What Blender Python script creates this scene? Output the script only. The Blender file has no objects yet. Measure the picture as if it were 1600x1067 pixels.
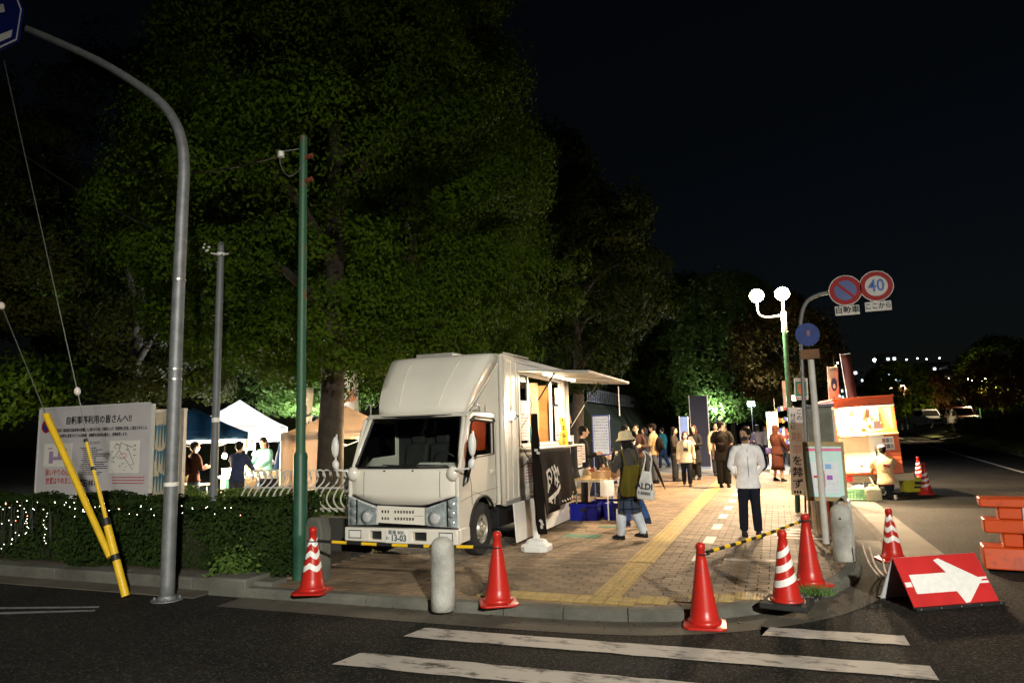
import bpy, bmesh, math, random
import numpy as np
from mathutils import Vector, Matrix, Euler

scene = bpy.context.scene
COL = scene.collection
R = math.radians
PI = math.pi

# ------------------------------------------------------------------ camera, sky, sun, exposure
cam_data = bpy.data.cameras.new('camera')
cam_data.sensor_width = 36.0
cam_data.lens = 24.0
cam_data.clip_start = 0.05
cam_data.clip_end = 2000.0
camera = bpy.data.objects.new('camera', cam_data)
COL.objects.link(camera)
camera.matrix_world = (Matrix.Translation((0, 0, 1.78)) @ Matrix.Rotation(R(20.8), 4, 'Z')
                       @ Matrix.Rotation(R(97.6), 4, 'X') @ Matrix.Rotation(R(-1.5), 4, 'Z'))
scene.camera = camera

world = bpy.data.worlds.new('World')
scene.world = world
world.use_nodes = True
wn = world.node_tree
bg = wn.nodes['Background']
sky = wn.nodes.new('ShaderNodeTexSky')
sky.sky_type = 'NISHITA'
sky.sun_disc = False
sky.sun_elevation = R(20)
sky.sun_rotation = R(200)
sky.altitude = 50
sky.air_density = 1.0
sky.dust_density = 2.0
wn.links.new(sky.outputs['Color'], bg.inputs['Color'])
bg.inputs['Strength'].default_value = 0.0002

sun_data = bpy.data.lights.new('moon_sun', 'SUN')
sun_data.energy = 0.004
sun_data.angle = R(0.5)
sun_data.color = (1.0, 0.95, 0.88)
sun_obj = bpy.data.objects.new('moon_sun', sun_data)
sun_obj.rotation_euler = (R(70), 0, R(-20))
COL.objects.link(sun_obj)

scene.view_settings.view_transform = 'Standard'
scene.view_settings.look = 'None'
scene.view_settings.gamma = 1.0
scene.view_settings.use_curve_mapping = False
scene.view_settings.exposure = 2.0
scene.render.engine = 'CYCLES'
scene.cycles.use_denoising = True
scene.cycles.max_bounces = 6
scene.cycles.diffuse_bounces = 3
scene.cycles.glossy_bounces = 3
scene.cycles.transmission_bounces = 6
scene.cycles.transparent_max_bounces = 12
scene.cycles.sample_clamp_indirect = 4.0
scene.cycles.caustics_reflective = False
scene.cycles.caustics_refractive = False
rng = random.Random(7)
nrng = np.random.default_rng(11)

# ------------------------------------------------------------------ materials
def M(name, col, rough=0.55, metal=0.0, var=0.12, scale=5.0, bump=0.0, bscale=60.0, spec=0.4, emit=0.0,
      emit_col=None, coat=0.0, col2=None, island=0.0, trans=0.0, sss=0.0):
    m = bpy.data.materials.new(name)
    m.use_nodes = True
    nt = m.node_tree
    b = nt.nodes['Principled BSDF']
    b.inputs['Roughness'].default_value = rough
    b.inputs['Metallic'].default_value = metal
    b.inputs['Specular IOR Level'].default_value = spec
    if coat:
        b.inputs['Coat Weight'].default_value = coat
        b.inputs['Coat Roughness'].default_value = 0.08
    tc = nt.nodes.new('ShaderNodeTexCoord')
    nz = nt.nodes.new('ShaderNodeTexNoise')
    nz.inputs['Scale'].default_value = scale
    nz.inputs['Detail'].default_value = 5
    nz.inputs['Roughness'].default_value = 0.62
    nt.links.new(tc.outputs['Object'], nz.inputs['Vector'])
    ramp = nt.nodes.new('ShaderNodeValToRGB')
    ramp.color_ramp.elements[0].position = 0.3
    ramp.color_ramp.elements[1].position = 0.7
    if col2: ramp.color_ramp.elements[0].position = 0.56; ramp.color_ramp.elements[1].position = 0.64
    c = Vector(col)
    c2 = Vector(col2) if col2 else c * (1 + var)
    c1 = c if col2 else c * (1 - var)
    ramp.color_ramp.elements[0].color = (*c1, 1)
    ramp.color_ramp.elements[1].color = (*[min(1, v) for v in c2], 1)
    nt.links.new(nz.outputs['Fac'], ramp.inputs['Fac'])
    out = ramp.outputs['Color']
    if island:
        g = nt.nodes.new('ShaderNodeNewGeometry')
        oi = nt.nodes.new('ShaderNodeObjectInfo')
        add = nt.nodes.new('ShaderNodeMath'); add.operation = 'ADD'
        nt.links.new(g.outputs['Random Per Island'], add.inputs[0])
        nt.links.new(oi.outputs['Random'], add.inputs[1])
        fr = nt.nodes.new('ShaderNodeMath'); fr.operation = 'FRACT'
        nt.links.new(add.outputs[0], fr.inputs[0])
        mr = nt.nodes.new('ShaderNodeMapRange')
        mr.inputs['To Min'].default_value = 1 - island
        mr.inputs['To Max'].default_value = 1 + island
        nt.links.new(fr.outputs[0], mr.inputs['Value'])
        mx = nt.nodes.new('ShaderNodeMix'); mx.data_type = 'RGBA'; mx.blend_type = 'MULTIPLY'
        mx.inputs[0].default_value = 1.0
        nt.links.new(out, mx.inputs[6]); nt.links.new(mr.outputs[0], mx.inputs[7])
        out = mx.outputs[2]
    nt.links.new(out, b.inputs['Base Color'])
    if bump:
        n2 = nt.nodes.new('ShaderNodeTexNoise')
        n2.inputs['Scale'].default_value = bscale
        n2.inputs['Detail'].default_value = 4
        nt.links.new(tc.outputs['Object'], n2.inputs['Vector'])
        bp = nt.nodes.new('ShaderNodeBump')
        bp.inputs['Strength'].default_value = bump
        bp.inputs['Distance'].default_value = 0.02
        nt.links.new(n2.outputs['Fac'], bp.inputs['Height'])
        nt.links.new(bp.outputs['Normal'], b.inputs['Normal'])
    if emit:
        b.inputs['Emission Color'].default_value = (*(emit_col or col), 1)
        b.inputs['Emission Strength'].default_value = emit
    if trans:
        tl = nt.nodes.new('ShaderNodeBsdfTranslucent')
        nt.links.new(out, tl.inputs['Color'])
        mix = nt.nodes.new('ShaderNodeMixShader')
        mix.inputs[0].default_value = trans
        nt.links.new(b.outputs[0], mix.inputs[1]); nt.links.new(tl.outputs[0], mix.inputs[2])
        nt.links.new(mix.outputs[0], nt.nodes['Material Output'].inputs['Surface'])
    if sss:
        b.inputs['Subsurface Weight'].default_value = sss
        b.inputs['Subsurface Radius'].default_value = (0.02, 0.008, 0.004)
    return m

def glass_mat(name, tint=(0.8, 0.9, 0.88), gloss=1.0):
    m = bpy.data.materials.new(name); m.use_nodes = True
    nt = m.node_tree
    nt.nodes.remove(nt.nodes['Principled BSDF'])
    t = nt.nodes.new('ShaderNodeBsdfTransparent'); t.inputs[0].default_value = (*tint, 1)
    g = nt.nodes.new('ShaderNodeBsdfGlossy'); g.inputs['Roughness'].default_value = 0.03
    f = nt.nodes.new('ShaderNodeFresnel'); f.inputs['IOR'].default_value = 1.5
    nz = nt.nodes.new('ShaderNodeTexNoise'); nz.inputs['Scale'].default_value = 2.5
    mm = nt.nodes.new('ShaderNodeMath'); mm.operation = 'MULTIPLY_ADD'
    mm.inputs[1].default_value = 0.02; nt.links.new(nz.outputs['Fac'], mm.inputs[0]); nt.links.new(f.outputs[0], mm.inputs[2])
    mx = nt.nodes.new('ShaderNodeMixShader')
    nt.links.new(mm.outputs[0], mx.inputs[0]); nt.links.new(t.outputs[0], mx.inputs[1]); nt.links.new(g.outputs[0], mx.inputs[2])
    nt.links.new(mx.outputs[0], nt.nodes['Material Output'].inputs['Surface'])
    return m

MAT = {}
def mt(name, *a, **k):
    if name not in MAT:
        MAT[name] = M(name, *a, **k)
    return MAT[name]

def glow(name, col, s):
    return mt(name, col, emit=s, emit_col=col, var=0.02)

# ------------------------------------------------------------------ mesh builder
class MB:
    def __init__(s):
        s.v = []; s.f = []; s.m = []; s.mi = 0
    def add(s, vs, fs):
        o = len(s.v)
        s.v.extend([tuple(v) for v in vs])
        for f in fs:
            s.f.append(tuple(i + o for i in f)); s.m.append(s.mi)
        return s
    def box(s, c, d, rot=None):
        hx, hy, hz = d[0] / 2, d[1] / 2, d[2] / 2
        vs = [Vector((x, y, z)) for x in (-hx, hx) for y in (-hy, hy) for z in (-hz, hz)]
        if rot is not None:
            mm = rot if isinstance(rot, Matrix) else Euler(rot).to_matrix()
            vs = [mm @ v for v in vs]
        vs = [v + Vector(c) for v in vs]
        return s.add(vs, [(0, 1, 3, 2), (4, 6, 7, 5), (0, 4, 5, 1), (2, 3, 7, 6), (0, 2, 6, 4), (1, 5, 7, 3)])
    def rng(s, x0, x1, y0, y1, z0, z1):
        return s.box(((x0 + x1) / 2, (y0 + y1) / 2, (z0 + z1) / 2), (abs(x1 - x0), abs(y1 - y0), abs(z1 - z0)))
    def ring_loft(s, rings, cap=True):
        n = len(rings[0]); o = len(s.v)
        for r in rings: s.v.extend([tuple(p) for p in r])
        for k in range(len(rings) - 1):
            for i in range(n):
                j = (i + 1) % n
                s.f.append((o + k * n + i, o + k * n + j, o + (k + 1) * n + j, o + (k + 1) * n + i)); s.m.append(s.mi)
        if cap:
            s.f.append(tuple(o + i for i in reversed(range(n)))); s.m.append(s.mi)
            e = o + (len(rings) - 1) * n
            s.f.append(tuple(e + i for i in range(n))); s.m.append(s.mi)
        return s
    def tube(s, pts, r, n=8, cap=True):
        pts = [Vector(p) for p in pts]
        if not isinstance(r, (list, tuple)): r = [r] * len(pts)
        rings = []; up = None
        for i, p in enumerate(pts):
            a = pts[max(i - 1, 0)]; b = pts[min(i + 1, len(pts) - 1)]
            d = (b - a)
            d = d.normalized() if d.length > 1e-9 else Vector((0, 0, 1))
            if up is None:
                up = Vector((1, 0, 0)) if abs(d.x) < 0.8 else Vector((0, 1, 0))
            u = (up - d * up.dot(d)).normalized(); w = d.cross(u); up = u
            rings.append([p + (u * math.cos(2 * PI * k / n) + w * math.sin(2 * PI * k / n)) * r[i] for k in range(n)])
        return s.ring_loft(rings, cap)
    def lathe(s, prof, n=20, c=(0, 0, 0), sx=1, sy=1, cap=True):
        rings = [[(c[0] + r * sx * math.cos(2 * PI * k / n), c[1] + r * sy * math.sin(2 * PI * k / n), c[2] + z) for k in range(n)] for r, z in prof]
        return s.ring_loft(rings, cap)
    def ell(s, c, r, n=12, m=8, rot=None):
        mm = Euler(rot).to_matrix() if rot else Matrix.Identity(3)
        rings = []
        for k in range(m + 1):
            t = -PI / 2 + PI * (k * 0.98 + m * 0.01) / m
            rings.append([Vector(c) + mm @ Vector((r[0] * math.cos(t) * math.cos(2 * PI * i / n), r[1] * math.cos(t) * math.sin(2 * PI * i / n), r[2] * math.sin(t))) for i in range(n)])
        return s.ring_loft(rings)
    def prism(s, poly, a0, a1, axis='y'):
        def pt(p, a):
            return {'y': (p[0], a, p[1]), 'x': (a, p[0], p[1]), 'z': (p[0], p[1], a)}[axis]
        return s.ring_loft([[pt(p, a0) for p in poly], [pt(p, a1) for p in poly]])
    def quad(s, a, b, c, d): return s.add([a, b, c, d], [(0, 1, 2, 3)])
    def build(s, name, mat, parent=None, smooth=False, bevel=0.0, loc=None, rot=None, solid=0.0, auto=None):
        me = bpy.data.meshes.new(name)
        me.from_pydata(s.v, [], s.f)
        mats = mat if isinstance(mat, (list, tuple)) else [mat]
        for m in mats: me.materials.append(m)
        if len(mats) > 1: me.polygons.foreach_set('material_index', s.m)
        bm = bmesh.new(); bm.from_mesh(me)
        if smooth: bmesh.ops.remove_doubles(bm, verts=bm.verts, dist=1e-5)
        bmesh.ops.recalc_face_normals(bm, faces=bm.faces); bm.to_mesh(me); bm.free()
        if smooth:
            me.polygons.foreach_set('use_smooth', [True] * len(me.polygons))
            if auto is not None:
                me.set_sharp_from_angle(angle=R(auto))
        me.update()
        o = bpy.data.objects.new(name, me)
        COL.objects.link(o)
        if parent is not None: o.parent = parent
        if loc is not None: o.location = loc
        if rot is not None: o.rotation_euler = rot
        if solid:
            md = o.modifiers.new('solid', 'SOLIDIFY'); md.thickness = solid
        if bevel:
            md = o.modifiers.new('bevel', 'BEVEL'); md.width = bevel; md.segments = 2; md.limit_method = 'ANGLE'; md.angle_limit = R(35)
            me.polygons.foreach_set('use_smooth', [True] * len(me.polygons)); me.set_sharp_from_angle(angle=R(35))
        return o

def tag(o, label=None, cat=None, group=None, kind=None):
    if label: o['label'] = label
    if cat: o['category'] = cat
    if group: o['group'] = group
    if kind: o['kind'] = kind
    return o

def thing(name, label, cat, loc=(0, 0, 0), rz=0.0, group=None, rot=None):
    o = bpy.data.objects.new(name, None)
    o.empty_display_size = 0.1
    COL.objects.link(o)
    o.location = loc
    o.rotation_euler = rot if rot else (0, 0, rz)
    return tag(o, label, cat, group)

def copy_tree(o, parent=None):
    c = o.copy(); COL.objects.link(c); c.parent = parent
    for ch in list(o.children): copy_tree(ch, c)
    return c

def bake(o, parent=None):
    """apply an object's modifiers into its mesh"""
    dg = bpy.context.evaluated_depsgraph_get()
    me = bpy.data.meshes.new_from_object(o.evaluated_get(dg))
    o.modifiers.clear(); o.data = me
    return o

def text(body, size, mat, parent, loc, rot=(R(90), 0, 0), align='CENTER', bold=0.0, name='lettering', sx=1.0, depth=0.0015, spacing=1.0):
    cu = bpy.data.curves.new(name, 'FONT')
    cu.body = body; cu.size = size; cu.align_x = align; cu.align_y = 'CENTER'
    cu.offset = bold * size; cu.extrude = depth; cu.resolution_u = 2; cu.space_line = spacing
    t = bpy.data.objects.new('tmp', cu); COL.objects.link(t)
    dg = bpy.context.evaluated_depsgraph_get(); dg.update()
    me = bpy.data.meshes.new_from_object(t.evaluated_get(dg))
    bpy.data.objects.remove(t); bpy.data.curves.remove(cu)
    me.materials.clear(); me.materials.append(mat)
    o = bpy.data.objects.new(name, me); COL.objects.link(o)
    o.parent = parent; o.location = loc; o.rotation_euler = rot; o.scale = (sx, 1, 1)
    return o

def lamp(name, parent, loc, power, col, radius=0.08, kind='POINT', size=(0.3, 0.3), rot=None, spot=None):
    d = bpy.data.lights.new(name, kind)
    d.energy = power; d.color = col
    if kind == 'AREA':
        d.shape = 'RECTANGLE'; d.size, d.size_y = size
    else:
        d.shadow_soft_size = radius
    if kind == 'SPOT':
        d.spot_size = spot; d.spot_blend = 0.4
    o = bpy.data.objects.new(name, d); COL.objects.link(o)
    if parent is not None: o.parent = parent
    o.location = loc
    if rot: o.rotation_euler = rot
    return o

def smooth_path(pts, k=6):
    out = []
    P = [Vector(p) for p in pts]; n = len(P)
    for i in range(n - 1):
        p0, p1, p2, p3 = P[max(i - 1, 0)], P[i], P[i + 1], P[min(i + 2, n - 1)]
        for j in range(k):
            t = j / k
            out.append(0.5 * ((2 * p1) + (p2 - p0) * t + (2 * p0 - 5 * p1 + 4 * p2 - p3) * t * t + (3 * p1 - p0 - 3 * p2 + p3) * t ** 3))
    out.append(P[-1]); return out
WHITE = (0.78, 0.77, 0.74)

# ------------------------------------------------------------------ ground materials
def asphalt_mat(name, c0, c1, speck=0.16):
    m = bpy.data.materials.new(name); m.use_nodes = True
    nt = m.node_tree; b = nt.nodes['Principled BSDF']
    tc = nt.nodes.new('ShaderNodeTexCoord')
    big = nt.nodes.new('ShaderNodeTexNoise'); big.inputs['Scale'].default_value = 0.9; big.inputs['Detail'].default_value = 6
    vor = nt.nodes.new('ShaderNodeTexVoronoi'); vor.inputs['Scale'].default_value = 70
    nt.links.new(tc.outputs['Object'], big.inputs['Vector']); nt.links.new(tc.outputs['Object'], vor.inputs['Vector'])
    r = nt.nodes.new('ShaderNodeValToRGB')
    r.color_ramp.elements[0].position = 0.32; r.color_ramp.elements[1].position = 0.7
    r.color_ramp.elements[0].color = (*c0, 1); r.color_ramp.elements[1].color = (*c1, 1)
    nt.links.new(big.outputs['Fac'], r.inputs['Fac'])
    sp = nt.nodes.new('ShaderNodeValToRGB')
    sp.color_ramp.elements[0].position = 0.62; sp.color_ramp.elements[0].color = (0, 0, 0, 1)
    sp.color_ramp.elements[1].position = 0.95; sp.color_ramp.elements[1].color = (speck, speck, speck * 0.9, 1)
    nt.links.new(vor.outputs['Color'], sp.inputs['Fac'])
    ad = nt.nodes.new('ShaderNodeMix'); ad.data_type = 'RGBA'; ad.blend_type = 'ADD'; ad.inputs[0].default_value = 1
    nt.links.new(r.outputs['Color'], ad.inputs[6]); nt.links.new(sp.outputs['Color'], ad.inputs[7])
    nt.links.new(ad.outputs[2], b.inputs['Base Color'])
    b.inputs['Roughness'].default_value = 0.85
    b.inputs['Specular IOR Level'].default_value = 0.15
    bp = nt.nodes.new('ShaderNodeBump'); bp.inputs['Strength'].default_value = 0.55; bp.inputs['Distance'].default_value = 0.012
    nt.links.new(vor.outputs['Distance'], bp.inputs['Height']); nt.links.new(bp.outputs['Normal'], b.inputs['Normal'])
    return m

def worn_paint(name, paint, under, amount=0.5, scale=3.0):
    m = bpy.data.materials.new(name); m.use_nodes = True
    nt = m.node_tree; b = nt.nodes['Principled BSDF']
    tc = nt.nodes.new('ShaderNodeTexCoord')
    mp = nt.nodes.new('ShaderNodeMapping'); mp.inputs['Scale'].default_value = (1.0, 2.6, 1.0)
    nz = nt.nodes.new('ShaderNodeTexNoise'); nz.inputs['Scale'].default_value = scale; nz.inputs['Detail'].default_value = 10; nz.inputs['Roughness'].default_value = 0.72
    nt.links.new(tc.outputs['Object'], mp.inputs['Vector']); nt.links.new(mp.outputs[0], nz.inputs['Vector'])
    r = nt.nodes.new('ShaderNodeValToRGB')
    r.color_ramp.elements[0].position = amount; r.color_ramp.elements[0].color = (*paint, 1)
    r.color_ramp.elements[1].position = amount + 0.12; r.color_ramp.elements[1].color = (*under, 1)
    nt.links.new(nz.outputs['Fac'], r.inputs['Fac']); nt.links.new(r.outputs['Color'], b.inputs['Base Color'])
    b.inputs['Roughness'].default_value = 0.7
    bp = nt.nodes.new('ShaderNodeBump'); bp.inputs['Strength'].default_value = 0.3
    n2 = nt.nodes.new('ShaderNodeTexNoise'); n2.inputs['Scale'].default_value = 90
    nt.links.new(tc.outputs['Object'], n2.inputs['Vector']); nt.links.new(n2.outputs['Fac'], bp.inputs['Height']); nt.links.new(bp.outputs[0], b.inputs['Normal'])
    return m

A_ROAD = asphalt_mat('asphalt', (0.009, 0.0083, 0.0073), (0.022, 0.02, 0.017), 0.06)
A_SPECK = asphalt_mat('speckled_asphalt', (0.03, 0.027, 0.022), (0.06, 0.05, 0.04), 0.18)
A_PLAZA = asphalt_mat('plaza_asphalt', (0.06, 0.06, 0.055), (0.1, 0.095, 0.085), 0.1)
CONC = M('kerb_concrete', (0.11, 0.11, 0.093), rough=0.85, var=0.35, scale=2.2, bump=0.5, bscale=50)
CONC2 = M('gutter_concrete', (0.1, 0.088, 0.07), rough=0.85, var=0.3, scale=1.6, bump=0.5, bscale=60)
PAVE = M('clay_paver', (0.185, 0.13, 0.08), rough=0.75, var=0.3, scale=2.5, bump=0.35, bscale=70, island=0.3)
TACT = M('tactile_yellow', (0.31, 0.215, 0.055), rough=0.6, var=0.25, scale=5, bump=0.2, island=0.16)
PAINT = worn_paint('road_paint', (0.46, 0.42, 0.38), (0.04, 0.037, 0.034), 0.52, 3.2)
PAINT2 = worn_paint('path_paint', (0.62, 0.58, 0.5), (0.3, 0.24, 0.17), 0.55, 5)
PAINTG = worn_paint('faded_green_paint', (0.02, 0.12, 0.08), (0.2, 0.15, 0.08), 0.5, 4)

# road: one sheet to the horizon
mb = MB(); mb.quad((-700, -300, 0), (700, -300, 0), (700, 900, 0), (-700, 900, 0))
road = tag(mb.build('road', A_ROAD), kind='structure')

# kerb line of the corner
KP = [(-5.8, 6.44), (-4.6, 6.46), (-3.4, 6.47), (-2.3, 6.5), (-1.6, 6.56), (-1.1, 6.68), (-0.62, 6.92), (-0.2, 7.25),
      (0.12, 7.62), (0.4, 8.1), (0.62, 8.6), (0.78, 9.15), (0.88, 9.8), (0.92, 10.6)]
KPs = [(p.x, p.y) for p in smooth_path([(x, y, 0) for x, y in KP], 3)] + [(0.93, 12 + 1.5 * i) for i in range(20)]
def offset(path, d):
    out = []
    for i, p in enumerate(path):
        a = path[max(i - 1, 0)]; b = path[min(i + 1, len(path) - 1)]
        t = Vector((b[0] - a[0], b[1] - a[1])).normalized()
        out.append((p[0] - t.y * d, p[1] + t.x * d))
    return out
inner = offset(KPs, 0.16)
# sidewalk slab
mb = MB()
poly = inner + [(0.8, 60), (-60, 60), (-60, 6.9), (-5.8, 6.9), (-5.8, inner[0][1])]
mb.ring_loft([[(x, y, -0.2) for x, y in poly], [(x, y, 0.084) for x, y in poly]])
sidewalk = tag(mb.build('sidewalk', A_PLAZA), kind='structure')
# kerb stones, one object each
kerb = thing('kerb', None, None); kerb['kind'] = 'structure'
acc = 0; start = 0
def kerb_stone(i0, i1):
    mb = MB(); o2 = offset(KPs, 0.155); om = offset(KPs, 0.035)
    rings = []
    for i in range(i0, i1 + 1):
        t0 = 0.004 if i == i0 else (-0.004 if i == i1 else 0)
        k = min(i + 1, len(KPs) - 1); k0 = max(i - 1, 0)
        d = Vector((KPs[k][0] - KPs[k0][0], KPs[k][1] - KPs[k0][1])).normalized() * t0
        a, m_, b = KPs[i], om[i], o2[i]
        zt = 0.102
        rings.append([(a[0] + d.x, a[1] + d.y, -0.1), (b[0] + d.x, b[1] + d.y, -0.1), (b[0] + d.x, b[1] + d.y, zt), (m_[0] + d.x, m_[1] + d.y, zt), (a[0] + d.x, a[1] + d.y, zt - 0.035)])
    mb.ring_loft(rings)
    mb.build('kerb_stone', CONC, kerb, bevel=0.004)
for i in range(1, len(KPs)):
    acc += math.dist(KPs[i], KPs[i - 1])
    if acc > 0.58 or i == len(KPs) - 1:
        kerb_stone(start, i); start = i; acc = 0
# concrete gutter apron in front of the kerb
o1 = offset(KPs, -0.42); o0 = offset(KPs, -0.005)
n_ap = 40
mb = MB()
for i in range(n_ap):
    mb.quad((*o0[i], 0.006), (*o1[i], 0.004), (*o1[i + 1], 0.004), (*o0[i + 1], 0.006))
tag(mb.build('gutter_apron', CONC2), kind='structure')
mb = MB()
for i in range(12, len(KPs) - 1):
    y0, y1 = o1[i][1], o1[i + 1][1]
    if y0 > 9.5: mb.quad((o1[i][0], y0, 0.005), (1.5, y0, 0.005), (1.5, y1, 0.005), (o1[i + 1][0], y1, 0.005))
tag(mb.build('speckled_roadside', A_SPECK), kind='structure')
mb = MB(); mb.quad((1.48, 9.3, 0.009), (2.0, 9.0, 0.009), (1.9, 45, 0.009), (1.4, 45, 0.009))
tag(mb.build('gutter', M('concrete_gutter', (0.12, 0.105, 0.085), rough=0.85, var=0.3, scale=1.2, bump=0.4)), kind='structure')

# pavers
inc = offset(KPs, 0.163)
def clip(poly):
    for i in range(len(inc) - 1):
        a, b = inc[i], inc[i + 1]
        if abs(a[0] - poly[0][0]) > 1.2 and abs(b[0] - poly[0][0]) > 1.2 and abs(a[1] - poly[0][1]) > 1.2: continue
        ex, ey = b[0] - a[0], b[1] - a[1]
        side = lambda p: ex * (p[1] - a[1]) - ey * (p[0] - a[0])
        out = []
        for k in range(len(poly)):
            p, q = poly[k], poly[(k + 1) % len(poly)]
            sp, sq = side(p), side(q)
            if sp >= 0: out.append(p)
            if (sp >= 0) != (sq >= 0):
                t = sp / (sp - sq); out.append((p[0] + (q[0] - p[0]) * t, p[1] + (q[1] - p[1]) * t))
        poly = out
        if len(poly) < 3: return []
    return poly
BL, BW, GAP = 0.225, 0.112, 0.009
def paver_mesh():
    mb = MB(); hx, hy = (BL - GAP) / 2, (BW - GAP) / 2
    b = 0.004
    rings = [[(-hx, -hy, 0), (hx, -hy, 0), (hx, hy, 0), (-hx, hy, 0)], [(-hx, -hy, .012), (hx, -hy, .012), (hx, hy, .012), (-hx, hy, .012)],
             [(-hx + b, -hy + b, .016), (hx - b, -hy + b, .016), (hx - b, hy - b, .016), (-hx + b, hy - b, .016)]]
    return mb.ring_loft(rings)
first = None; cand = []; rest = MB()
row = 0; y = 6.62
while y < 26:
    x = -5.7 + (BL / 2 if row % 2 else 0)
    while x < 0.9:
        c = clip([(x, y), (x + BL - GAP, y), (x + BL - GAP, y + BW - GAP), (x, y + BW - GAP)])
        if c:
            full = len(c) == 4 and abs((c[2][0] - c[0][0]) - (BL - GAP)) < 1e-4 and abs((c[2][1] - c[0][1]) - (BW - GAP)) < 1e-4
            cx, cy = x + (BL - GAP) / 2, y + (BW - GAP) / 2
            hid = -5.7 < cx < -3.9 and 9 < cy < 13
            if full and cy < 9.3 and cx > -3.9: cand.append((math.hypot(cx, cy), cx, cy))
            elif not hid:
                dz = rng.uniform(-0.0015, 0.0015)
                if cy < 16:
                    rest.ring_loft([[(p[0], p[1], .084) for p in c], [(p[0], p[1], .1 + dz) for p in c]])
                else:
                    rest.add([(p[0], p[1], .1 + dz) for p in c], [tuple(range(len(c)))])
        x += BL
    y += BW; row += 1
cand.sort()
for k, (d, cx, cy) in enumerate(cand):
    if k < 300:
        if first is None:
            first = paver_mesh().build('paver', PAVE, sidewalk); o = first
        else:
            o = first.copy(); COL.objects.link(o)
        o.location = (cx, cy, 0.084 + rng.uniform(-0.0015, 0.0015)); o.rotation_euler = (rng.uniform(-.004, .004), rng.uniform(-.003, .003), rng.uniform(-.006, .006))
    else:
        hx, hy = (BL - GAP) / 2, (BW - GAP) / 2; dz = rng.uniform(-0.0015, 0.0015)
        p = [(cx - hx, cy - hy), (cx + hx, cy - hy), (cx + hx, cy + hy), (cx - hx, cy + hy)]
        rest.ring_loft([[(a, b, .084) for a, b in p], [(a, b, .1 + dz) for a, b in p]])
tag(rest.build('paver_field', PAVE, sidewalk), kind='stuff')

# tactile tiles (parts of the sidewalk)
TS = 0.15
def tact_tile(dots):
    mb = MB(); h = TS / 2 - 0.004
    mb.box((0, 0, 0.004), (2 * h, 2 * h, 0.012))
    if dots:
        for i in range(4):
            for j in range(3):
                x, yy = -h + 2 * h * (i + .5) / 4, -h + 2 * h * (j + .5) / 3
                mb.lathe([(0.011, 0.009), (0.007, 0.0135)], 6, (x, yy, 0))
    else:
        for i in range(2):
            mb.box((-h / 2 + i * h, 0, 0.0115), (0.022, 2 * h - 0.012, 0.006))
    return mb
td = tl = None
def put_tile(x, y, dots):
    global td, tl
    src = td if dots else tl
    if src is None:
        o = tact_tile(dots).build('tactile_tile', TACT, sidewalk)
        if dots: td = o
        else: tl = o
    else:
        o = src.copy(); COL.objects.link(o)
    o.location = (x, y, 0.0985)
for i in range(20):
    x = -2.98 + i * TS
    st = 0 if x < -1.35 else (int((x + 1.35) / 0.3) + 1) * 0.13
    for j in range(2): put_tile(x, 6.86 + st + j * TS, True)
for k in range(12):
    for j in range(2): put_tile(-1.81 + j * TS, 7.17 + k * TS, False)
mb = MB()
mb.rng(-1.9, -1.57, 8.98, 27, 0.094, 0.1065)
strip = mb.build('tactile_strip', TACT, sidewalk)
for j in range(4):
    mb = MB(); mb.rng(-1.875 + j * 0.083, -1.845 + j * 0.083, 8.99, 27, 0.106, 0.111); mb.build('tactile_bar', TACT, strip)

# painted dashes on the path
for k in range(9):
    mb = MB(); y0 = 9.2 + k * 1.45
    mb.rng(-1.13, -0.98, y0, y0 + 0.62, 0.1, 0.1045)
    mb.build('lane_dash', PAINT2, sidewalk)
mb = MB()
for (x0, y0, x1, y1) in ((-.1, 11.3, .55, 11.42), (-.15, 11.6, .5, 11.72), (-.2, 11.9, .35, 12.05), (.1, 12.2, .5, 12.35)):
    mb.rng(x0, x1, y0, y1, 0.1, 0.1045)
mb.build('bicycle_mark', PAINT2, sidewalk)
mb = MB(); mb.rng(-0.75, 0.35, 9.35, 9.5, 0.1, 0.1042); mb.rng(-0.95, -0.82, 8.1, 8.9, 0.1, 0.1042)
mb.build('faded_lane_mark', worn_paint('faded_lane_paint', (0.45, 0.4, 0.33), (0.25, 0.17, 0.1), 0.42, 4), sidewalk)
mb = MB(); mb.rng(-3.35, -2.75, 10.75, 11.15, 0.1, 0.1043); mb.rng(-3.05, -2.6, 12.0, 12.2, 0.1, 0.1043)
mb.build('green_floor_mark', PAINTG, sidewalk)

# crosswalk and road lines
cw = thing('crosswalk', None, None); cw['kind'] = 'structure'
for (x0, x1, ya, yb) in ((-3.3, 0.93, 5.66, 5.96), (-3.47, 0.4, 4.86, 5.17), (-0.3, 0.88, 6.45, 6.72)):
    mb = MB(); n = 24
    top = []; bot = []
    for i in range(n + 1):
        x = x0 + (x1 - x0) * i / n
        tilt = 0.03 * (x + 1)
        bot.append((x + (0.06 if i == 0 else 0), ya + tilt + rng.uniform(-.01, .01), 0.0075)); top.append((x + (0.12 if i == 0 else 0), yb + tilt + rng.uniform(-.01, .01), 0.0075))
    for i in range(n): mb.quad(bot[i], bot[i + 1], top[i + 1], top[i])
    mb.build('crosswalk_stripe', PAINT, cw)
lm = thing('lane_marking', None, None); lm['kind'] = 'structure'
mb = MB(); mb.quad((-9.2, 4.95, .005), (-7.05, 5.62, .005), (-7.1, 5.68, .005), (-9.25, 5.02, .005)); mb.quad((-8.85, 4.72, .005), (-6.95, 5.5, .005), (-7, 5.55, .005), (-8.95, 4.82, .005))
mb.build('hollow_line', worn_paint('grey_line_paint', (0.24, 0.25, 0.26), (.05, .05, .05), .52, 5), lm)
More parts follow.
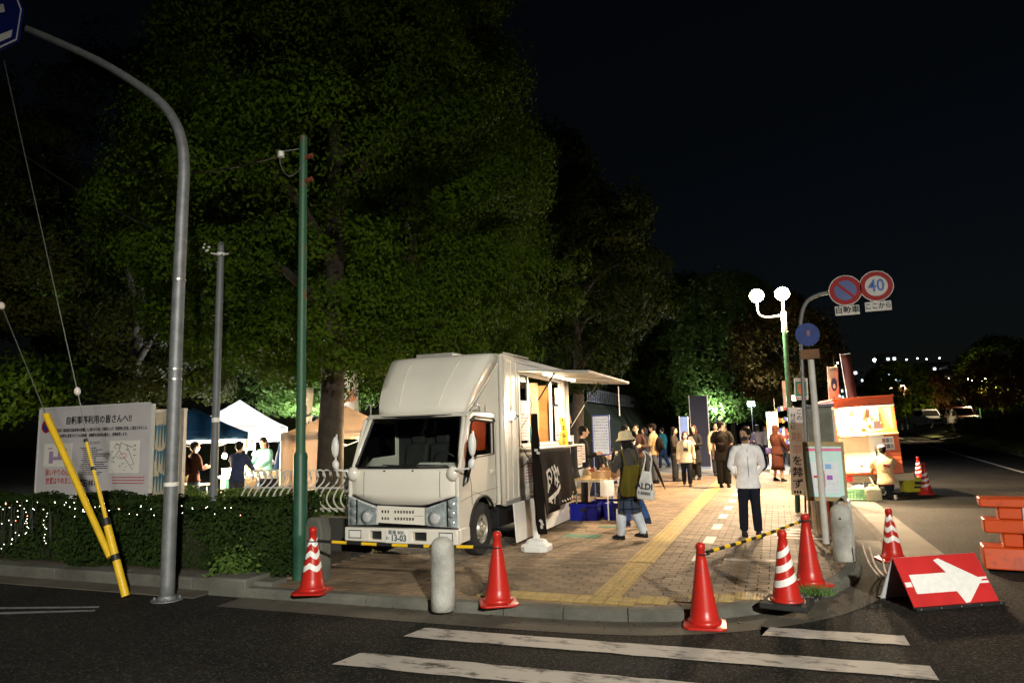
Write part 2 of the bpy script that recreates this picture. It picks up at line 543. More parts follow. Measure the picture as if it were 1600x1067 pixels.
LINE = [(7.2, 20), (7.7, 28.1), (8.24, 34), (9.09, 43.2), (10.62, 60), (14.3, 100), (22, 160)]
Ls = smooth_path([(x, y, 0) for x, y in LINE], 6)
mb = MB()
for i in range(len(Ls) - 1):
    a, b = Ls[i], Ls[i + 1]
    mb.quad((a.x - .07, a.y, .006), (a.x + .07, a.y, .006), (b.x + .07, b.y, .006), (b.x - .07, b.y, .006))
mb.build('edge_line', M('line_paint', (0.55, 0.53, 0.48), rough=0.7, var=0.2), lm)
VER = [(10.0, 22), (10.3, 30), (10.9, 39), (12.9, 60), (15.8, 90), (21.5, 150), (30, 220)]
Vs = smooth_path([(x, y, 0) for x, y in VER], 6)
mb = MB()
for i in range(len(Vs) - 1):
    a, b = Vs[i], Vs[i + 1]
    mb.ring_loft([[(a.x, a.y, -.05), (a.x, a.y, .13), (a.x + 1.4, a.y, .3), (a.x + 4, a.y, 1.25), (a.x + 70, a.y, 1.5), (a.x + 70, a.y, -.05)], [(b.x, b.y, -.05), (b.x, b.y, .13), (b.x + 1.4, b.y, .3), (b.x + 4, b.y, 1.25), (b.x + 70, b.y, 1.5), (b.x + 70, b.y, -.05)]], cap=False)
verge = tag(mb.build('grass_bank', M('turf', (0.045, 0.06, 0.015), rough=0.9, var=0.5, scale=3, bump=0.8, bscale=20)), kind='structure')
# blades on the verge
n = 9000
t = nrng.random(n) ** 0.6
xs = []; ys = []
for u in t:
    q = u * (len(Vs) - 16); i = int(q); f = q - i
    p = Vs[i].lerp(Vs[i + 1], f); xs.append(p.x); ys.append(p.y)
xs = np.array(xs) + nrng.random(n) * 2.4; ys = np.array(ys); zb = 0.13 + (nrng.random(n)) * 0.02 + np.clip((xs - np.interp(ys, [v.y for v in Vs], [v.x for v in Vs])) / 1.2, 0, 1) * .16
hh = 0.07 + nrng.random(n) * 0.14; ang = nrng.random(n) * PI; w = 0.02 + nrng.random(n) * 0.03
dx, dy = np.cos(ang) * w, np.sin(ang) * w
V = np.stack([np.stack([xs - dx, ys - dy, zb - .05], 1), np.stack([xs + dx, ys + dy, zb - .05], 1), np.stack([xs + dy * 2, ys + dx * 2, zb + hh], 1)], 1).reshape(-1, 3)
me = bpy.data.meshes.new('grass'); me.from_pydata(V.tolist(), [], [(3 * i, 3 * i + 1, 3 * i + 2) for i in range(n)])
me.materials.append(M('grass_blade', (0.07, 0.1, 0.02), rough=0.7, var=0.4, scale=0.8))
go = bpy.data.objects.new('grass', me); COL.objects.link(go); tag(go, 'short grass on the verge beyond the road line', 'grass', kind='stuff')

# kerb and bed edge under the hedge on the left
bed = thing('bed_kerb', None, None); bed['kind'] = 'structure'
x = -16.2
while x < -6.3:
    mb = MB(); w_ = 1.18
    mb.prism([(6.58, -.1), (6.58, .13), (6.6, .15), (6.86, .15), (6.86, -.1)], x + .006, x + w_, 'x'); mb.build('kerb_stone', CONC, bed, bevel=0.006)
    x += w_ + .006
mb = MB(); mb.prism([(6.44, -.1), (6.44, .18), (6.46, .2), (6.86, .2), (6.86, -.1)], -6.32, -5.78, 'x'); mb.build('kerb_stone', CONC, bed, bevel=0.01)
mb = MB(); mb.rng(-16.2, -6.35, 6.25, 6.578, -.1, .012); mb.build('kerb_foot', CONC2, bed)
mb = MB(); mb.rng(-16.3, -5.75, 6.862, 8.5, -.1, .17); tag(mb.build('planting_bed_ground', M('soil', (0.04, 0.03, 0.02), rough=0.95, var=0.4, bump=0.8, bscale=25)), kind='structure')
# back plaza path beyond the pavers, pale where people walk
mb = MB(); mb.rng(-9, 0.7, 26.0, 60, 0.08, 0.101); tag(mb.build('plaza_paving', M('plaza_flag', (0.3, 0.27, 0.22), rough=0.8, var=0.2, scale=1, bump=.3, bscale=30)), kind='structure')

# ------------------------------------------------------------------ shared object materials
TRUCK = M('truck_white', (0.74, 0.71, 0.63), rough=0.28, var=0.05, scale=1.5, coat=0.5, bump=0.01, bscale=4)
BOXW = M('box_white', (0.66, 0.62, 0.54), rough=0.38, var=0.06, scale=1.2, bump=0.02, bscale=6)
BLACK = M('black_plastic', (0.015, 0.015, 0.016), rough=0.5, var=0.3)
RUBBER = M('rubber', (0.02, 0.02, 0.02), rough=0.85, var=0.3, bump=0.2)
STEEL = M('steel', (0.55, 0.54, 0.52), rough=0.35, metal=0.9, var=0.12)
ALU = M('aluminium', (0.62, 0.6, 0.56), rough=0.4, metal=0.6, var=0.08)
GALV = M('galvanised_steel', (0.2, 0.21, 0.22), rough=0.55, metal=0.45, var=0.22, scale=9, bump=0.08)
CHROME = M('lamp_reflector', (0.75, 0.76, 0.78), rough=0.16, metal=0.35, var=0.2, scale=30)
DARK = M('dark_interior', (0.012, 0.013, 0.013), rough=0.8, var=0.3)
PAPER = M('paper', (0.75, 0.73, 0.68), rough=0.7, var=0.05)
INK = M('black_ink', (0.015, 0.015, 0.02), rough=0.6, var=0.1)
REDINK = M('red_ink', (0.45, 0.06, 0.05), rough=0.6, var=0.15)
PINKINK = M('faded_pink_ink', (0.5, 0.33, 0.33), rough=0.7, var=0.25, scale=20)
BLUEINK = M('blue_ink', (0.05, 0.14, 0.5), rough=0.5, var=0.1)
WOOD = M('orange_wood', (0.5, 0.22, 0.07), rough=0.5, var=0.25, scale=8)
PINE = M('pine_wood', (0.5, 0.36, 0.18), rough=0.55, var=0.25, scale=7)
GLASS = glass_mat('glass', (0.85, 0.9, 0.88))
CLEAR = glass_mat('clear_lens', (0.92, 0.95, 0.95))
YELLOW = M('safety_yellow', (0.72, 0.46, 0.02), rough=0.42, var=0.1, scale=6)
CARD = M('cardboard', (0.36, 0.22, 0.11), rough=0.85, var=0.15)
WHITEP = M('white_plastic', (0.72, 0.72, 0.7), rough=0.35, var=0.05)
CLOTHW = M('white_cloth', (0.72, 0.7, 0.66), rough=0.85, var=0.06, bump=.15, bscale=12)
BLK_CLOTH = M('black_cloth', (0.011, 0.008, 0.0065), spec=.04, rough=0.9, var=0.25, bump=.2, bscale=8)

from mathutils.geometry import tessellate_polygon
def panel(outer, holes, a0, a1, axis='x'):
    """a plate with openings: polygon in the other two axes, between a0 and a1 along axis"""
    mb = MB()
    def pt(p, a): return {'x': (a, p[0], p[1]), 'y': (p[0], a, p[1]), 'z': (p[0], p[1], a)}[axis]
    loops = [outer] + holes
    flat = [p for l in loops for p in l]
    tris = tessellate_polygon([[Vector((p[0], p[1], 0)) for p in l] for l in loops])
    n = len(flat)
    vs = [pt(p, a0) for p in flat] + [pt(p, a1) for p in flat]
    fs = [tuple(t) for t in tris] + [tuple(i + n for i in reversed(t)) for t in tris]
    o = 0
    for l in loops:
        k = len(l)
        for i in range(k):
            j = (i + 1) % k
            fs.append((o + i, o + j, o + j + n, o + i + n))
        o += k
    mb.add(vs, fs)
    return mb

def arc(cx, cy, r, a0, a1, n):
    return [(cx + r * math.cos(R(a0 + (a1 - a0) * i / n)), cy + r * math.sin(R(a0 + (a1 - a0) * i / n))) for i in range(n + 1)]

# ------------------------------------------------------------------ food truck
TX, TY = -4.785, 8.25
truck = thing('food_truck', 'white cab-over food truck with wind deflector and raised serving awning', 'truck', (TX, TY, 0.1))
HW = 0.85
win = [(.13, 1.0), (.27, 1.04), (.42, 1.27), (.58, 1.36), (1.22, 1.38), (1.22, 1.85), (.52, 1.88), (.42, 1.82)]
outer = [(.03, .32), (.0, .48), (0, 1.2), (.07, 1.26), (.38, 1.93), (.5, 1.98), (1.32, 1.98), (1.37, 1.93), (1.37, .66)] + \
        arc(.78, .34, .46, 40, 168, 10) + [(.26, .32)]
cab = MB()
for s in (-1, 1):
    p = panel(outer, [win], s * HW, s * (HW - .045))
    cab.add(p.v, p.f)
cab.rng(-HW + .045, HW - .045, 1.34, 1.37, .6, 1.98)          # cab rear wall
cab.rng(-HW + .03, HW - .03, .46, 1.36, 1.945, 1.992)          # roof skin
cab.prism([(.36, 1.93), (.47, 1.99), (.5, 1.99), (.5, 1.93)], -HW + .03, HW - .03, 'x')
cabo = cab.build('cab', TRUCK, truck, bevel=0.012)
# front panel with a slight bow
mb = MB(); rows = []
for z, y in ((.84, -.012), (.9, -.02), (1.05, -.022), (1.17, -.012), (1.215, .0), (1.245, .05)):
    rows.append([(x, y + .05 * (abs(x) / HW) ** 6 + .012 * (abs(x) / HW) ** 2, z if z > .86 else .755 + max(0, abs(x) - .37) / .48 * .135) for x in [HW * (i / 12 * 2 - 1) * .998 for i in range(13)]])
for a, b in zip(rows, rows[1:]):
    for i in range(12): mb.quad(a[i], a[i + 1], b[i + 1], b[i])
fp = mb.build('front_panel', TRUCK, truck, smooth=True, solid=.03)
mb = MB(); mb.tube([(x, -.02 + .05 * (abs(x) / HW) ** 6 + .012 * (abs(x) / HW) ** 2, .75 + max(0, abs(x) - .37) / .48 * .135) for x in [HW * (i / 16 * 2 - 1) for i in range(17)]], .007, 5); mb.build('lower_seam', BLACK, fp)
for s in (-1, 1):
    mb = MB(); mb.tube([(s * .585, -.018, .86), (s * .585, -.021, 1.05), (s * .585, -.01, 1.2)], .003, 5); mb.build('panel_seam', BLACK, fp)
    mb = MB(); mb.lathe([(.012, -.004), (.018, 0), (.016, .012), (.004, .016)], 10, (s * .22 - .05, -.0, 1.2)); mb.build('washer_nozzle', BLACK, fp)
# cowl corners carrying the mirrors
for s in (-1, 1):
    mb = MB(); mb.ell((s * .77, .0, 1.17), (.09, .07, .1), 14, 8); mb.build('mirror_cowl', TRUCK, truck, smooth=True)
# windscreen: black frame, glass
def ws(u, v):   # u -1..1, v 0..1
    hw = .80 - .1 * v
    return (u * hw, .045 + .34 * v + .05 * abs(u) ** 3, 1.235 + .7 * v)
mb = MB(); n = 10
for i in range(n):
    for j in range(6):
        u0, u1, v0, v1 = -1 + 2 * i / n, -1 + 2 * (i + 1) / n, j / 6, (j + 1) / 6
        mb.quad(ws(u0, v0), ws(u1, v0), ws(u1, v1), ws(u0, v1))
wso = mb.build('windscreen', GLASS, truck, smooth=True)
mb = MB()
ring = [ws(-1 + 2 * i / 12, 0) for i in range(13)] + [ws(1, j / 6) for j in range(1, 7)] + [ws(1 - 2 * i / 12, 1) for i in range(1, 13)] + [ws(-1, 1 - j / 6) for j in range(1, 7)]
mb.tube(ring, .024, 6); mb.build('windscreen_seal', BLACK, wso, smooth=True)
for s in (-1, 1):   # A pillars
    mb = MB(); mb.tube([(s * .825, .1, 1.2), (s * .79, .24, 1.55), (s * .745, .44, 1.96)], .038, 8); mb.build('pillar', TRUCK, truck, smooth=True)
for sx in (-.35, .12):   # wipers
    mb = MB(); mb.tube([(sx, .03, 1.235), (sx + .12, .04, 1.27), (sx + .52, .055, 1.27)], .009, 5); mb.tube([(sx + .02, .05, 1.285), (sx + .55, .06, 1.265)], .007, 5)
    mb.build('wiper', BLACK, wso)
# interior: dash, seats, steering wheel, papers
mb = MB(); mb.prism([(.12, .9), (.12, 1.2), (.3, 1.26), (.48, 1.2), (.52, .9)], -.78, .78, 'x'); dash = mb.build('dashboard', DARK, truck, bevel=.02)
for k, (x, y, r) in enumerate(((.38, .25, .2), (.6, .26, -.15), (.25, .27, .05))):
    mb = MB(); mb.box((x, y, 1.262 + .004 * k), (.32, .2, .003), (R(16), 0, r)); mb.build('paper_sheet', PAPER, dash)
for x in (-.42, .0, .42):
    mb = MB(); mb.box((x, 1.0, .95), (.4, .5, .14)); mb.box((x, 1.2, 1.25), (.38, .12, .6), (R(-8), 0, 0)); mb.box((x, 1.26, 1.62), (.24, .09, .17)); mb.build('seat', DARK, truck, bevel=.04)
mb = MB(); c = Vector((.42, .52, 1.28)); q = Matrix.Rotation(R(-55), 3, 'X')
mb.tube([c + q @ Vector((.19 * math.cos(2 * PI * k / 20), .19 * math.sin(2 * PI * k / 20), 0)) for k in range(21)], .014, 6); mb.tube([c, (.42, .34, 1.1)], .02, 6)
mb.build('steering_wheel', BLACK, truck, smooth=True)
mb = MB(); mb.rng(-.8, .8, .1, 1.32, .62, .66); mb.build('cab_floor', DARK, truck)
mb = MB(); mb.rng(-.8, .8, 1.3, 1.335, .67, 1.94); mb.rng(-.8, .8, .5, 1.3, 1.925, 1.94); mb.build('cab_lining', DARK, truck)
# side windows
for s in (-1, 1):
    mb = panel(win, [], s * (HW - .03), s * (HW - .034)); sw = mb.build('side_window', GLASS, truck)
    mb = MB(); mb.tube([(s * (HW + .002), a, b) for a, b in win + win[:1]], .016, 5); mb.build('window_seal', BLACK, sw)
    mb = MB(); mb.tube([(s * (HW + .004), a, b) for a, b in ((.4, 1.86), (.55, 1.92), (1.2, 1.9), (1.26, 1.86))], .02, 6); mb.build('rain_visor', BLACK, sw)
    dr = MB(); dr.tube([(s * (HW + .001), a, b) for a, b in ((.42, .72), (.4, 1.0), (.32, 1.2))], .004, 5); dr.tube([(s * (HW + .001), a, b) for a, b in ((1.29, .66), (1.29, 1.9))], .004, 5); dr.tube([(s * (HW + .001), a, b) for a, b in ((.05, .8), (.5, .86), (1.36, .88))], .003, 5)
    door = dr.build('door_seam', BLACK, truck)
    mb = MB(); mb.rng(s * HW, s * (HW + .018), 1.1, 1.24, 1.1, 1.15); mb.build('door_handle', TRUCK, truck, bevel=.006)
    # wheel arch lip
    mb = MB(); mb.tube([(s * (HW + .002), a, b) for a, b in arc(.78, .34, .47, 25, 170, 14)], .02, 6); mb.build('wheel_arch', BLACK, truck, smooth=True)
# mirrors
for s, x0 in ((1, 1.1), (-1, -1.0)):
    root = MB(); root.tube([(s * .78, -.02, 1.2), (s * .92, -.1, 1.22), (x0, -.1, 1.25), (x0, -.09, 1.35), (x0, -.07, 1.72)], .013, 6)
    arm = root.build('mirror_arm', WHITEP, truck, smooth=True)
    mb = MB(); mb.ell((x0, -.1, 1.54), (.055, .042, .15), 16, 10); mb.build('mirror', WHITEP, arm, smooth=True)
    mb = MB(); mb.ell((x0 - s * .01, -.1, 1.3), (.05, .04, .07), 14, 8, (0, R(12 * s), 0)); mb.build('wide_mirror', WHITEP, arm, smooth=True)
# headlights
HLB = M('lamp_housing', (.6, .61, .62), rough=.2, metal=.0, var=.3, scale=14)
for s in (-1, 1):
    poly = [(s * .37, .49), (s * .845, .47), (s * .848, .88), (s * .72, .83), (s * .37, .72)]
    mb = MB(); mb.prism(poly, -.012, .07, 'y'); hl = mb.build('headlight', HLB, truck, bevel=.006)
    mb = MB(); mb.prism([(s * .4, .7), (s * .65, .79), (s * .65, .74), (s * .4, .66)], -.022, -.012, 'y'); mb.build('reflector_strip', CHROME, hl)
    for cx, cz, rr in ((s * .52, .59, .095),):
        mb = MB(); mb.lathe([(.02, .03), (rr * .7, .022), (rr, -.004), (rr + .012, -.008), (rr + .012, .01)], 20); o = mb.build('lamp_bowl', CHROME, hl, smooth=True, loc=(cx, -.024, cz), rot=(R(90), 0, 0))
    for k in range(3):
        mb = MB(); mb.lathe([(.01, .02), (.045, .012), (.055, -.004), (.055, .008)], 14); mb.build('indicator_bowl', CHROME, hl, smooth=True, loc=(s * .755, -.022, .53 + k * .12), rot=(R(90), 0, 0))
    mb = MB(); mb.prism([(a, b) for a, b in poly], -.046, -.043, 'y'); mb.build('lens', CLEAR, hl)
    mb = MB(); mb.rng(s * .69, s * .7, -.035, -.012, .49, .82); mb.build('divider', DARK, hl)
# grille
holes = []
for z in (.575, .665):
    for k in range(3): holes.append([(-.29 + k * .045 - .017, z - .019), (-.29 + k * .045 + .017, z - .019), (-.29 + k * .045 + .017, z + .019), (-.29 + k * .045 - .017, z + .019)])
    for k in range(7): holes.append([(-.09 + k * .045 - .017, z - .019), (-.09 + k * .045 + .017, z - .019), (-.09 + k * .045 + .017, z + .019), (-.09 + k * .045 - .017, z + .019)])
mb = panel([(-.365, .52), (.365, .5), (.365, .725), (-.365, .745)], holes, -.028, -.006, 'y'); gr = mb.build('grille', TRUCK, truck)
mb = MB(); mb.rng(-.36, .36, .0, .03, .47, .76); mb.build('grille_backing', BLACK, gr)
mb = MB(); mb.rng(.2, .21, -.03, -.026, .69, .7); mb.rng(.2, .34, -.0295, -.027, .615, .619); mb.build('grille_groove', BLACK, gr)
mb = MB(); mb.rng(-.84, .84, .0, .08, .45, .49); mb.build('bumper_gap', BLACK, truck)
# bumper
cut1 = [(-.46, .3), (-.28, .3), (-.28, .41), (-.46, .41)]; cut2 = [(.2, .3), (.4, .3), (.4, .41), (.2, .41)]
mb = panel([(-.86, .27), (.86, .25), (.86, .455), (-.86, .455)], [cut1, cut2], -.07, .03, 'y'); bp = mb.build('bumper', TRUCK, truck, bevel=.015)
mb = MB(); mb.rng(-.5, .45, .0, .05, .26, .44); mb.build('bumper_backing', BLACK, bp)
for s in (-1, 1):
    mb = MB(); mb.rng(s * .83, s * .86, .03, .32, .27, .455); mb.build('bumper_end', TRUCK, bp, bevel=.01)
    mb = MB(); mb.prism([(s * .6, .32), (s * .78, .32), (s * .78, .41), (s * .6, .41)], -.076, -.07, 'y'); fg = mb.build('fog_light', WHITEP, bp, bevel=.004); mb = panel([(s * .59, .31), (s * .79, .31), (s * .79, .42), (s * .59, .42)], [[(s * .602, .322), (s * .778, .322), (s * .778, .408), (s * .602, .408)]], -.0745, -.0695, 'y'); mb.build('fog_surround', BLACK, fg)
mb = MB(); mb.rng(-.205, .125, -.088, -.078, .265, .43); pl = mb.build('number_plate', WHITEP, truck, bevel=.004)
GREENINK = M('plate_green', (0.02, 0.05, 0.035), rough=.5)
text('和泉 800', .062, GREENINK, pl, (-.04, -.091, .402), bold=.012)
text('わ', .052, GREENINK, pl, (-.168, -.091, .325), bold=.012)
text('13-03', .115, GREENINK, pl, (-.0, -.091, .33), bold=.02, sx=.9)
# deflector
mb = MB(); rows = []
for k in range(9):
    t = k / 8
    y = .46 + .62 * t ** 1.15 - .05 * math.sin(PI * t); z = 1.995 + .84 * t; hw = .70 + .16 * t ** .8; d = .16 + .3 * math.sin(PI * t * .62)
    row = []
    row += [(-hw * 1.005, y + d, z), (-hw, y + .12, z)]
    for i in range(11):
        u = -1 + .2 * i
        row.append((u * hw * .97, y + .07 * abs(u) ** 5 - .015 * math.exp(-((abs(u) - .45) / .06) ** 2), z))
    row += [(hw, y + .12, z), (hw * 1.005, y + d, z)]
    rows.append(row)
top = [(p[0] * .985, max(p[1] + .07, 1.12), 2.875) for p in rows[-1]]; rows.append(top)
rows.append([(p[0] * .985, 1.41, 2.89) for p in rows[-2]])
for a, b in zip(rows, rows[1:]):
    for i in range(len(a) - 1): mb.quad(a[i], a[i + 1], b[i + 1], b[i])
de = mb.build('wind_deflector', TRUCK, truck, smooth=True, solid=.018, auto=50)
for s in (-1, 1):
    cr = []
    for k in range(2, 17):
        t = k / 17; y = .46 + .62 * t ** 1.15 - .05 * math.sin(PI * t); cr.append((s * (.3 + .12 * t), y - .016, 1.995 + .84 * t))
    mb = MB(); mb.tube(cr, .006, 5); mb.build('crease', TRUCK, de, smooth=True)
    cr = []
    for k in range(0, 17):
        t = k / 16; y = .46 + .62 * t ** 1.15 - .05 * math.sin(PI * t); hw = .70 + .16 * t ** .8; d = .16 + .3 * math.sin(PI * t * .62); cr.append((s * hw * 1.004, y + d, 1.995 + .84 * t))
    mb = MB(); mb.tube(cr, .016, 6); mb.build('cheek_rim', TRUCK, de, smooth=True)
for s in (-1, 1):
    mb = MB(); mb.tube([(s * .62, .75, 1.99), (s * .62, .75, 2.1), (s * .62, 1.25, 2.1), (s * .62, 1.25, 1.99)], .014, 6); mb.tube([(s * .8, .75, 1.99), (s * .8, .75, 2.1), (s * .8, 1.05, 2.1), (s * .8, 1.05, 1.99)], .012, 6); mb.build('roof_rail', ALU, truck, smooth=True)
mb = MB(); mb.tube([(-.84, .55, 1.98), (-.84, .55, 2.15)], .01, 6); mb.tube([(-.92, .55, 2.14), (-.78, .55, 2.14)], .008, 6); mb.build('antenna', ALU, truck)

# cargo box
BX, B0, B1, ZB, ZT = .905, 1.43, 4.98, .62, 2.88
wy0, wy1, wz0, wz1 = 2.2, 4.55, 1.5, 2.62
mb = panel([(B0, ZB), (B1, ZB), (B1, ZT), (B0, ZT)], [[(wy0, wz0), (wy1, wz0), (wy1, wz1), (wy0, wz1)]], BX - .045, BX, 'x'); mb.build('box_side', BOXW, truck, bevel=.004)
mb = MB(); mb.rng(-BX, -BX + .045, B0, B1, ZB, ZT); mb.build('box_side', BOXW, truck)
mb = MB(); mb.rng(-BX + .046, BX - .046, B0, B0 + .045, ZB, ZT - .05); mb.build('box_front', BOXW, truck)
mb = MB(); mb.rng(-BX + .046, BX - .046, B1 - .045, B1, ZB, 1.5); mb.rng(-BX + .046, -.3, B1 - .045, B1, 1.501, ZT - .05); mb.build('box_rear', BOXW, truck)
mb = MB(); mb.rng(-BX + .046, BX - .046, B0 + .046, B1 - .046, ZT - .05, ZT + .006); rf = mb.build('box_roof', BOXW, truck)
mb = MB(); mb.rng(-.62, .05, 1.55, 2.1, ZT + .007, ZT + .1); mb.build('roof_hatch', ALU, rf, bevel=.01)
mb = MB(); mb.rng(.35, .43, 3.0, 3.08, ZT + .007, ZT + .2); mb.build('roof_vent', M('vent_wood', (.25, .14, .07)), rf)
mb = MB(); mb.rng(-BX + .046, BX - .046, B0 + .046, B1 - .046, ZB + .001, ZB + .05); mb.build('box_floor', ALU, truck)
for yy in (B0, B1):
    for s in (-1, 1):
        mb = MB(); mb.tube([(s * (BX - .0), yy + (.02 if yy == B0 else -.02), ZB - .01), (s * BX, yy + (.02 if yy == B0 else -.02), ZT - .02)], .045, 10); mb.build('corner_post', BOXW, truck, smooth=True)
for s in (-1, 1):
    mb = MB(); mb.rng(s * (BX - .02), s * (BX + .022), B0 + .03, B1 - .03, ZT - .07, ZT + .012); mb.build('top_rail', BOXW, truck, bevel=.008)
    mb = MB(); mb.rng(s * (BX - .02), s * (BX + .018), B0 + .03, B1 - .03, ZB - .03, ZB + .05); mb.build('bottom_rail', ALU, truck, bevel=.006)
mb = MB(); mb.tube([(BX + .02, 1.5, ZT + .03), (BX + .04, 2.6, ZT + .04)], .014, 6); mb.tube([(BX + .05, 1.9, ZT - .01), (BX + .06, 2.65, ZT - .005)], .01, 6); mb.build('drip_rail', ALU, truck)
for yy in (1.62, 1.85, 2.08):
    mb = MB(); mb.rng(BX + .001, BX + .012, yy, yy + .03, ZB + .06, ZT - .08); mb.build('side_rib', BOXW, truck)
# interior lining and equipment
LIN = M('box_lining', (0.52, 0.46, 0.34), rough=.5, var=.1)
mb = MB(); mb.rng(-BX + .047, -BX + .06, B0 + .05, B1 - .05, ZB + .05, ZT - .055); mb.rng(-BX + .06, BX - .05, B1 - .06, B1 - .047, ZB + .05, 1.5); mb.build('wall_lining', LIN, truck)
mb = MB(); mb.rng(-.3, .78, 2.1, 4.85, ZB + .05, 1.42); mb.build('kitchen_counter', STEEL, truck, bevel=.01)
mb = MB(); mb.rng(.35, .72, 2.85, 3.2, 1.421, 1.86); ov = mb.build('oven', STEEL, truck, bevel=.01)
mb = MB(); mb.rng(.722, .73, 2.88, 3.17, 1.5, 1.8); mb.build('oven_door', ALU, ov); mb = MB(); mb.rng(.725, .74, 2.84, 3.22, 1.421, 1.5); mb.build('oven_base', BLACK, ov)
mb = MB(); mb.rng(.4, .74, 3.42, 3.62, 1.421, 1.78); mb.build('teal_cloth', M('teal_cloth', (.01, .09, .085), rough=.9), truck, bevel=.02)
mb = MB(); mb.rng(.3, .7, 3.66, 3.8, 1.421, 2.58); mb.build('pine_post', PINE, truck, bevel=.004)
mb = MB(); mb.rng(.5, .78, 4.08, 4.36, 1.421, 2.55); mb.build('cupboard', WOOD, truck, bevel=.005)
mb = MB(); mb.lathe([(.16, 0), (.2, .05), (.2, .09), (.05, .3), (.05, .6)], 16, (.2, 3.3, 2.0)); mb.build('range_hood', STEEL, truck, smooth=True)
# window frame and sashes
wf = MB()
for a, b, c, d in ((wy0 - .05, wy0, wz0 - .05, wz1 + .05), (wy1, wy1 + .05, wz0 - .05, wz1 + .05)): wf.rng(BX + .001, BX + .025, a, b, c, d)
wf.rng(BX + .001, BX + .025, wy0, wy1, wz1, wz1 + .05); wf.rng(BX + .001, BX + .025, wy0, wy1, wz0 - .05, wz0)
wfo = wf.build('window_frame', BOXW, truck)
for yy in (2.62, 3.9, 4.42):
    mb = MB(); mb.rng(BX - .03, BX + .01, yy, yy + .045, wz0, wz1); mb.build('mullion', WHITEP, wfo)
mb = MB(); mb.rng(BX - .012, BX - .008, 2.2, 2.62, wz0, wz1); mb.build('pane', GLASS, wfo)
mb = MB(); mb.rng(BX - .012, BX - .008, 3.945, 4.42, wz0, wz1); mb.build('pane', GLASS, wfo)
# posters beside and inside the window
def poster(y0, y1, z0, z1, x, cols, seed, name='menu_paper', par=truck):
    rr = random.Random(seed)
    mb = MB(); mb.rng(x, x + .003, y0, y1, z0, z1); p = mb.build(name, PAPER, par)
    groups = {}
    for k in range(int((z1 - z0) / .05)):
        zz = z1 - .04 - k * .05
        m_ = cols[rr.randrange(len(cols))]
        yy = y0 + .02
        while yy < y1 - .03:
            w_ = rr.uniform(.015, .05)
            groups.setdefault(m_.name, (m_, MB()))[1].rng(x + .0032, x + .0045, yy, min(yy + w_, y1 - .01), zz, zz + rr.uniform(.01, .028))
            yy += w_ + rr.uniform(.008, .02)
    for m_, g in groups.values(): tag(g.build('print', m_, p), kind='stuff')
    return p
ORINK = M('orange_ink', (.6, .2, .05), rough=.6)
poster(2.25, 2.58, 1.55, 2.2, BX + .012, [REDINK, PINKINK, PINKINK], 1)
poster(4.1, 4.36, 1.52, 2.15, BX + .012, [INK, ORINK, PINKINK], 2)
poster(4.15, 4.4, 2.2, 2.5, BX + .012, [INK, PINKINK], 3)
poster(2.35, 2.75, .8, 1.25, BX + .02, [REDINK, REDINK, PINKINK], 4)
# counter board hanging below the window with papers
mb = MB(); mb.rng(BX + .03, BX + .36, 2.15, 4.85, 1.4, 1.43); sh = mb.build('serving_shelf', BOXW, truck, bevel=.005)
mb = MB(); mb.tube([(BX + .01, 2.2, 1.5), (BX + .3, 2.2, 1.0)], .008, 5); mb.tube([(BX + .34, 2.18, 1.4), (BX + .02, 2.18, 1.12)], .008, 5); mb.tube([(BX + .34, 4.8, 1.4), (BX + .02, 4.8, 1.12)], .008, 5); mb.build('shelf_bracket', BLACK, sh)
poster(3.2, 3.5, .93, 1.39, BX + .365, [REDINK, ORINK, INK], 5, 'price_card'); poster(3.55, 3.85, 1.05, 1.39, BX + .367, [INK, PINKINK], 6, 'price_card'); poster(4.3, 4.6, 1.0, 1.39, BX + .366, [INK, ORINK], 7, 'price_card'); poster(4.62, 4.84, 1.08, 1.42, BX + .368, [PINKINK, INK], 8, 'price_card')
# white skirt board
mb = MB(); mb.box((1.1, 2.75, .36), (.02, 2.75, .56), (0, R(-4), 0)); mb.build('skirt_board', WHITEP, truck, bevel=.004)
# awning and gas struts
ax0, ax1, ay0, ay1 = BX + .03, 2.12, 2.08, 5.15
aw = MB()
az0, az1 = 2.68, 2.59
aw.ring_loft([[(ax0, ay0, az0), (ax0, ay1, az0), (ax0, ay1, az0 + .02), (ax0, ay0, az0 + .02)], [(ax1, ay0, az1), (ax1, ay1, az1), (ax1, ay1, az1 + .02), (ax1, ay0, az1 + .02)]])
awo = aw.build('awning', ALU, truck)
for yy in (ay0, ay1, (ay0 + ay1) / 2):
    mb = MB(); mb.tube([(ax0, yy, az0 - .012), (ax1, yy, az1 - .012)], .018, 6); mb.build('awning_rib', ALU, awo)
mb = MB(); mb.tube([(ax1, ay0 - .02, az1 + .005), (ax1, ay1 + .02, az1 + .005)], .024, 6); mb.build('awning_edge', ALU, awo)
mb = MB(); mb.rng(1.2, 1.26, 2.6, 4.4, 2.62, 2.65); mb.build('light_batten', glow('led_batten', (1.0, .86, .62), 1.6), awo)
for yy in (ay0 + .1, ay1 - .1):
    a, b = Vector((BX + .04, yy, 1.75)), Vector((1.55, yy, 2.63)); m_ = a.lerp(b, .5)
    mb = MB(); mb.tube([a, m_], .008, 6); st = mb.build('strut_rod', STEEL, awo); mb = MB(); mb.tube([m_, b], .014, 6); mb.build('gas_strut', BLACK, awo)
mb = MB(); mb.tube([(1.98, 4.9, 2.52), (1.98, 4.9, 1.95)], .011, 6); mb.build('hanging_rod', WHITEP, awo)
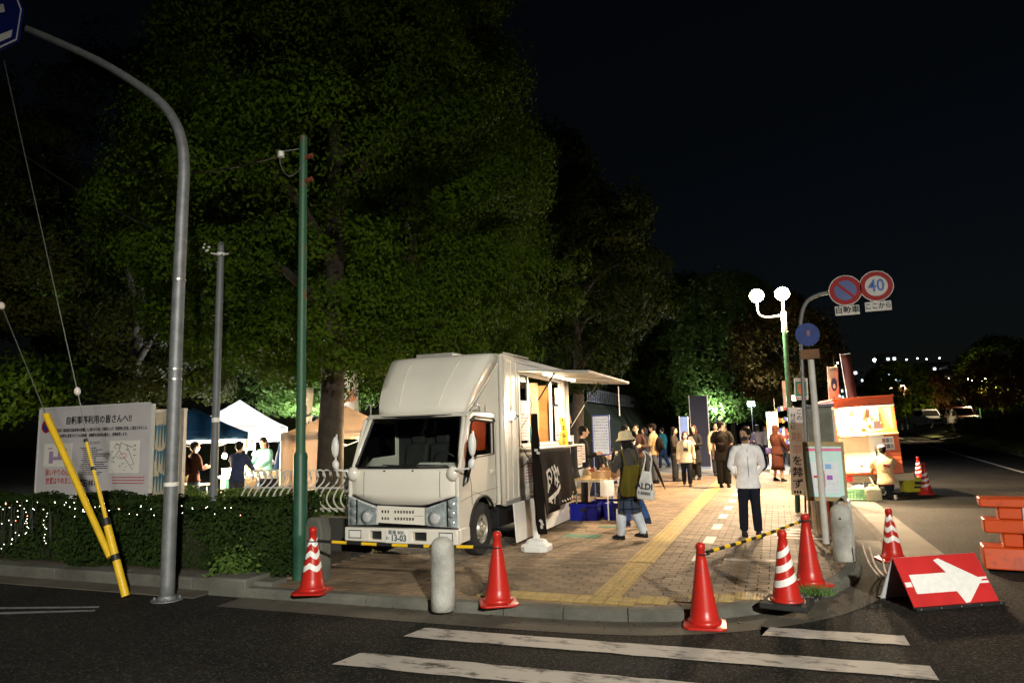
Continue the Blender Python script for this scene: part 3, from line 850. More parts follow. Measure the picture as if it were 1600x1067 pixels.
# rear flap
mb = MB(); mb.add([(BX - .05, 5.0, 2.5), (-.2, 5.0, 2.5), (-.2, 5.45, 1.85), (BX - .05, 5.45, 1.85)], [(0, 1, 2, 3)]); mb.build('rear_flap', M('flap_ply', (.4, .3, .17), rough=.6), truck, solid=.02)
# chassis
mb = MB(); mb.rng(-.4, -.3, .4, 4.9, .42, .6); mb.rng(.3, .4, .4, 4.9, .42, .6); mb.rng(-.6, .6, .35, 1.2, .3, .58); mb.rng(.45, .8, 1.5, 2.3, .28, .58); mb.build('chassis', BLACK, truck)
mb = MB(); mb.lathe([(.035, 0), (.03, .02)], 10); mb.build('side_marker', M('amber', (.7, .3, .02), rough=.2), truck, loc=(.93, 1.9, .53), rot=(0, R(90), 0))
# wheels
def wheel(x, y, s):
    mb = MB(); mb.lathe([(.2, -.09), (.31, -.1), (.35, -.085), (.362, -.05), (.362, .05), (.35, .085), (.31, .1), (.2, .09)], 32, cap=False)
    w_ = thing('wheel', None, None, (x, y, .362), rot=(0, R(90 * s), 0)); w_.parent = truck
    mb.build('tyre', RUBBER, w_, smooth=True, auto=40)
    mb = MB(); mb.lathe([(.22, .02), (.225, .075), (.205, .08), (.19, .03), (.12, .035), (.1, .085), (.055, .09), (.05, .12), (.01, .125)], 28); mb.lathe([(.21, -.05), (.05, -.05)], 20); mb.build('rim', M('rim_steel', (.5, .48, .42), rough=.4, metal=.7, var=.2, scale=14), w_, smooth=True, auto=40)
    mb = MB()
    for k in range(5):
        a = 2 * PI * k / 5; mb.lathe([(.012, .03), (.012, .05)], 6, (.085 * math.cos(a), .085 * math.sin(a), .03))
    mb.build('wheel_nut', STEEL, w_)
    mb = MB()
    for k in range(8):
        a = 2 * PI * k / 8; mb.lathe([(.019, .02), (.019, .037)], 8, (.155 * math.cos(a), .155 * math.sin(a), 0))
    mb.build('rim_hole', BLACK, w_)
for x, y, s in ((.75, .78, 1), (-.75, .78, -1), (.74, 3.5, 1), (-.74, 3.5, -1)): wheel(x, y, s)
# lights of the truck kitchen
lamp('kitchen_light', truck, (.2, 3.2, 2.72), 26, (1, .78, .5), kind='AREA', size=(.5, 2.0))
lamp('awning_light', awo, (1.23, 3.5, 2.6), 26, (1, .8, .55), kind='AREA', size=(.08, 1.8))
# clip lamp at the box corner
clipm = MB(); clipm.lathe([(.02, 0), (.028, .03), (.075, .12)], 14, cap=False)
cl = thing('clip_lamp', 'small white clip lamp glowing on the side of the food truck', 'lamp', (TX + BX + .12, TY + 1.72, 2.0), rot=(R(70), 0, R(-18)))
clipm.build('lamp_shade', WHITEP, cl, solid=.004)
mb = MB(); mb.ell((0, 0, .09), (.028, .028, .035), 10, 6); mb.build('bulb', glow('clip_bulb', (1, .85, .6), 40), cl)
mb = MB(); mb.tube([(0, 0, 0), (0, .06, -.06), (-.12, .1, -.1)], .008, 5); mb.build('clip_arm', BLACK, cl)
lamp('clip_light', cl, (0, 0, .14), 9, (1, .82, .55), .03)

# ------------------------------------------------------------------ street furniture
REDP = M('cone_red', (0.46, 0.018, 0.012), rough=0.34, col2=(0.3, 0.025, 0.018), scale=7, bump=.03, bscale=30)
ORANGEP = M('barrier_orange', (0.6, 0.075, 0.012), rough=0.36, col2=(0.42, 0.06, 0.02), scale=4, bump=.02)
REFL = M('reflective_white', (0.78, 0.78, 0.76), rough=0.35, var=0.08, scale=20)
STONE = M('bollard_stone', (0.4, 0.4, 0.37), rough=0.85, var=0.4, scale=3.2, bump=.4, bscale=45)

def make_cone(label, loc, kind, h=0.7, rz=0.0, weight=False, lean=0.0):
    t = thing('traffic_cone', label, 'cone', loc, group='red traffic cones', rot=(lean, lean * .6, rz))
    zb = 0.0
    if weight:
        mb = MB(); mb.rng(-.21, .21, -.21, .21, 0, .05); w_ = mb.build('cone_weight', RUBBER, t, bevel=.012)
        mb = MB(); mb.lathe([(.17, .05), (.17, .054), (.14, .054), (.14, .05)], 24); mb.build('weight_ring', BLACK, w_)
        zb = .02
    mb = MB()
    hb = .19
    mb.ring_loft([[(hb * a, hb * b, zb) for a, b in ((-1, -.75), (-.75, -1), (.75, -1), (1, -.75), (1, .75), (.75, 1), (-.75, 1), (-1, .75))],
                  [(hb * a, hb * b, zb + .018) for a, b in ((-1, -.75), (-.75, -1), (.75, -1), (1, -.75), (1, .75), (.75, 1), (-.75, 1), (-1, .75))],
                  [(hb * .8 * a, hb * .8 * b, zb + .03) for a, b in ((-1, -.75), (-.75, -1), (.75, -1), (1, -.75), (1, .75), (.75, 1), (-.75, 1), (-1, .75))]])
    mb.build('cone_base', REDP, t, bevel=.004)
    def rad(z): return .135 - .105 * ((z - .03) / (h - .06))
    mb = MB()
    prof = [(.15, zb + .03), (.152, zb + .045), (.138, zb + .06)] + [(rad(z), z) for z in np.linspace(.07, h - .07, 8)] + [(.042, h - .065), (.044, h - .03), (.036, h - .008), (.015, h)]
    mb.lathe(prof, 28); mb.build('cone_body', REDP, t, smooth=True, auto=60)
    if kind != 'plain':
        for z0 in (.24, .37, .5):
            mb = MB(); n = 28; rings = []
            for dz in (0, .062):
                ring = []
                for k in range(n):
                    a = 2 * PI * k / n
                    if kind == 'chevron':
                        f = abs(((a / (2 * PI) * 4) % 1) - .5) * 2
                        off = .045 * f
                    else:
                        off = .045 * math.sin(a + .9)
                    z = z0 + dz + off - .02
                    ring.append(((rad(z) + .0025) * math.cos(a), (rad(z) + .0025) * math.sin(a), z))
                rings.append(ring)
            mb.ring_loft(rings, cap=False); mb.build('reflective_band', REFL, t, smooth=True)
    return t
make_cone('red cone with white chevron bands beside the green pole', (-4.9, 6.5, .1), 'chevron', .7, .3)
make_cone('plain red cone on the pavers beside the manhole cover', (-2.71, 6.56, .1), 'plain', .7, .5)
make_cone('plain red cone standing in the gutter in front of the kerb', (-.73, 6.66, .006), 'plain', .73, .1)
make_cone('white banded red cone on a square rubber weight at the kerb', (-.02, 7.16, .1), 'slant', .7, -.2, True)
make_cone('plain red cone beside the grass tuft, holding the bar end', (.22, 8.15, .1), 'plain', .74, .7)
make_cone('white banded red cone behind the arrow sign', (1.3, 10.35, .009), 'chevron', .66, .2)
make_cone('white banded red cone beside the yellow generator', (3.37, 19.83, 0), 'slant', .78, 0)
make_cone('small white banded red cone farther back past the generator', (4.12, 25.1, 0), 'slant', .7, 0)

def cone_bar(label, a, b, n):
    a, b = Vector(a), Vector(b)
    t = thing('cone_bar', label, 'barrier bar', a)
    d = b - a; L = d.length; q = d.to_track_quat('X', 'Z').to_euler(); t.rotation_euler = q
    for k in range(n):
        mb = MB(); x0, x1 = L * k / n, L * (k + 1) / n
        mb.tube([(x0, 0, -.015 * math.sin(PI * x0 / L)), (x1, 0, -.015 * math.sin(PI * x1 / L))], .017 + (.0005 if k % 2 else 0), 10)
        mb.build('bar_segment', YELLOW if k % 2 else BLACK, t, smooth=True, auto=40)
    for x in (0, L):
        mb = MB(); mb.tube([(x + .06 * math.cos(2 * PI * k / 16) + (-.055 if x == 0 else .055), .06 * math.sin(2 * PI * k / 16), 0) for k in range(17)], .008, 6); mb.build('bar_ring', BLACK, t)
cone_bar('black and yellow bar strung in front of the food truck', (-4.84, 6.51, .645), (-2.78, 6.56, .64), 11)
cone_bar('black and yellow bar sloping between two plain red cones on the pavers', (-.68, 6.72, .64), (.18, 8.1, .765), 19)

def bollard(label, loc, r, h, hole=False, leanx=0.0, mat=STONE):
    t = thing('stone_bollard', label, 'bollard', loc, group='stone bollards', rot=(0, leanx, 0))
    prof = [(r * 1.03, -.05), (r * 1.02, .1), (r, h * .5), (r * .97, h - r * .8)] + [(r * .97 * math.cos(R(a)), h - r * .8 + r * .8 * math.sin(R(a))) for a in (20, 40, 60, 78, 88)]
    mb = MB(); mb.lathe(prof, 28); mb.build('post', mat, t, smooth=True)
    if hole:
        mb = MB(); mb.lathe([(.011, 0), (.011, .01)], 8); mb.build('chain_hole', BLACK, t, loc=(-.02, -r * .985, h - .17), rot=(R(90), 0, 0))
    return t
bollard('weathered round-topped stone bollard in front of the truck', (-3.23, 6.37, .1), .12, .66)
bollard('pale round-topped stone bollard beside the map board', (.68, 9.67, .1), .125, .69, True)
gp = thing('gate_post', 'grey concrete gate post behind the chevron cone', 'post', (-5.3, 7.12, .08))
mb = MB(); mb.prism([(-.13, 0), (.13, 0), (.13, .6), (.08, .74), (-.08, .74), (-.13, .6)], -.1, .1, 'y'); mb.build('post', CONC, gp, bevel=.02)


# manhole
mh = thing('manhole_cover', 'round rusty manhole cover set in the pavers', 'manhole cover', (-3.03, 7.12, .1))
RUST = M('rusty_iron', (0.09, 0.06, 0.035), rough=.6, metal=.4, var=.5, scale=10, bump=.3)
mb = MB(); mb.lathe([(.33, -.01), (.33, .004), (.3, .006), (.298, .001)], 36, cap=False); mb.build('cover_ring', RUST, mh)
mb = MB(); mb.lathe([(.295, -.01), (.295, .004), (.01, .005)], 36); cv = mb.build('cover_plate', RUST, mh)
for i in range(-4, 5):
    for j in range(-4, 5):
        if math.hypot(i, j) < 4.3:
            mb = MB(); mb.box((i * .062 + (.031 if j % 2 else 0), j * .062, .006), (.034, .034, .004), (0, 0, .78)); mb.build('stud', RUST, cv)

# galvanised pole with the blue guide sign
t = thing('sign_pole', 'tall bent galvanised pole carrying the blue guide sign overhead', 'sign pole', (-6.6, 6.12, 0))
path = smooth_path([(0, 0, -.05), (-.005, 0, 1.6), (-.01, 0, 3.2), (0, 0, 4.6), (0, 0, 5.12), (-.06, 0, 5.5), (-.25, 0, 5.86), (-.64, 0, 6.24), (-1.6, 0, 6.9), (-2.95, 0, 7.66), (-3.9, 0, 8.15)], 5)
rad = [.08 - .028 * min(1, i / (len(path) - 1) * 1.2) for i in range(len(path))]
mb = MB(); mb.tube(path, rad, 18); mb.build('pole', GALV, t, smooth=True)
mb = MB(); mb.lathe([(.1, -.01), (.1, .02), (.09, .05)], 18); mb.build('pole_foot', GALV, t)
for q in (26, 31):
    p = path[int(len(path) * q / 40) + 14] if int(len(path) * q / 40) + 14 < len(path) else path[-4]
    mb = MB(); mb.box(p + Vector((0, 0, .05)), (.05, .16, .09), (0, R(30), 0)); mb.build('clamp', GALV, t)
mb = MB(); mb.lathe([(.0805, 0), (.0805, .045)], 18, cap=False); mb.build('pole_sticker', PAPER, t, loc=(-.005, 0, 1.27))
for z_ in (2.5, 2.62, 3.7):
    mb = MB(); mb.lathe([(.082, 0), (.082, .018)], 18, cap=False); mb.build('steel_band', STEEL, t, loc=(-.008, 0, z_))
for k_ in range(4):
    mb = MB(); mb.lathe([(.014, 0), (.014, .03), (.004, .035)], 6, (.13 * math.cos(k_ * PI / 2 + .7), .13 * math.sin(k_ * PI / 2 + .7), .01)); mb.build('anchor_bolt', GALV, t)
mb = MB(); mb.lathe([(.17, -.02), (.17, .012), (.09, .014)], 20); mb.build('base_plate', GALV, t)
gs = thing('guide_sign', 'blue pentagon guide sign with white bars, cut off at the top corner', 'road sign', (-9.9, 5.93, 7.82), rot=(0, R(-14), 0))
BLUES = M('sign_blue', (0.004, 0.01, 0.13), rough=.45, var=.1)
SWHITE = M('sign_white', (0.6, 0.6, 0.58), rough=.5, var=.1)
pent = [(.2, .62), (.36, -.02), (.2, -.44), (-.75, -.3), (-.75, .62)]
mb = MB(); mb.prism([(a * 1.09, b * 1.09) for a, b in pent], 0, .02, 'y'); mb.build('sign_plate', BLUES, gs)
mb = panel([(a * 1.02, b * 1.02) for a, b in pent], [[(a * .95, b * .95) for a, b in pent]], -.004, -.001, 'y'); mb.build('sign_border', SWHITE, gs)
mb = MB(); mb.prism([(-.62, -.22), (.1, -.34), (.14, -.24), (-.6, -.08)], -.004, -.001, 'y'); mb.build('sign_bar', SWHITE, gs)
mb = MB(); mb.prism([(-.18, .2), (.03, .12), (.02, .26), (-.18, .36)], -.004, -.001, 'y'); mb.build('sign_bar', SWHITE, gs)
mb = MB(); mb.tube([(-.3, .05, -.3), (-.3, .05, .4)], .03, 6); mb.build('sign_bracket', GALV, gs)

# green pole
t = thing('utility_pole', 'rust-patched green steel pole with a thicker sleeve at the bottom', 'pole', (-5.48, 7.02, .08), rot=(0, R(-.4), 0))
GREENP = M('green_paint', (0.02, 0.075, 0.045), rough=.45, var=.35, scale=4, bump=.05)
GREENR = M('green_paint_rusted', (0.03, 0.095, 0.05), rough=.5, col2=(0.13, 0.06, 0.03), scale=2.4, bump=.05)
mb = MB(); mb.lathe([(.085, -.02), (.085, .5), (.09, .52), (.09, .56), (.085, .58), (.085, 1.48), (.07, 1.53)], 18); mb.build('pole_sleeve', GREENP, t, smooth=True, auto=40)
mb = MB(); mb.lathe([(.06, 1.5), (.055, 3.5), (.05, 5.62), (.03, 5.63)], 16); mb.build('pole', GREENR, t, smooth=True, auto=40)
mb = MB(); mb.tube([(-.02, 0, 5.46), (-.34, 0, 5.48)], .008, 5); mb.tube(smooth_path([(-.38, 0, 5.42), (-.36, 0, 5.28), (-.2, -.03, 5.1), (0, -.06, 5.16), (.06, -.06, 5.32)], 4), .005, 5); mb.build('wire', GALV, t)
mb = MB(); mb.lathe([(.02, -.03), (.05, -.02), (.03, 0), (.05, .015), (.03, .03), (.045, .045), (.01, .06)], 12, (-.36, 0, 5.43)); mb.build('insulator', WHITEP, t, smooth=True)
for z in (5.32, 5.0):
    mb = MB(); mb.tube([(.03, 0, z), (.14, 0, z + .02)], .03, 8); mb.build('step_bolt', M('rust_red', (.15, .03, .015), rough=.8), t)

# slim grey pole behind the hedge
t = thing('utility_pole', 'slim grey pole behind the hedge, white insulator at its top', 'pole', (-8.1, 8.3, .08))
GREYP = M('grey_paint', (0.13, 0.14, 0.15), rough=.5, var=.15)
mb = MB(); mb.lathe([(.058, 0), (.058, 2.6), (.054, 4.72), (.048, 4.82), (.02, 4.85)], 16); mb.build('pole', GREYP, t, smooth=True, auto=40)
mb = MB(); mb.lathe([(.064, 4.62), (.064, 4.67)], 16, cap=False); mb.tube([(-.2, 0, 4.69), (0, 0, 4.64), (.15, 0, 4.64)], .015, 6); mb.build('band', WHITEP, t)
for k in range(5):
    mb = MB(); mb.ell((-.3 + .045 * (k % 3), -.02 * k, 4.74 + .04 * (k // 2)), (.024, .024, .02), 8, 5); mb.build('insulator', WHITEP, t, smooth=True)
mb = MB(); mb.lathe([(.0592, 1.98), (.0592, 2.05)], 16, cap=False); mb.build('pole_sticker', PAPER, t)

# guy wires with yellow guards
WIRE = M('guy_wire', (0.16, 0.17, 0.15), rough=.5, metal=.6)
def guy(label, base, top, wtop, r0, r1, bands, ins, joint=None):
    base, top, wtop = Vector(base), Vector(top), Vector(wtop)
    t = thing('guy_wire', label, 'guy wire', base)
    g = lambda p: Vector(p) - base
    mb = MB(); mb.tube([(0, 0, 0), g(top)], [r0, r1], 16)
    gd = mb.build('yellow_guard', YELLOW, t, smooth=True, auto=50)
    for f, rr, ln in bands:
        p, q = g(base.lerp(top, f)), g(base.lerp(top, f + ln))
        mb = MB(); mb.tube([p, q], rr, 14); mb.build('black_band', BLACK, gd, smooth=True, auto=50)
    mb = MB(); mb.tube([g(top), g(wtop)], .007, 5); mb.build('wire', WIRE, t)
    if ins is not None:
        p = top.lerp(wtop, ins)
        mb = MB(); mb.ell(g(p), (.04, .04, .055), 12, 8, (0, R(-12), 0)); mb.build('insulator', M('porcelain', (.7, .62, .58), rough=.25, var=.1), t, smooth=True)
    return t
guy('front guy wire in a two-piece yellow guard with black bands', (-7.25, 6.13, 0), (-7.62, 6.13, .83), (-10.3, 6.13, 7.7), .045, .043, [(.48, .048, .08), (.96, .05, .1)], .235)
t = bpy.data.objects['guy_wire']
g0 = Vector((-7.25, 6.13, 0)); a, b = Vector((-7.62, 6.13, .85)) - g0, Vector((-8.05, 6.13, 1.83)) - g0
mb = MB(); mb.tube([a, b], [.024, .02], 12); up = mb.build('upper_guard', YELLOW, t, smooth=True, auto=50)
for f in (.62, .97):
    mb = MB(); mb.tube([a.lerp(b, f), a.lerp(b, f + .04)], .027, 12); mb.build('black_band', BLACK, up)
guy('rear guy wire in one long plain yellow tube', (-7.62, 6.2, .42), (-8.9, 6.2, 2.17), (-11.2, 6.2, 5.6), .038, .042, [], .45)
# overhead cables
t = thing('overhead_cable', 'dark cable sagging across the trees to the green pole', 'cable', (-5.86, 7.02, 5.5))
mb = MB(); mb.tube(smooth_path([(0, 0, 0), (-1.6, .3, .15), (-4, .9, .8), (-9, 2, 2.6)], 6), .011, 5); mb.build('cable', BLACK, t)
t = thing('overhead_cable', 'dark cable running from the slim grey pole up to the corner', 'cable', (-8.4, 8.3, 4.8))
mb = MB(); mb.tube(smooth_path([(0, 0, 0), (-2.5, -.4, 1.3), (-6, -1, 3.7)], 6), .012, 5); mb.build('cable', BLACK, t)

# bicycle notice board
nb = thing('notice_board', 'large white bicycle parking notice board behind the hedge', 'notice board', (-11.46, 8.85, .1))
LILAC = M('board_white', (0.56, 0.53, 0.55), rough=.5, var=.08, scale=2)
mb = MB(); mb.rng(-1.39, 1.39, 0, .05, .82, 2.34); bd = mb.build('board_panel', LILAC, nb, bevel=.006)
mb = MB(); mb.rng(-1.42, -1.39, -.01, .06, .79, 2.37); mb.rng(1.39, 1.42, -.01, .06, .79, 2.37); mb.rng(-1.42, 1.42, -.01, .06, .79, .82); mb.rng(-1.42, 1.42, -.01, .06, 2.34, 2.37); mb.build('board_frame', SWHITE, bd)
for x in (-.55, .55):
    mb = MB(); mb.rng(x - .05, x + .05, .06, .14, 0, 2.3); mb.build('leg', WHITEP, nb, bevel=.005)
Y0 = -.004
text('自転車等利用の皆さんへ!!', .155, INK, bd, (.12, Y0, 2.1), bold=.02, sx=.92)
text('駅周辺が「富田林市自転車等の放置防止に関する条例」の規定により「放置禁止区域」に指定されました。', .068, INK, bd, (.18, Y0, 1.93), bold=.014, sx=.72)
text('この区域内に放置されている自転車・原動機付自転車は撤去し、移動保管します。', .068, INK, bd, (-.02, Y0, 1.83), bold=.014, sx=.72)
text('撤去について', .062, INK, bd, (.02, Y0, 1.69), bold=.01)
text('思いやりの心で', .13, REDINK, bd, (-.8, Y0, 1.17), bold=.012, sx=.8)
text('放置はやめましょう', .13, REDINK, bd, (-.7, Y0, 1.02), bold=.012, sx=.75)
text('富田林市', .14, INK, bd, (-.05, Y0, .98), bold=.015, spacing=1)
mb = MB(); rr = random.Random(3)
for k in range(14):
    z = 1.6 - k * .036; x = -.28 + rr.choice((0, .04, .08))
    while x < .42 - rr.choice((0, 0, .1, .3)):
        w_ = rr.uniform(.03, .09); mb.rng(x, x + w_, Y0 - .001, Y0 + .003, z, z + .014); x += w_ + .012
tag(mb.build('small_print', INK, bd), kind='stuff')
mb = MB()
for k in range(3):
    x = .55
    while x < 1.25: w_ = rr.uniform(.03, .08); mb.rng(x, x + w_, Y0 - .001, Y0 + .003, 1.08 - k * .05, 1.096 - k * .05); x += w_ + .012
tag(mb.build('small_red_print', REDINK, bd), kind='stuff')
# no-parking roundel on the board
def roundel(par, c, r, y=-.004, rot=(R(90), 0, 0), slash=True, inner=None):
    RED = mt('sign_red', (.34, .008, .008), rough=.5, var=.08, spec=.2); BLU = mt('sign_mid_blue', (.008, .045, .26), rough=.4, var=.08)
    g = thing('roundel', None, None, c, rot=rot); g.parent = par
    mb = MB(); mb.lathe([(r, 0), (r, .006)], 40); mb.build('rim_white', SWHITE, g)
    mb = MB(); mb.lathe([(r * .95, .006), (r * .95, .009), (r * .66, .009), (r * .66, .006)], 40, cap=False); mb.build('red_ring', RED, g)
    mb = MB(); mb.lathe([(r * .66, .006), (r * .66, .008)], 40); mb.build('disc', inner or BLU, g)
    if slash:
        mb = MB(); mb.box((0, 0, .0095), (r * .17, r * 1.4, .003), (0, 0, R(45))); mb.build('slash', RED, g)
    return g
roundel(bd, (-1.2, -.002, 2.02), .13)
mb = MB(); mb.rng(.45, 1.15, -.006, -.001, 1.16, 1.72); mp = mb.build('map_sheet', PAPER, bd)
mb = MB(); rr = random.Random(5)
for a, b in (((.5, 1.35), (.68, 1.55)), ((.68, 1.55), (.72, 1.7)), ((.68, 1.55), (1.02, 1.22)), ((.62, 1.45), (.74, 1.4)), ((.72, 1.68), (1.0, 1.6)), ((.85, 1.65), (1.05, 1.3)), ((.55, 1.6), (.62, 1.68))):
    mb.tube([(a[0], -.007, a[1]), (b[0], -.007, b[1])], .004, 4)
for k in range(18): x, z = rr.uniform(.5, 1.05), rr.uniform(1.2, 1.68); mb.rng(x, x + rr.uniform(.02, .06), -.009, -.006, z, z + .012)
tag(mb.build('map_lines', INK, mp), kind='stuff')
mb = MB(); mb.tube([(.78 + .08 * math.cos(k * PI / 8), -.008, 1.46 + .04 * math.sin(k * PI / 8)) for k in range(17)], .005, 4); mb.build('map_ring', REDINK, mp)
mb = MB(); mb.rng(-1.22, -.5, -.006, -.001, 1.28, 1.7); pl = mb.build('plan_sheet', PAPER, bd)
PURP = M('plan_purple', (.35, .25, .4), rough=.6)
for x0, x1, z0, z1 in ((-1.08, -.97, 1.34, 1.56), (-.97, -.7, 1.4, 1.46), (-.85, -.78, 1.46, 1.62), (-.74, -.62, 1.5, 1.6), (-1.12, -1.0, 1.6, 1.62)):
    mb = MB(); mb.rng(x0, x1, -.009, -.006, z0, z1); mb.build('plan_block', PURP, pl)

# panel with blue drips beside it
t = thing('painted_panel', 'beige panel smeared with dripping blue paint, beside the notice board', 'panel', (-9.98, 9.1, .1))
BEI = M('panel_beige', (0.36, 0.33, 0.24), rough=.7, var=.15)
mb = MB(); mb.rng(-.36, .36, 0, .05, .3, 2.2); pn = mb.build('panel_sheet', BEI, t)
mb = MB(); mb.rng(-.4, .4, -.02, .07, 2.2, 2.25); mb.rng(.36, .4, -.01, .06, .1, 2.2); mb.rng(-.4, -.36, -.01, .06, .1, 2.2); mb.build('panel_frame', ALU, t)
TEALP = M('blue_drip_paint', (0.015, 0.1, 0.15), rough=.5, var=.2)
rr = random.Random(9)
for zc in (1.95, 1.5, 1.08):
    for k in range(8):
        x = -.28 + k * .07; h = rr.uniform(.15, .4)
        poly = [(x, zc + rr.uniform(0, .1)), (x + .068, zc + rr.uniform(0, .1)), (x + .05, zc - h * .6), (x + .036, zc - h), (x + .026, zc - h * .95), (x + .012, zc - h * .4)]
        mb = MB(); mb.prism(poly, -.003, -.0005, 'y'); mb.build('paint_drip', TEALP, pn)

# curly white fence on a low wall
fw = thing('low_wall', 'dark low wall under the white curled fence', 'wall', (-6.9, 9.0, .08))
mb = MB(); mb.rng(-1.2, 1.1, -.12, .12, 0, .5); mb.build('wall_block', M('dark_wall', (.04, .04, .035), rough=.9), fw, bevel=.01)
fc = thing('iron_fence', 'low white iron fence of bent hoops left of the truck', 'fence', (-6.95, 8.95, .66))
FW = M('fence_white', (0.5, 0.5, 0.46), rough=.5, var=.2)
n = 17
hoop = None
for k in range(n):
    x = -1.0 + k * .125
    if hoop is None:
        pts = [(0, .02, 0), (.0, -.1, .08), (0, -.16, .2), (0, -.1, .34), (0, .0, .44), (0, .03, .54), (0, -.02, .62), (0, -.09, .62), (0, -.11, .56), (0, -.07, .52)]
        mb = MB(); mb.tube(smooth_path([(p[1] * .55, p[1] * .8, p[2]) for p in pts], 4), .013, 6); hoop = mb.build('hoop', FW, fc, smooth=True); o = hoop
    else:
        o = hoop.copy(); COL.objects.link(o)
    o.location = (x, 0, 0)
for z, y in ((.05, -.04), (.36, -.06)):
    mb = MB(); mb.tube([(-1.1, y, z), (1.1, y, z)], .014, 6); mb.build('rail', FW, fc)

# ---------------- right side: twin street lamp
sl = thing('street_lamp', 'green street lamp with two lit globes over the crowded path', 'street lamp', (.38, 20.8, .08), rot=(0, R(.6), 0))
mb = MB(); mb.lathe([(.1, 0), (.1, .6), (.085, .65), (.075, 2.5), (.065, 4.7), (.06, 4.75)], 16); mb.build('pole', GREENP, sl, smooth=True, auto=40)
CREAMP = M('cream_paint', (.6, .57, .5), rough=.45)
mb = MB(); mb.lathe([(.075, 4.35), (.075, 4.85), (.05, 4.95)], 14); mb.build('collar', CREAMP, sl, smooth=True, auto=40)
mb = MB(); mb.tube([(0, 0, 4.8), (0, 0, 5.3)], .028, 8); mb.tube(smooth_path([(0, 0, 4.82), (-.4, 0, 4.8), (-.58, 0, 4.84), (-.68, 0, 4.96), (-.69, 0, 5.3)], 5), .026, 8); mb.build('lamp_arm', CREAMP, sl, smooth=True)
GLOBE = glow('lamp_globe', (1, .82, .58), 30)
for x in (0, -.69):
    mb = MB(); mb.ell((x, 0, 5.45), (.2, .2, .19), 20, 12); mb.build('lamp_globe', GLOBE, sl, smooth=True)
    lamp('globe_light', sl, (x, -.02, 5.2), 1600, (1, .71, .42), .1, kind='SPOT', spot=R(152))
mb = MB(); mb.rng(-.16, -.08, -.1, -.07, 2.2, 2.95); mb.build('side_plate', CREAMP, sl)
mb = MB(); mb.tube([(.05, -.07, 4.3), (.09, -.08, 4.35)], .02, 6); mb.build('bracket', GREENP, sl)

# bent pole with two round signs
t = thing('sign_pole', 'bent grey pole holding the two round traffic signs', 'sign pole', (.44, 13.0, .08))
mb = MB(); mb.tube(smooth_path([(0, 0, 0), (.03, 0, 1.5), (.07, 0, 3.0), (.1, 0, 3.5), (.2, 0, 3.82), (.4, 0, 3.96), (.75, 0, 4.0), (1.5, 0, 4.02)], 6), .035, 12); mb.build('pole', GALV, t, smooth=True)
s1 = thing('no_parking_sign', 'round no-parking sign, blue with red ring and slash, over its plate', 'road sign', (1.29, 12.93, 4.07))
roundel(s1, (0, 0, 0), .265)
mb = MB(); mb.rng(-.19, .19, -.008, 0, -.43, -.27); pz = mb.build('sign_plate', SWHITE, s1); text('自動車', .13, INK, pz, (0, -.01, -.35), bold=.02)
for x in (-.1, .1):
    mb = MB(); mb.rng(x - .012, x + .012, .002, .014, -.4, .2); mb.build('bracket', GALV, s1)
s2 = thing('speed_limit_sign', 'round speed limit sign reading 40, over its plate', 'road sign', (1.77, 12.93, 4.1))
g = roundel(s2, (0, 0, 0), .265, slash=False, inner=mt('sign_face_white', (.55, .55, .53), rough=.45))
text('40', .3, BLUEINK, s2, (0, -.012, 0), bold=.012, sx=.85)
mb = MB(); mb.rng(-.2, .2, -.008, 0, -.43, -.27); pz = mb.build('sign_plate', SWHITE, s2); text('ここから', .115, INK, pz, (0, -.01, -.35), bold=.02, sx=.88)
for x in (-.1, .1):
    mb = MB(); mb.rng(x - .012, x + .012, .002, .014, -.4, .2); mb.build('bracket', GALV, s2)

# white post with the blue disc seen from behind
t = thing('round_sign_post', 'white post topped by a blue round sign and a brown plate', 'road sign', (.55, 10.95, .08))
mb = MB(); mb.lathe([(.045, 0), (.045, 2.75)], 14); mb.build('post', M('post_white', (.5, .5, .48), rough=.5, var=.15), t, smooth=True, auto=40)
mb = MB(); mb.lathe([(.155, 0), (.17, .004), (.17, .01)], 32); ds = mb.build('disc', M('disc_blue', (.006, .028, .16), spec=.2, rough=.55, var=.25, scale=6), t, loc=(-.02, -.06, 3.02), rot=(R(90), 0, R(8)))
mb = MB(); mb.ell((.01, .02, .012), (.03, .05, .002), 10, 4); mb.build('rust_stain', M('stain', (.12, .05, .1)), ds)
mb = MB(); mb.rng(-.14, .12, -.075, -.06, 2.66, 2.8); bpq = mb.build('brown_plate', M('rust_plate', (.16, .075, .03), rough=.7, var=.3), t, bevel=.004)

# vertical rule board
t = thing('rule_board', 'tall narrow white board with vertical Japanese lettering on a green post', 'sign board', (.3, 14.72, .08), rot=(0, R(2.5), 0))
mb = MB(); mb.rng(-.13, .13, -.03, 0, .35, 2.05); rb = mb.build('board_panel', LILAC, t, bevel=.004)
mb = MB(); mb.lathe([(.05, 0), (.05, 1.9)], 12, (-.02, .06, 0)); mb.build('post', GREENP, t)
mb = MB(); mb.lathe([(.02, 0), (.02, .5)], 8, (.12, .03, 0)); mb.build('stay', BLACK, t)
for ch, x, z, sz, m_ in (('こ', .06, 1.96, .11, INK), ('の', .06, 1.84, .11, INK), ('付', -.055, 1.88, .1, INK), ('近', -.055, 1.77, .1, INK), ('に', -.055, 1.66, .1, INK),
                        ('駐', .0, 1.46, .19, PINKINK), ('車', .0, 1.22, .19, PINKINK), ('を', .0, 1.0, .2, INK), ('禁', .0, .78, .2, INK), ('ず', .0, .56, .2, INK)):
    text(ch, sz, m_, rb, (x, -.032, z), bold=.018)
mb = MB(); mb.rng(-.1, .1, -.034, -.031, .36, .46); st = mb.build('sticker', PAPER, rb); mb = MB()
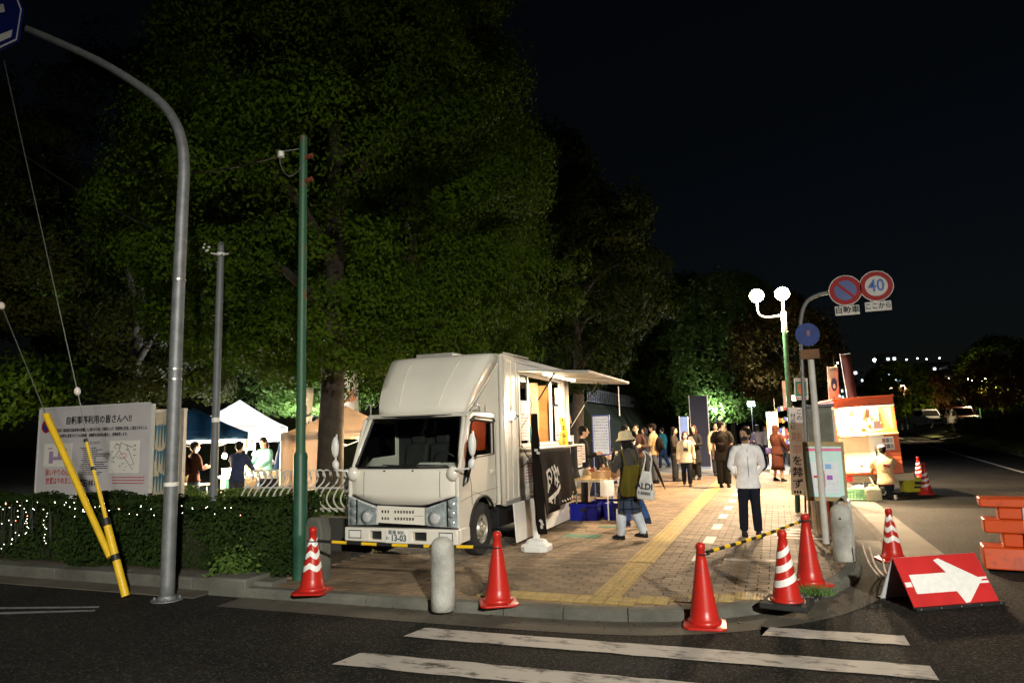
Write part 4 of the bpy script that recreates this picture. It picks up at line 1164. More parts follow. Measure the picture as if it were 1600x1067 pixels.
for k in range(3): mb.rng(-.08 + .05 * k, -.045 + .05 * k, -.036, -.0345, .38, .44)
tag(mb.build('sticker_print', INK, st), kind='stuff')
# green and orange poster above it
t = thing('small_poster', 'small green and orange poster fixed to the lamp post side', 'poster', (.51, 14.5, 2.48), rot=(0, R(2), 0))
mb = MB(); mb.rng(-.125, .125, -.006, 0, -.21, .21); pp = mb.build('poster_sheet', PAPER, t)
mb = MB(); mb.rng(-.1, .1, -.009, -.0065, -.14, .15); mb.build('green_field', M('poster_green', (.02, .2, .1), rough=.5), pp)
mb = MB(); mb.prism([(-.06, .1), (-.02, .11), (.02, .03), (.07, .02), (.085, -.08), (.05, -.12), (-.03, -.11), (-.07, -.02)], -.012, -.0095, 'y'); mb.build('orange_shape', M('poster_orange', (.6, .16, .05), rough=.5), pp)
mb = MB()
for k in range(6): mb.rng(-.1 + k * .034, -.076 + k * .034, -.008, -.0062, -.19, -.165); mb.rng(-.1 + k * .034, -.076 + k * .034, -.008, -.0062, .17, .19)
tag(mb.build('poster_print', REDINK, pp), kind='stuff')
# grey control cabinet
t = thing('control_cabinet', 'grey metal control cabinet standing behind the map board', 'cabinet', (.72, 13.2, .08))
mb = MB(); mb.rng(-.2, .2, -.15, .2, .1, 2.0); cb = mb.build('cabinet_body', M('cabinet_grey', (.16, .17, .15), rough=.6, var=.2), t, bevel=.01)
mb = MB(); mb.rng(-.24, .24, -.2, .24, 2.0, 2.05); mb.build('cabinet_roof', GREYP, t, bevel=.008)
mb = MB(); mb.rng(-.17, .17, -.16, -.152, .3, 1.9); dd = mb.build('cabinet_door', M('cabinet_door_grey', (.13, .14, .11), rough=.6, var=.3), t)
mb = MB(); mb.rng(.12, .15, -.18, -.162, 1.0, 1.14); mb.build('door_handle', BLACK, dd)
# stainless drum and rail behind bollard
t = thing('steel_bin', 'round stainless steel bin under the map board', 'bin', (.58, 11.75, .1))
mb = MB(); mb.lathe([(.16, 0), (.16, .6), (.165, .6), (.165, .63), (.15, .64)], 24); mb.build('bin_body', M('brushed_steel', (.5, .47, .42), rough=.25, metal=1, var=.1), t, smooth=True, auto=40)
mb = MB(); mb.lathe([(.15, .64), (.14, .66), (.02, .665)], 24); mb.build('bin_lid', GALV, t, smooth=True)
t = thing('guard_rail', 'short white pipe guard rail behind the pale bollard', 'rail', (.86, 11.2, .1))
mb = MB(); mb.tube(smooth_path([(0, -.6, 0), (0, -.6, .5), (0, -.45, .6), (0, .8, .6), (0, 1, .5), (0, 1, 0)], 4), .03, 10); mb.build('rail_pipe', M('rail_white', (.5, .5, .47), rough=.4, var=.2), t, smooth=True)

# map board on easel
t = thing('map_board', 'wooden framed event map board with a turquoise street map', 'map board', (.62, 11.25, .1), rot=(R(-6), R(1), R(2)))
OCH = M('board_ply', (.3, .22, .09), rough=.6, var=.2, scale=6)
mb = MB(); mb.rng(-.285, .285, 0, .02, .56, 1.43); mpb = mb.build('board_panel', OCH, t, bevel=.004)
mb = MB(); mb.rng(-.245, .245, -.004, -.001, .62, 1.36); sh = mb.build('map_sheet', M('map_turquoise', (.45, .72, .7), rough=.4, var=.04), mpb)
mb = MB(); mb.rng(-.245, .245, -.006, -.0042, 1.29, 1.335); mb.build('title_band', M('map_pink', (.62, .1, .25), rough=.4), sh)
mb = MB(); mb.rng(-.2, .19, -.006, -.0042, .68, 1.13); mpp = mb.build('street_plan', M('map_pale', (.62, .68, .75), rough=.4, var=.03), sh)
mb = MB(); mb.rng(-.02, -.008, -.0085, -.0062, .76, 1.0); mb.build('route_line', REDINK, mpp)
mb = MB(); mb.rng(-.16, -.03, -.0085, -.0062, .895, .93); mb.build('red_tag', REDINK, mpp)
mb = MB(); mb.rng(.02, .1, -.0085, -.0062, .87, .935); mb.build('purple_tag', M('map_purple', (.3, .08, .45)), mpp)
mb = MB(); mb.rng(.01, .09, -.0085, -.0062, 1.03, 1.1); mb.build('blue_tag', M('map_blue', (.2, .42, .8)), mpp)
mb = MB(); rr = random.Random(2)
GRL = M('map_grey_line', (.35, .4, .5), rough=.5)
for k in range(9): z = .72 + k * .045; x0 = rr.uniform(-.19, .0); mb.rng(x0, x0 + rr.uniform(.08, .18), -.0075, -.006, z, z + .004)
for k in range(7): x = -.17 + k * .055; z0 = rr.uniform(.7, .9); mb.rng(x, x + .004, -.0075, -.006, z0, z0 + rr.uniform(.08, .2))
tag(mb.build('street_lines', GRL, mpp), kind='stuff')
mb = MB()
for k in range(3):
    x = -.2
    while x < -.02 + .03 * k: w_ = rr.uniform(.02, .05); mb.rng(x, x + w_, -.006, -.0042, 1.24 - k * .035, 1.25 - k * .035); x += w_ + .01
tag(mb.build('map_text', M('map_text_white', (.75, .8, .8)), sh), kind='stuff')
for s in (-1, 1):
    mb = MB(); mb.tube([(s * .2, .03, 1.3), (s * .26, .1, 0)], .016, 6); mb.build('easel_leg', PINE, t)
mb = MB(); mb.tube([(0, .03, 1.35), (0, .45, 0)], .016, 6); mb.build('easel_leg', PINE, t)
for s in (-.2, .2):
    mb = MB(); mb.rng(s - .012, s + .012, -.01, 0, .575, .6); mb.build('bolt', BLACK, mpb)

# arrow A-frame
A = thing('arrow_sign', 'red folding road sign with a white arrow pointing right', 'road sign', (1.39, 8.12, 0), R(31))
SR = M('sign_sheet_red', (.52, .025, .025), rough=.4, var=.12, scale=4)
aw_, ah, ad = .47, .45, .25
def fr(x, z, off=0.0):   # front face
    t_ = z / ah; return (x + .0, -ad * (1 - t_) - off, z)
mb = MB(); mb.ring_loft([[fr(-aw_, .0), fr(aw_, .0), fr(aw_, ah), fr(-aw_, ah)], [fr(-aw_, .0, -.012), fr(aw_, .0, -.012), fr(aw_, ah, -.012), fr(-aw_, ah, -.012)]]); fpn = mb.build('front_face', SR, A)
mb = MB(); mb.ring_loft([[(-aw_, ad, 0), (aw_, ad, 0), (aw_, .016, ah), (-aw_, .016, ah)], [(-aw_, ad - .012, 0), (aw_, ad - .012, 0), (aw_, .004, ah), (-aw_, .004, ah)]]); mb.build('rear_face', M('sign_back_white', (.55, .57, .6), rough=.5), A)
poly = [(-.4, .145), (.12, .145), (.12, .06), (.41, .235), (.12, .41), (.12, .3), (-.4, .3)]
poly = [(-.38, .14), (.06, .14), (.1, .04), (.15, .045), (.4, .225), (.02, .425), (-.04, .41), (.04, .3), (-.38, .3)]
mb = MB(); mb.ring_loft([[fr(x, z, .003) for x, z in poly], [fr(x, z, .005) for x, z in poly]]); mb.build('arrow', REFL, fpn)
for z, h in ((.19, .02), (.225, .018)):
    mb = MB(); mb.ring_loft([[fr(x, zz, .002) for x, zz in ((.3, z), (aw_ - .01, z), (aw_ - .01, z + h), (.3, z + h))], [fr(x, zz, .003) for x, zz in ((.3, z), (aw_ - .01, z), (aw_ - .01, z + h), (.3, z + h))]]); mb.build('tape_strip', REFL, fpn)
mb = MB(); mb.ring_loft([[fr(x, zz, .002) for x, zz in ((-.46, .2), (-.39, .2), (-.39, .24), (-.46, .24))], [fr(x, zz, .003) for x, zz in ((-.46, .2), (-.39, .2), (-.39, .24), (-.46, .24))]]); mb.build('tape_strip', REFL, fpn)
mb = MB(); mb.rng(-aw_ - .01, aw_ + .03, -ad - .02, -ad + .03, .004, .035); ft = mb.build('foot_rail', BLACK, A, bevel=.004)
for k in range(5):
    mb = MB(); mb.ell((-aw_ + .04 + k * .22, -ad - .022, .022), (.008, .004, .008), 8, 5); mb.build('rivet', STEEL, ft)
mb = MB(); mb.rng(-aw_ - .01, aw_ + .01, ad - .02, ad + .02, .004, .03); mb.build('foot_rail', BLACK, A)

# orange water barrier, stepped interlocking end
Bq = thing('water_barrier', 'orange plastic road barrier with a stepped end, at the right edge', 'barrier', (2.24, 10.1, 0), R(-9))
def prof(w, z0, z1): return [(-w, z0), (w, z0), (w, z1), (-w, z1)]
def bl(x0, x1, z0, z1, w0, w1, name):
    mb = MB(); mb.ring_loft([[(x0, -w0, z0), (x1, -w0, z0), (x1, w0, z0), (x0, w0, z0)], [(x0, -w1, z1), (x1, -w1, z1), (x1, w1, z1), (x0, w1, z1)]]); return mb.build(name, ORANGEP, Bq, bevel=.018)
bl(.0, 2.0, .03, .28, .27, .2, 'base_block')
bl(.22, 2.0, .281, .44, .17, .16, 'lower_waist')
bl(.04, 2.0, .441, .6, .19, .18, 'middle_block')
bl(.2, 2.0, .601, .74, .16, .15, 'upper_waist')
bl(.02, 2.0, .741, .85, .18, .17, 'top_block')
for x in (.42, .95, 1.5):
    mb = MB(); mb.ring_loft([[(x, -.21, .3), (x + .26, -.21, .3), (x + .24, -.165, .8), (x + .02, -.165, .8)], [(x, -.17, .3), (x + .26, -.17, .3), (x + .24, -.13, .8), (x + .02, -.13, .8)]]); mb.build('painted_highlight', M('highlight_pink', (.72, .55, .6), rough=.15, var=.2, scale=3), Bq, bevel=.01)  # pinkish-white plates: the specular highlight on the face, painted as colour
mb = MB(); mb.lathe([(.05, .85), (.05, .875)], 12, (.9, 0, 0)); mb.build('filler_cap', BLACK, Bq)
# bent white sticks by the arrow sign
for k, (a, b) in enumerate((((1.0, 9.2, .01), (.86, 9.35, .36)), ((1.05, 9.25, .01), (.93, 9.3, .33)), ((1.12, 9.2, .01), (1.06, 9.3, .2)))):
    mb = MB(); mb.tube(smooth_path([a, ((a[0] + b[0]) / 2 - .02, (a[1] + b[1]) / 2, (a[2] + b[2]) / 2 - .04), b], 4), .011, 6)
    o = mb.build('marker_stick', M('stick_white', (.62, .45, .36), rough=.5, var=.4, scale=25), None, smooth=True); tag(o, ['tallest of the three pale sticks beside the arrow sign', 'middle pale stick beside the arrow sign', 'shortest pale stick, nearest the arrow sign'][k], 'stick', 'pale sticks by the arrow sign')
# grass tuft by the kerb
mb = MB(); rr = random.Random(4)
for k in range(220):
    a, d = rr.uniform(0, 2 * PI), rr.uniform(0, .15); x, y = d * math.cos(a) * 1.3, d * math.sin(a) * .7; h = rr.uniform(.04, .11); w_ = .004; ox, oy = rr.uniform(-.06, .06), rr.uniform(-.06, .06)
    mb.add([(x - w_, y, 0), (x + w_, y, 0), (x + ox, y + oy, h)], [(0, 1, 2)])
tag(mb.build('grass_tuft', M('weed_green', (.06, .13, .02), rough=.6, var=.4, scale=20), None, loc=(.25, 7.72, .1)), 'tuft of green weeds on the kerb between two cones', 'weed', kind='stuff')
# ground lamp post behind the photographer, its light is what brightens the truck front
bl_ = thing('street_lamp', 'tall street lamp across the junction, its head over the crossing', 'street lamp', (9.5, -12.0, 0))
mb = MB(); mb.lathe([(.12, 0), (.09, 4), (.07, 7.4)], 14); mb.build('pole', GALV, bl_, smooth=True)
mb = MB(); mb.tube(smooth_path([(0, 0, 7.3), (-.1, .2, 7.7), (-.5, 1.0, 7.9), (-.8, 1.6, 7.92)], 5), .05, 8); mb.build('lamp_arm', GALV, bl_, smooth=True)
mb = MB(); mb.ell((-.9, 1.85, 7.9), (.16, .35, .09), 14, 8); mb.build('lamp_head', GREYP, bl_, smooth=True)
mb = MB(); mb.ell((-.9, 1.85, 7.83), (.12, .28, .05), 14, 8); mb.build('lamp_glass', glow('road_lamp_glass', (1, .95, .82), 20), bl_, smooth=True)
ROADLAMP = lamp('road_light', bl_, (-.9, 1.9, 7.75), 7600, (1, .95, .82), .35, kind='SPOT', spot=R(86), rot=(R(55), 0, R(39)))
ROADLAMP.data.spot_blend = 1.0

# ------------------------------------------------------------------ trees and hedge
def leaf_mat(name, c0, c1, scale=0.7):
    m = bpy.data.materials.new(name); m.use_nodes = True
    nt = m.node_tree; b = nt.nodes['Principled BSDF']
    g = nt.nodes.new('ShaderNodeNewGeometry'); tc = nt.nodes.new('ShaderNodeTexCoord')
    nz = nt.nodes.new('ShaderNodeTexNoise'); nz.inputs['Scale'].default_value = scale; nz.inputs['Detail'].default_value = 3
    nt.links.new(tc.outputs['Object'], nz.inputs['Vector'])
    ad = nt.nodes.new('ShaderNodeMath'); ad.operation = 'MULTIPLY_ADD'; ad.inputs[1].default_value = 0.3
    nt.links.new(g.outputs['Random Per Island'], ad.inputs[0]); 
    ml = nt.nodes.new('ShaderNodeMath'); ml.operation = 'MULTIPLY_ADD'; ml.inputs[1].default_value = 1.4; ml.inputs[2].default_value = -0.35
    nt.links.new(nz.outputs['Fac'], ml.inputs[0]); nt.links.new(ml.outputs[0], ad.inputs[2])
    r = nt.nodes.new('ShaderNodeValToRGB'); r.color_ramp.elements[0].color = (*c0, 1); r.color_ramp.elements[1].color = (*c1, 1)
    nt.links.new(ad.outputs[0], r.inputs['Fac']); nt.links.new(r.outputs['Color'], b.inputs['Base Color'])
    b.inputs['Roughness'].default_value = 0.6; b.inputs['Specular IOR Level'].default_value = 0.06
    tl = nt.nodes.new('ShaderNodeBsdfTranslucent'); nt.links.new(r.outputs['Color'], tl.inputs['Color'])
    mx = nt.nodes.new('ShaderNodeMixShader'); mx.inputs[0].default_value = 0.22
    nt.links.new(b.outputs[0], mx.inputs[1]); nt.links.new(tl.outputs[0], mx.inputs[2]); nt.links.new(mx.outputs[0], nt.nodes['Material Output'].inputs['Surface'])
    return m
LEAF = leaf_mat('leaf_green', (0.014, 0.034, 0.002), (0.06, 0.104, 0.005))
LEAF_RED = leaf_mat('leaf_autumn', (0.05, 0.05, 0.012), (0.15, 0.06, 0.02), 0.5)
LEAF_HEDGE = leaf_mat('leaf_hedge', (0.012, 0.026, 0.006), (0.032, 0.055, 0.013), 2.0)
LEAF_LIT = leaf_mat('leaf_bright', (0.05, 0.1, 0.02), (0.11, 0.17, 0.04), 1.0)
LEAF_SHADED = leaf_mat('leaf_shaded', (0.007, 0.014, 0.002), (0.024, 0.034, 0.004))  # darker leaf copy; weaker lamplight on rear trees is put into its colour
BARK = M('bark', (0.035, 0.027, 0.02), rough=.9, var=.4, scale=6, bump=.8, bscale=14)
BARK_PALE = M('bark_pale', (0.2, 0.18, 0.15), rough=.85, var=.3, scale=5, bump=.5, bscale=14)

def leaves_mesh(name, pos, nrm, size, mat, parent, asp=0.5, rs=None):
    """one small bent leaf (two triangles) per position, facing roughly along nrm"""
    n = len(pos); rs = rs or nrng
    d = rs.normal(size=(n, 3)); nn = nrm / np.linalg.norm(nrm, axis=1, keepdims=True)
    nn = nn + 0.38 * rs.normal(size=(n, 3)); nn /= np.linalg.norm(nn, axis=1, keepdims=True)
    d[:, 2] -= 0.7
    d -= nn * (d * nn).sum(1, keepdims=True); d /= np.linalg.norm(d, axis=1, keepdims=True)
    s = np.cross(nn, d)
    L = size * (0.7 + 0.6 * rs.random((n, 1))); W = L * asp * 0.5
    a = pos - d * L * .5; t = pos + d * L * .5 - nn * L * .12
    l = pos + s * W; r = pos - s * W
    V = np.stack([a, l, t, r], 1).reshape(-1, 3).astype(np.float32)
    me = bpy.data.meshes.new(name)
    me.vertices.add(4 * n); me.vertices.foreach_set('co', V.ravel())
    i = np.arange(n, dtype=np.int32)[:, None] * 4
    idx = np.concatenate([i + np.array([[0, 1, 2]]), i + np.array([[0, 2, 3]])], 1).ravel().astype(np.int32)
    me.loops.add(6 * n); me.loops.foreach_set('vertex_index', idx)
    me.polygons.add(2 * n); me.polygons.foreach_set('loop_start', np.arange(0, 6 * n, 3, dtype=np.int32))
    me.materials.append(mat); me.update(calc_edges=True)
    o = bpy.data.objects.new(name, me); COL.objects.link(o)
    if parent is not None: o.parent = parent
    return tag(o, kind='stuff')

def tree(label, loc, prof, n_clump, per, leaf, clump=0.6, trunk_r=.3, mat=LEAF, seed=1, group='tall trees behind the market', crown_off=(0, 0), bark=BARK, name='broadleaf_tree', shell=.35, squash=.75, limbs=6, lobes=0, lobe_r=1.1):
    """prof: list of (z, radius) for the crown envelope"""
    rs = np.random.default_rng(seed)
    t = thing(name, label, 'tree', loc, group=group)
    zs = np.array([p[0] for p in prof]); rr = np.array([p[1] for p in prof])
    H = zs[-1]
    # trunk and limbs
    z0 = zs[0]
    tr = MB(); pts = [(0, 0, -.1)] + [(rs.normal() * .05 + crown_off[0] * k / 6, rs.normal() * .05 + crown_off[1] * k / 6, H * .85 * k / 6) for k in range(1, 7)]
    sp = smooth_path(pts, 4); tr.tube(sp, [trunk_r * (1.25 if i == 0 else 1) * (1 - .85 * i / len(sp)) for i in range(len(sp))], 12)
    trunk = tr.build('trunk', bark, t, smooth=True)
    for k in range(limbs):
        a = rs.random() * 2 * PI; zz = z0 * .8 + (H - z0) * (.05 + .5 * k / max(1, limbs)); R_ = np.interp(min(zz + 1.5, H), zs, rr) * .8
        b = Vector((math.cos(a) * R_ + crown_off[0], math.sin(a) * R_ + crown_off[1], zz + R_ * .55))
        lm_ = MB(); lm_.tube(smooth_path([(crown_off[0] * .3, crown_off[1] * .3, zz), (b.x * .45, b.y * .45, zz + R_ * .4), b], 4), [trunk_r * .45 * (1 - .8 * i / 8) for i in range(9)], 7); lm_.build('limb', bark, trunk, smooth=True)
    # clump centres near the envelope
    w = rr[:-1] + rr[1:]; w = w * np.hypot(np.diff(zs), np.diff(rr)); w /= w.sum()
    seg = rs.choice(len(w), n_clump, p=w); f = rs.random(n_clump)
    cz = zs[seg] + (zs[seg + 1] - zs[seg]) * f; cr = rr[seg] + (rr[seg + 1] - rr[seg]) * f
    th = rs.random(n_clump) * 2 * PI
    # lumpy outline
    lump = 1 + .09 * np.sin(3 * th + cz * .9 + seed) + .07 * np.sin(5 * th - cz * 1.7 + 2 * seed) + .06 * rs.normal(size=n_clump)
    dep = 1 - shell * rs.random(n_clump) ** 2
    cx, cy = np.cos(th) * cr * lump * dep, np.sin(th) * cr * lump * dep
    C_ = np.stack([cx + crown_off[0], cy + crown_off[1], cz], 1)
    if lobes:
        # gather the clumps into rounded boughs
        li = rs.choice(n_clump, lobes, replace=False); LC = C_[li] * np.array([.86, .86, 1]) ; LR = lobe_r * (.7 + .6 * rs.random(lobes))
        pick = np.argmin(((C_[:, None] - LC[None]) ** 2).sum(2) / LR[None] ** 2, axis=1)
        dv = C_ - LC[pick]; dn = np.linalg.norm(dv, axis=1, keepdims=True) + 1e-6
        C_ = LC[pick] + dv / dn * (LR[pick][:, None] * (.75 + .3 * rs.random((n_clump, 1)))) * np.array([1, 1, .85])
    out = np.stack([np.cos(th), np.sin(th), np.interp(cz, zs, np.linspace(-.2, 1.0, len(zs)))], 1)
    if lobes: out = out * .6 + dv / dn * .8
    out /= np.linalg.norm(out, axis=1, keepdims=True)
    cs = clump * (.6 + .8 * rs.random(n_clump))
    v = rs.normal(size=(n_clump, per, 3)); v /= np.linalg.norm(v, axis=2, keepdims=True)
    flip = (v * out[:, None]).sum(2) < -.25
    v[flip] *= -1
    rad = (.72 + .36 * rs.random((n_clump, per, 1)))
    P_ = C_[:, None] + v * rad * cs[:, None, None] * np.array([1, 1, squash])
    nr = v + out[:, None] * .35 + np.array([0, 0, .25])
    leaves_mesh('crown', P_.reshape(-1, 3), nr.reshape(-1, 3), leaf, mat, t, rs=rs)
    return t

tree('big dense tree whose dark trunk stands left of the truck', (-8.6, 11.9, .08),
     [(3.2, 1.2), (3.6, 2.6), (4.6, 3.8), (6.2, 4.2), (8.5, 4.0), (11, 3.2), (13, 2.0), (14.5, .4)], 1150, 190, .09, .56, .29, seed=3, crown_off=(-.1, .5), squash=.8, limbs=5, lobes=120, lobe_r=1.0)
tree('big dense tree leaning out above the truck roof', (-9.0, 16.2, .08),
     [(3.4, 1.0), (3.9, 2.7), (5, 3.3), (7.5, 3.3), (10.5, 3.0), (13.5, 2.3), (16, 1.4), (17.5, .3)], 640, 150, .11, .55, .3, seed=8, lobes=80, lobe_r=1.0)
tree('dark tree rising behind the notice board', (-16.2, 13.6, .08),
     [(3.0, 1.4), (3.6, 3.2), (5, 4.1), (7.5, 3.9), (10, 3.0), (12, 1.4), (12.8, .3)], 640, 120, .12, .55, .26, seed=5, lobes=50, lobe_r=1.2, mat=leaf_mat('leaf_brownish', (.02, .03, .005), (.055, .05, .01), .35))
tree('tall dark tree filling the gap between the two big trees', (-13.6, 18.5, .08),
     [(4.4, 1.4), (5, 3.4), (7, 4.3), (10, 4.1), (13, 3.3), (16, 1.5), (17, .3)], 560, 110, .14, .65, .3, seed=6, lobes=45, lobe_r=1.4)
tree('pale-barked tree spreading lit leaves over the white tent', (-14.4, 18.6, .08),
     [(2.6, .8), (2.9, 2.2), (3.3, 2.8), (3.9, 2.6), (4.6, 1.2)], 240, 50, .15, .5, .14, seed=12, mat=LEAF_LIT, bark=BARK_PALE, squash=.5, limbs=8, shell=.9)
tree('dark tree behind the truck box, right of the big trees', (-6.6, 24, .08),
     [(3.4, .8), (4, 1.7), (6, 2.6), (8.2, 3.1), (9.6, 2.4), (10.6, 1.2), (11, .3)], 460, 100, .15, .55, .28, seed=15, mat=LEAF_SHADED, lobes=36, lobe_r=1.1)
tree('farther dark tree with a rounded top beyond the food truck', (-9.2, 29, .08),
     [(3.8, 1.2), (4.6, 2.6), (7, 3.2), (10, 3.2), (13, 2.4), (15, 1.2), (15.8, .3)], 480, 55, .24, .9, .28, seed=17, mat=LEAF_SHADED)
tree('tree at the end of the path, its low leaves lit green', (-5.2, 46, .1),
     [(2.6, 1.2), (3.2, 3.4), (5, 4.4), (8, 4.0), (10.5, 2.2), (11.4, .4)], 420, 50, .28, .9, .2, seed=21)
tree('broad tree behind the street lamp with green lit leaves', (-2.2, 41, .1),
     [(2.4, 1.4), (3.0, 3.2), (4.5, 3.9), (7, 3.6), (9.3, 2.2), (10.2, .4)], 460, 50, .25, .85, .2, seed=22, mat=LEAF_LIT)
tree('reddish autumn tree beside the street lamp', (.6, 33, .1),
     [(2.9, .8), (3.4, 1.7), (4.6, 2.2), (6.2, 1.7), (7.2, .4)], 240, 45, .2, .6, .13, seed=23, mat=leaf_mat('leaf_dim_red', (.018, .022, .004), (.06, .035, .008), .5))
tree('dark tree far along the left of the path', (-10.5, 55, .1),
     [(2.8, 1.4), (3.4, 4), (6, 5), (10, 4.5), (13, 2.4), (14, .4)], 300, 45, .35, 1.1, .25, seed=24)
tree('dark tree just left of the notice board at the picture edge', (-20.5, 11.5, .08),
     [(2.6, 1.2), (3.2, 3), (5, 3.8), (8, 3.4), (10, 1.8), (11, .3)], 360, 55, .2, .75, .22, seed=25)
# right side, beyond the road
tree('dark tree at the right picture edge beyond the road', (27.5, 62, 1.0), [(1.0, 1.4), (1.8, 3.4), (4, 4.2), (7, 3.6), (9.5, 2.0), (10.6, .4)], 340, 45, .3, 1.0, .2, seed=31, group='trees beyond the road')
tree('small orange-leaved tree lit by the far double lamp', (19.8, 78, 1.2), [(2.2, .8), (2.8, 2.2), (4.2, 2.8), (5.6, 1.8), (6.4, .3)], 200, 40, .3, .8, .12, seed=32, mat=LEAF_RED, group='trees beyond the road')
tree('dark tree left of the parked cars beyond the road', (13.8, 92, 1.0), [(1.8, 1), (2.6, 3), (4.6, 3.8), (6.6, 2.4), (7.4, .3)], 200, 40, .4, 1.0, .15, seed=33, group='trees beyond the road')
tree('small red-leaved tree above the first parked car', (16.8, 92, 1.2), [(2.4, .7), (3.0, 2.2), (4.4, 2.6), (5.6, 1.4), (6.2, .3)], 180, 40, .34, .9, .12, seed=34, mat=LEAF_RED, group='trees beyond the road')
tree('round dark tree behind the parked cars', (23, 88, 1.2), [(2.2, 1), (3.0, 3.2), (5.4, 4), (8, 2.6), (9, .3)], 240, 40, .4, 1.1, .16, seed=35, group='trees beyond the road')

# clipped hedge in the bed
def box_hedge(label, loc, sx, sy, z0, z1, n, leaf, seed, group=None, mat=LEAF_HEDGE, rz=0.0):
    rs = np.random.default_rng(seed)
    t = thing('hedge', label, 'hedge', loc, rz, group=group)
    mb = MB(); mb.rng(-sx / 2 + .12, sx / 2 - .12, -sy / 2 + .12, sy / 2 - .12, z0, z1 - .12); mb.build('twig_core', M('twigs', (.02, .022, .01), rough=.95, var=.4, scale=12, bump=.8), t)
    areas = np.array([sx * (z1 - z0), sx * (z1 - z0) * .3, sx * sy, sy * (z1 - z0), sy * (z1 - z0)]); ps = areas / areas.sum()
    f = rs.choice(5, n, p=ps); u, v = rs.random(n), rs.random(n); d = rs.random(n) ** 1.6 * .16
    x = np.where(f < 3, (u - .5) * sx, np.where(f == 3, sx / 2 - d, -sx / 2 + d))
    y = np.select([f == 0, f == 1, f == 2], [-sy / 2 + d, sy / 2 - d, (v - .5) * sy], (u - .5) * sy)
    z = np.where(f == 2, z1 - d, z0 + v * (z1 - z0))
    bump_ = .05 * np.sin(x * 2.3 + seed) + .04 * np.sin(x * 5.1 + y * 3) + .03 * np.sin(z * 9 + x * 4)
    y = y + np.where(f == 0, -bump_, 0); z = z + np.where(f == 2, bump_, 0)
    nr = np.zeros((n, 3)); nr[f == 0] = (0, -1, .3); nr[f == 1] = (0, 1, .3); nr[f == 2] = (0, -.2, 1); nr[f == 3] = (1, 0, .3); nr[f == 4] = (-1, 0, .3)
    leaves_mesh('foliage', np.stack([x, y, z], 1), nr, leaf, mat, t, .6, rs)
    return t
box_hedge('long clipped hedge along the kerb, dotted with fairy lights', (-10.7, 7.27, .1), 10.1, .84, .05, .9, 60000, .055, 41)
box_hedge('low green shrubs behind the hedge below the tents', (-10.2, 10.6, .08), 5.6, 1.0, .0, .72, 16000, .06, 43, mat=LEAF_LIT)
# bright sprout at the hedge corner
t = thing('weed_plant', 'bright green weed sprouting at the hedge corner on the kerb', 'plant', (-6.25, 6.74, .16))
rs = np.random.default_rng(44); n = 420
leaves_mesh('foliage', np.stack([rs.normal(size=n) * .13, rs.normal(size=n) * .06, np.abs(rs.normal(size=n)) * .16], 1), np.tile((0, -1, .6), (n, 1)) + rs.normal(size=(n, 3)) * .3, .06, LEAF_LIT, t, .6, rs)
mb = MB(); mb.tube([(0, .02, -.02), (.02, 0, .2)], .008, 5); mb.build('stem', BARK, t)
# fairy lights
BULB = glow('fairy_bulb', (1, .93, .8), 3.2)
RBULB = glow('fairy_bulb_red', (1, .25, .12), 6)
fl = thing('fairy_light_string', 'string of tiny white fairy lights draped over the hedge', 'string lights', (-10.7, 6.8, .1))
rs = random.Random(5); pts = []
def bulbs(x0, z0, x1, z1, n, j=.05):
    for k in range(n):
        f = (k + .5) / n; pts.append((x0 + (x1 - x0) * f + rs.uniform(-j, j), z0 + (z1 - z0) * f + rs.uniform(-j, j)))
bulbs(-.6, .86, .9, .84, 12, .06); bulbs(.9, .84, 4.6, .8, 34, .07); bulbs(.35, .9, .1, .15, 12, .13); bulbs(.75, .85, .4, .2, 15, .14); bulbs(1.15, .75, 1.2, .3, 10, .03); bulbs(.78, .7, .82, .42, 8, .03); bulbs(-1.4, .88, -.5, .85, 5, .06); bulbs(1.6, .8, 2.2, .7, 7, .08)
src = rsrc = None
for k, (x, z) in enumerate(pts):
    red = k % 19 == 7
    s_ = rsrc if red else src
    if s_ is None:
        mb = MB(); mb.ell((0, 0, 0), (.0036, .0036, .0045), 6, 4); o = mb.build('bulb', RBULB if red else BULB, fl)
        if red: rsrc = o
        else: src = o
    else:
        o = s_.copy(); COL.objects.link(o)
    o.location = (x, -.07 + rs.uniform(-.03, .02), z)
order = sorted(pts)
mb = MB(); mb.tube([(x, .0, z) for x, z in order], .0025, 4); mb.build('cable', BLACK, fl)

# ------------------------------------------------------------------ people
SKIN = M('skin', (0.5, 0.3, 0.2), rough=.55, var=.08, scale=10, sss=.08)
HAIR_BLACK = M('black_hair', (0.009, 0.008, 0.007), rough=.75, var=.3, scale=30, spec=.12)
HAIR_BROWN = M('brown_hair', (0.06, 0.022, 0.01), rough=.7, var=.3, scale=30, spec=.15)
EYE = M('eye_dark', (0.02, 0.015, 0.012), rough=.3)
LIP = M('lip', (0.3, 0.12, 0.1), rough=.5)
def cloth(name, col, bump=.6, bs=7, var=.2):
    return mt('cloth_' + name, col, rough=.9, var=var, scale=5, bump=bump, bscale=bs, spec=.08)

def remeshed(mb, name, mat, parent, voxel=.014, smooth=4):
    o = mb.build(name, mat, parent)
    md = o.modifiers.new('r', 'REMESH'); md.mode = 'VOXEL'; md.voxel_size = voxel; md.use_smooth_shade = True
    s = o.modifiers.new('s', 'SMOOTH'); s.iterations = smooth; s.factor = .5
    pm = o.parent; 
    bake(o)
    o.data.materials.clear(); o.data.materials.append(mat)
    return o

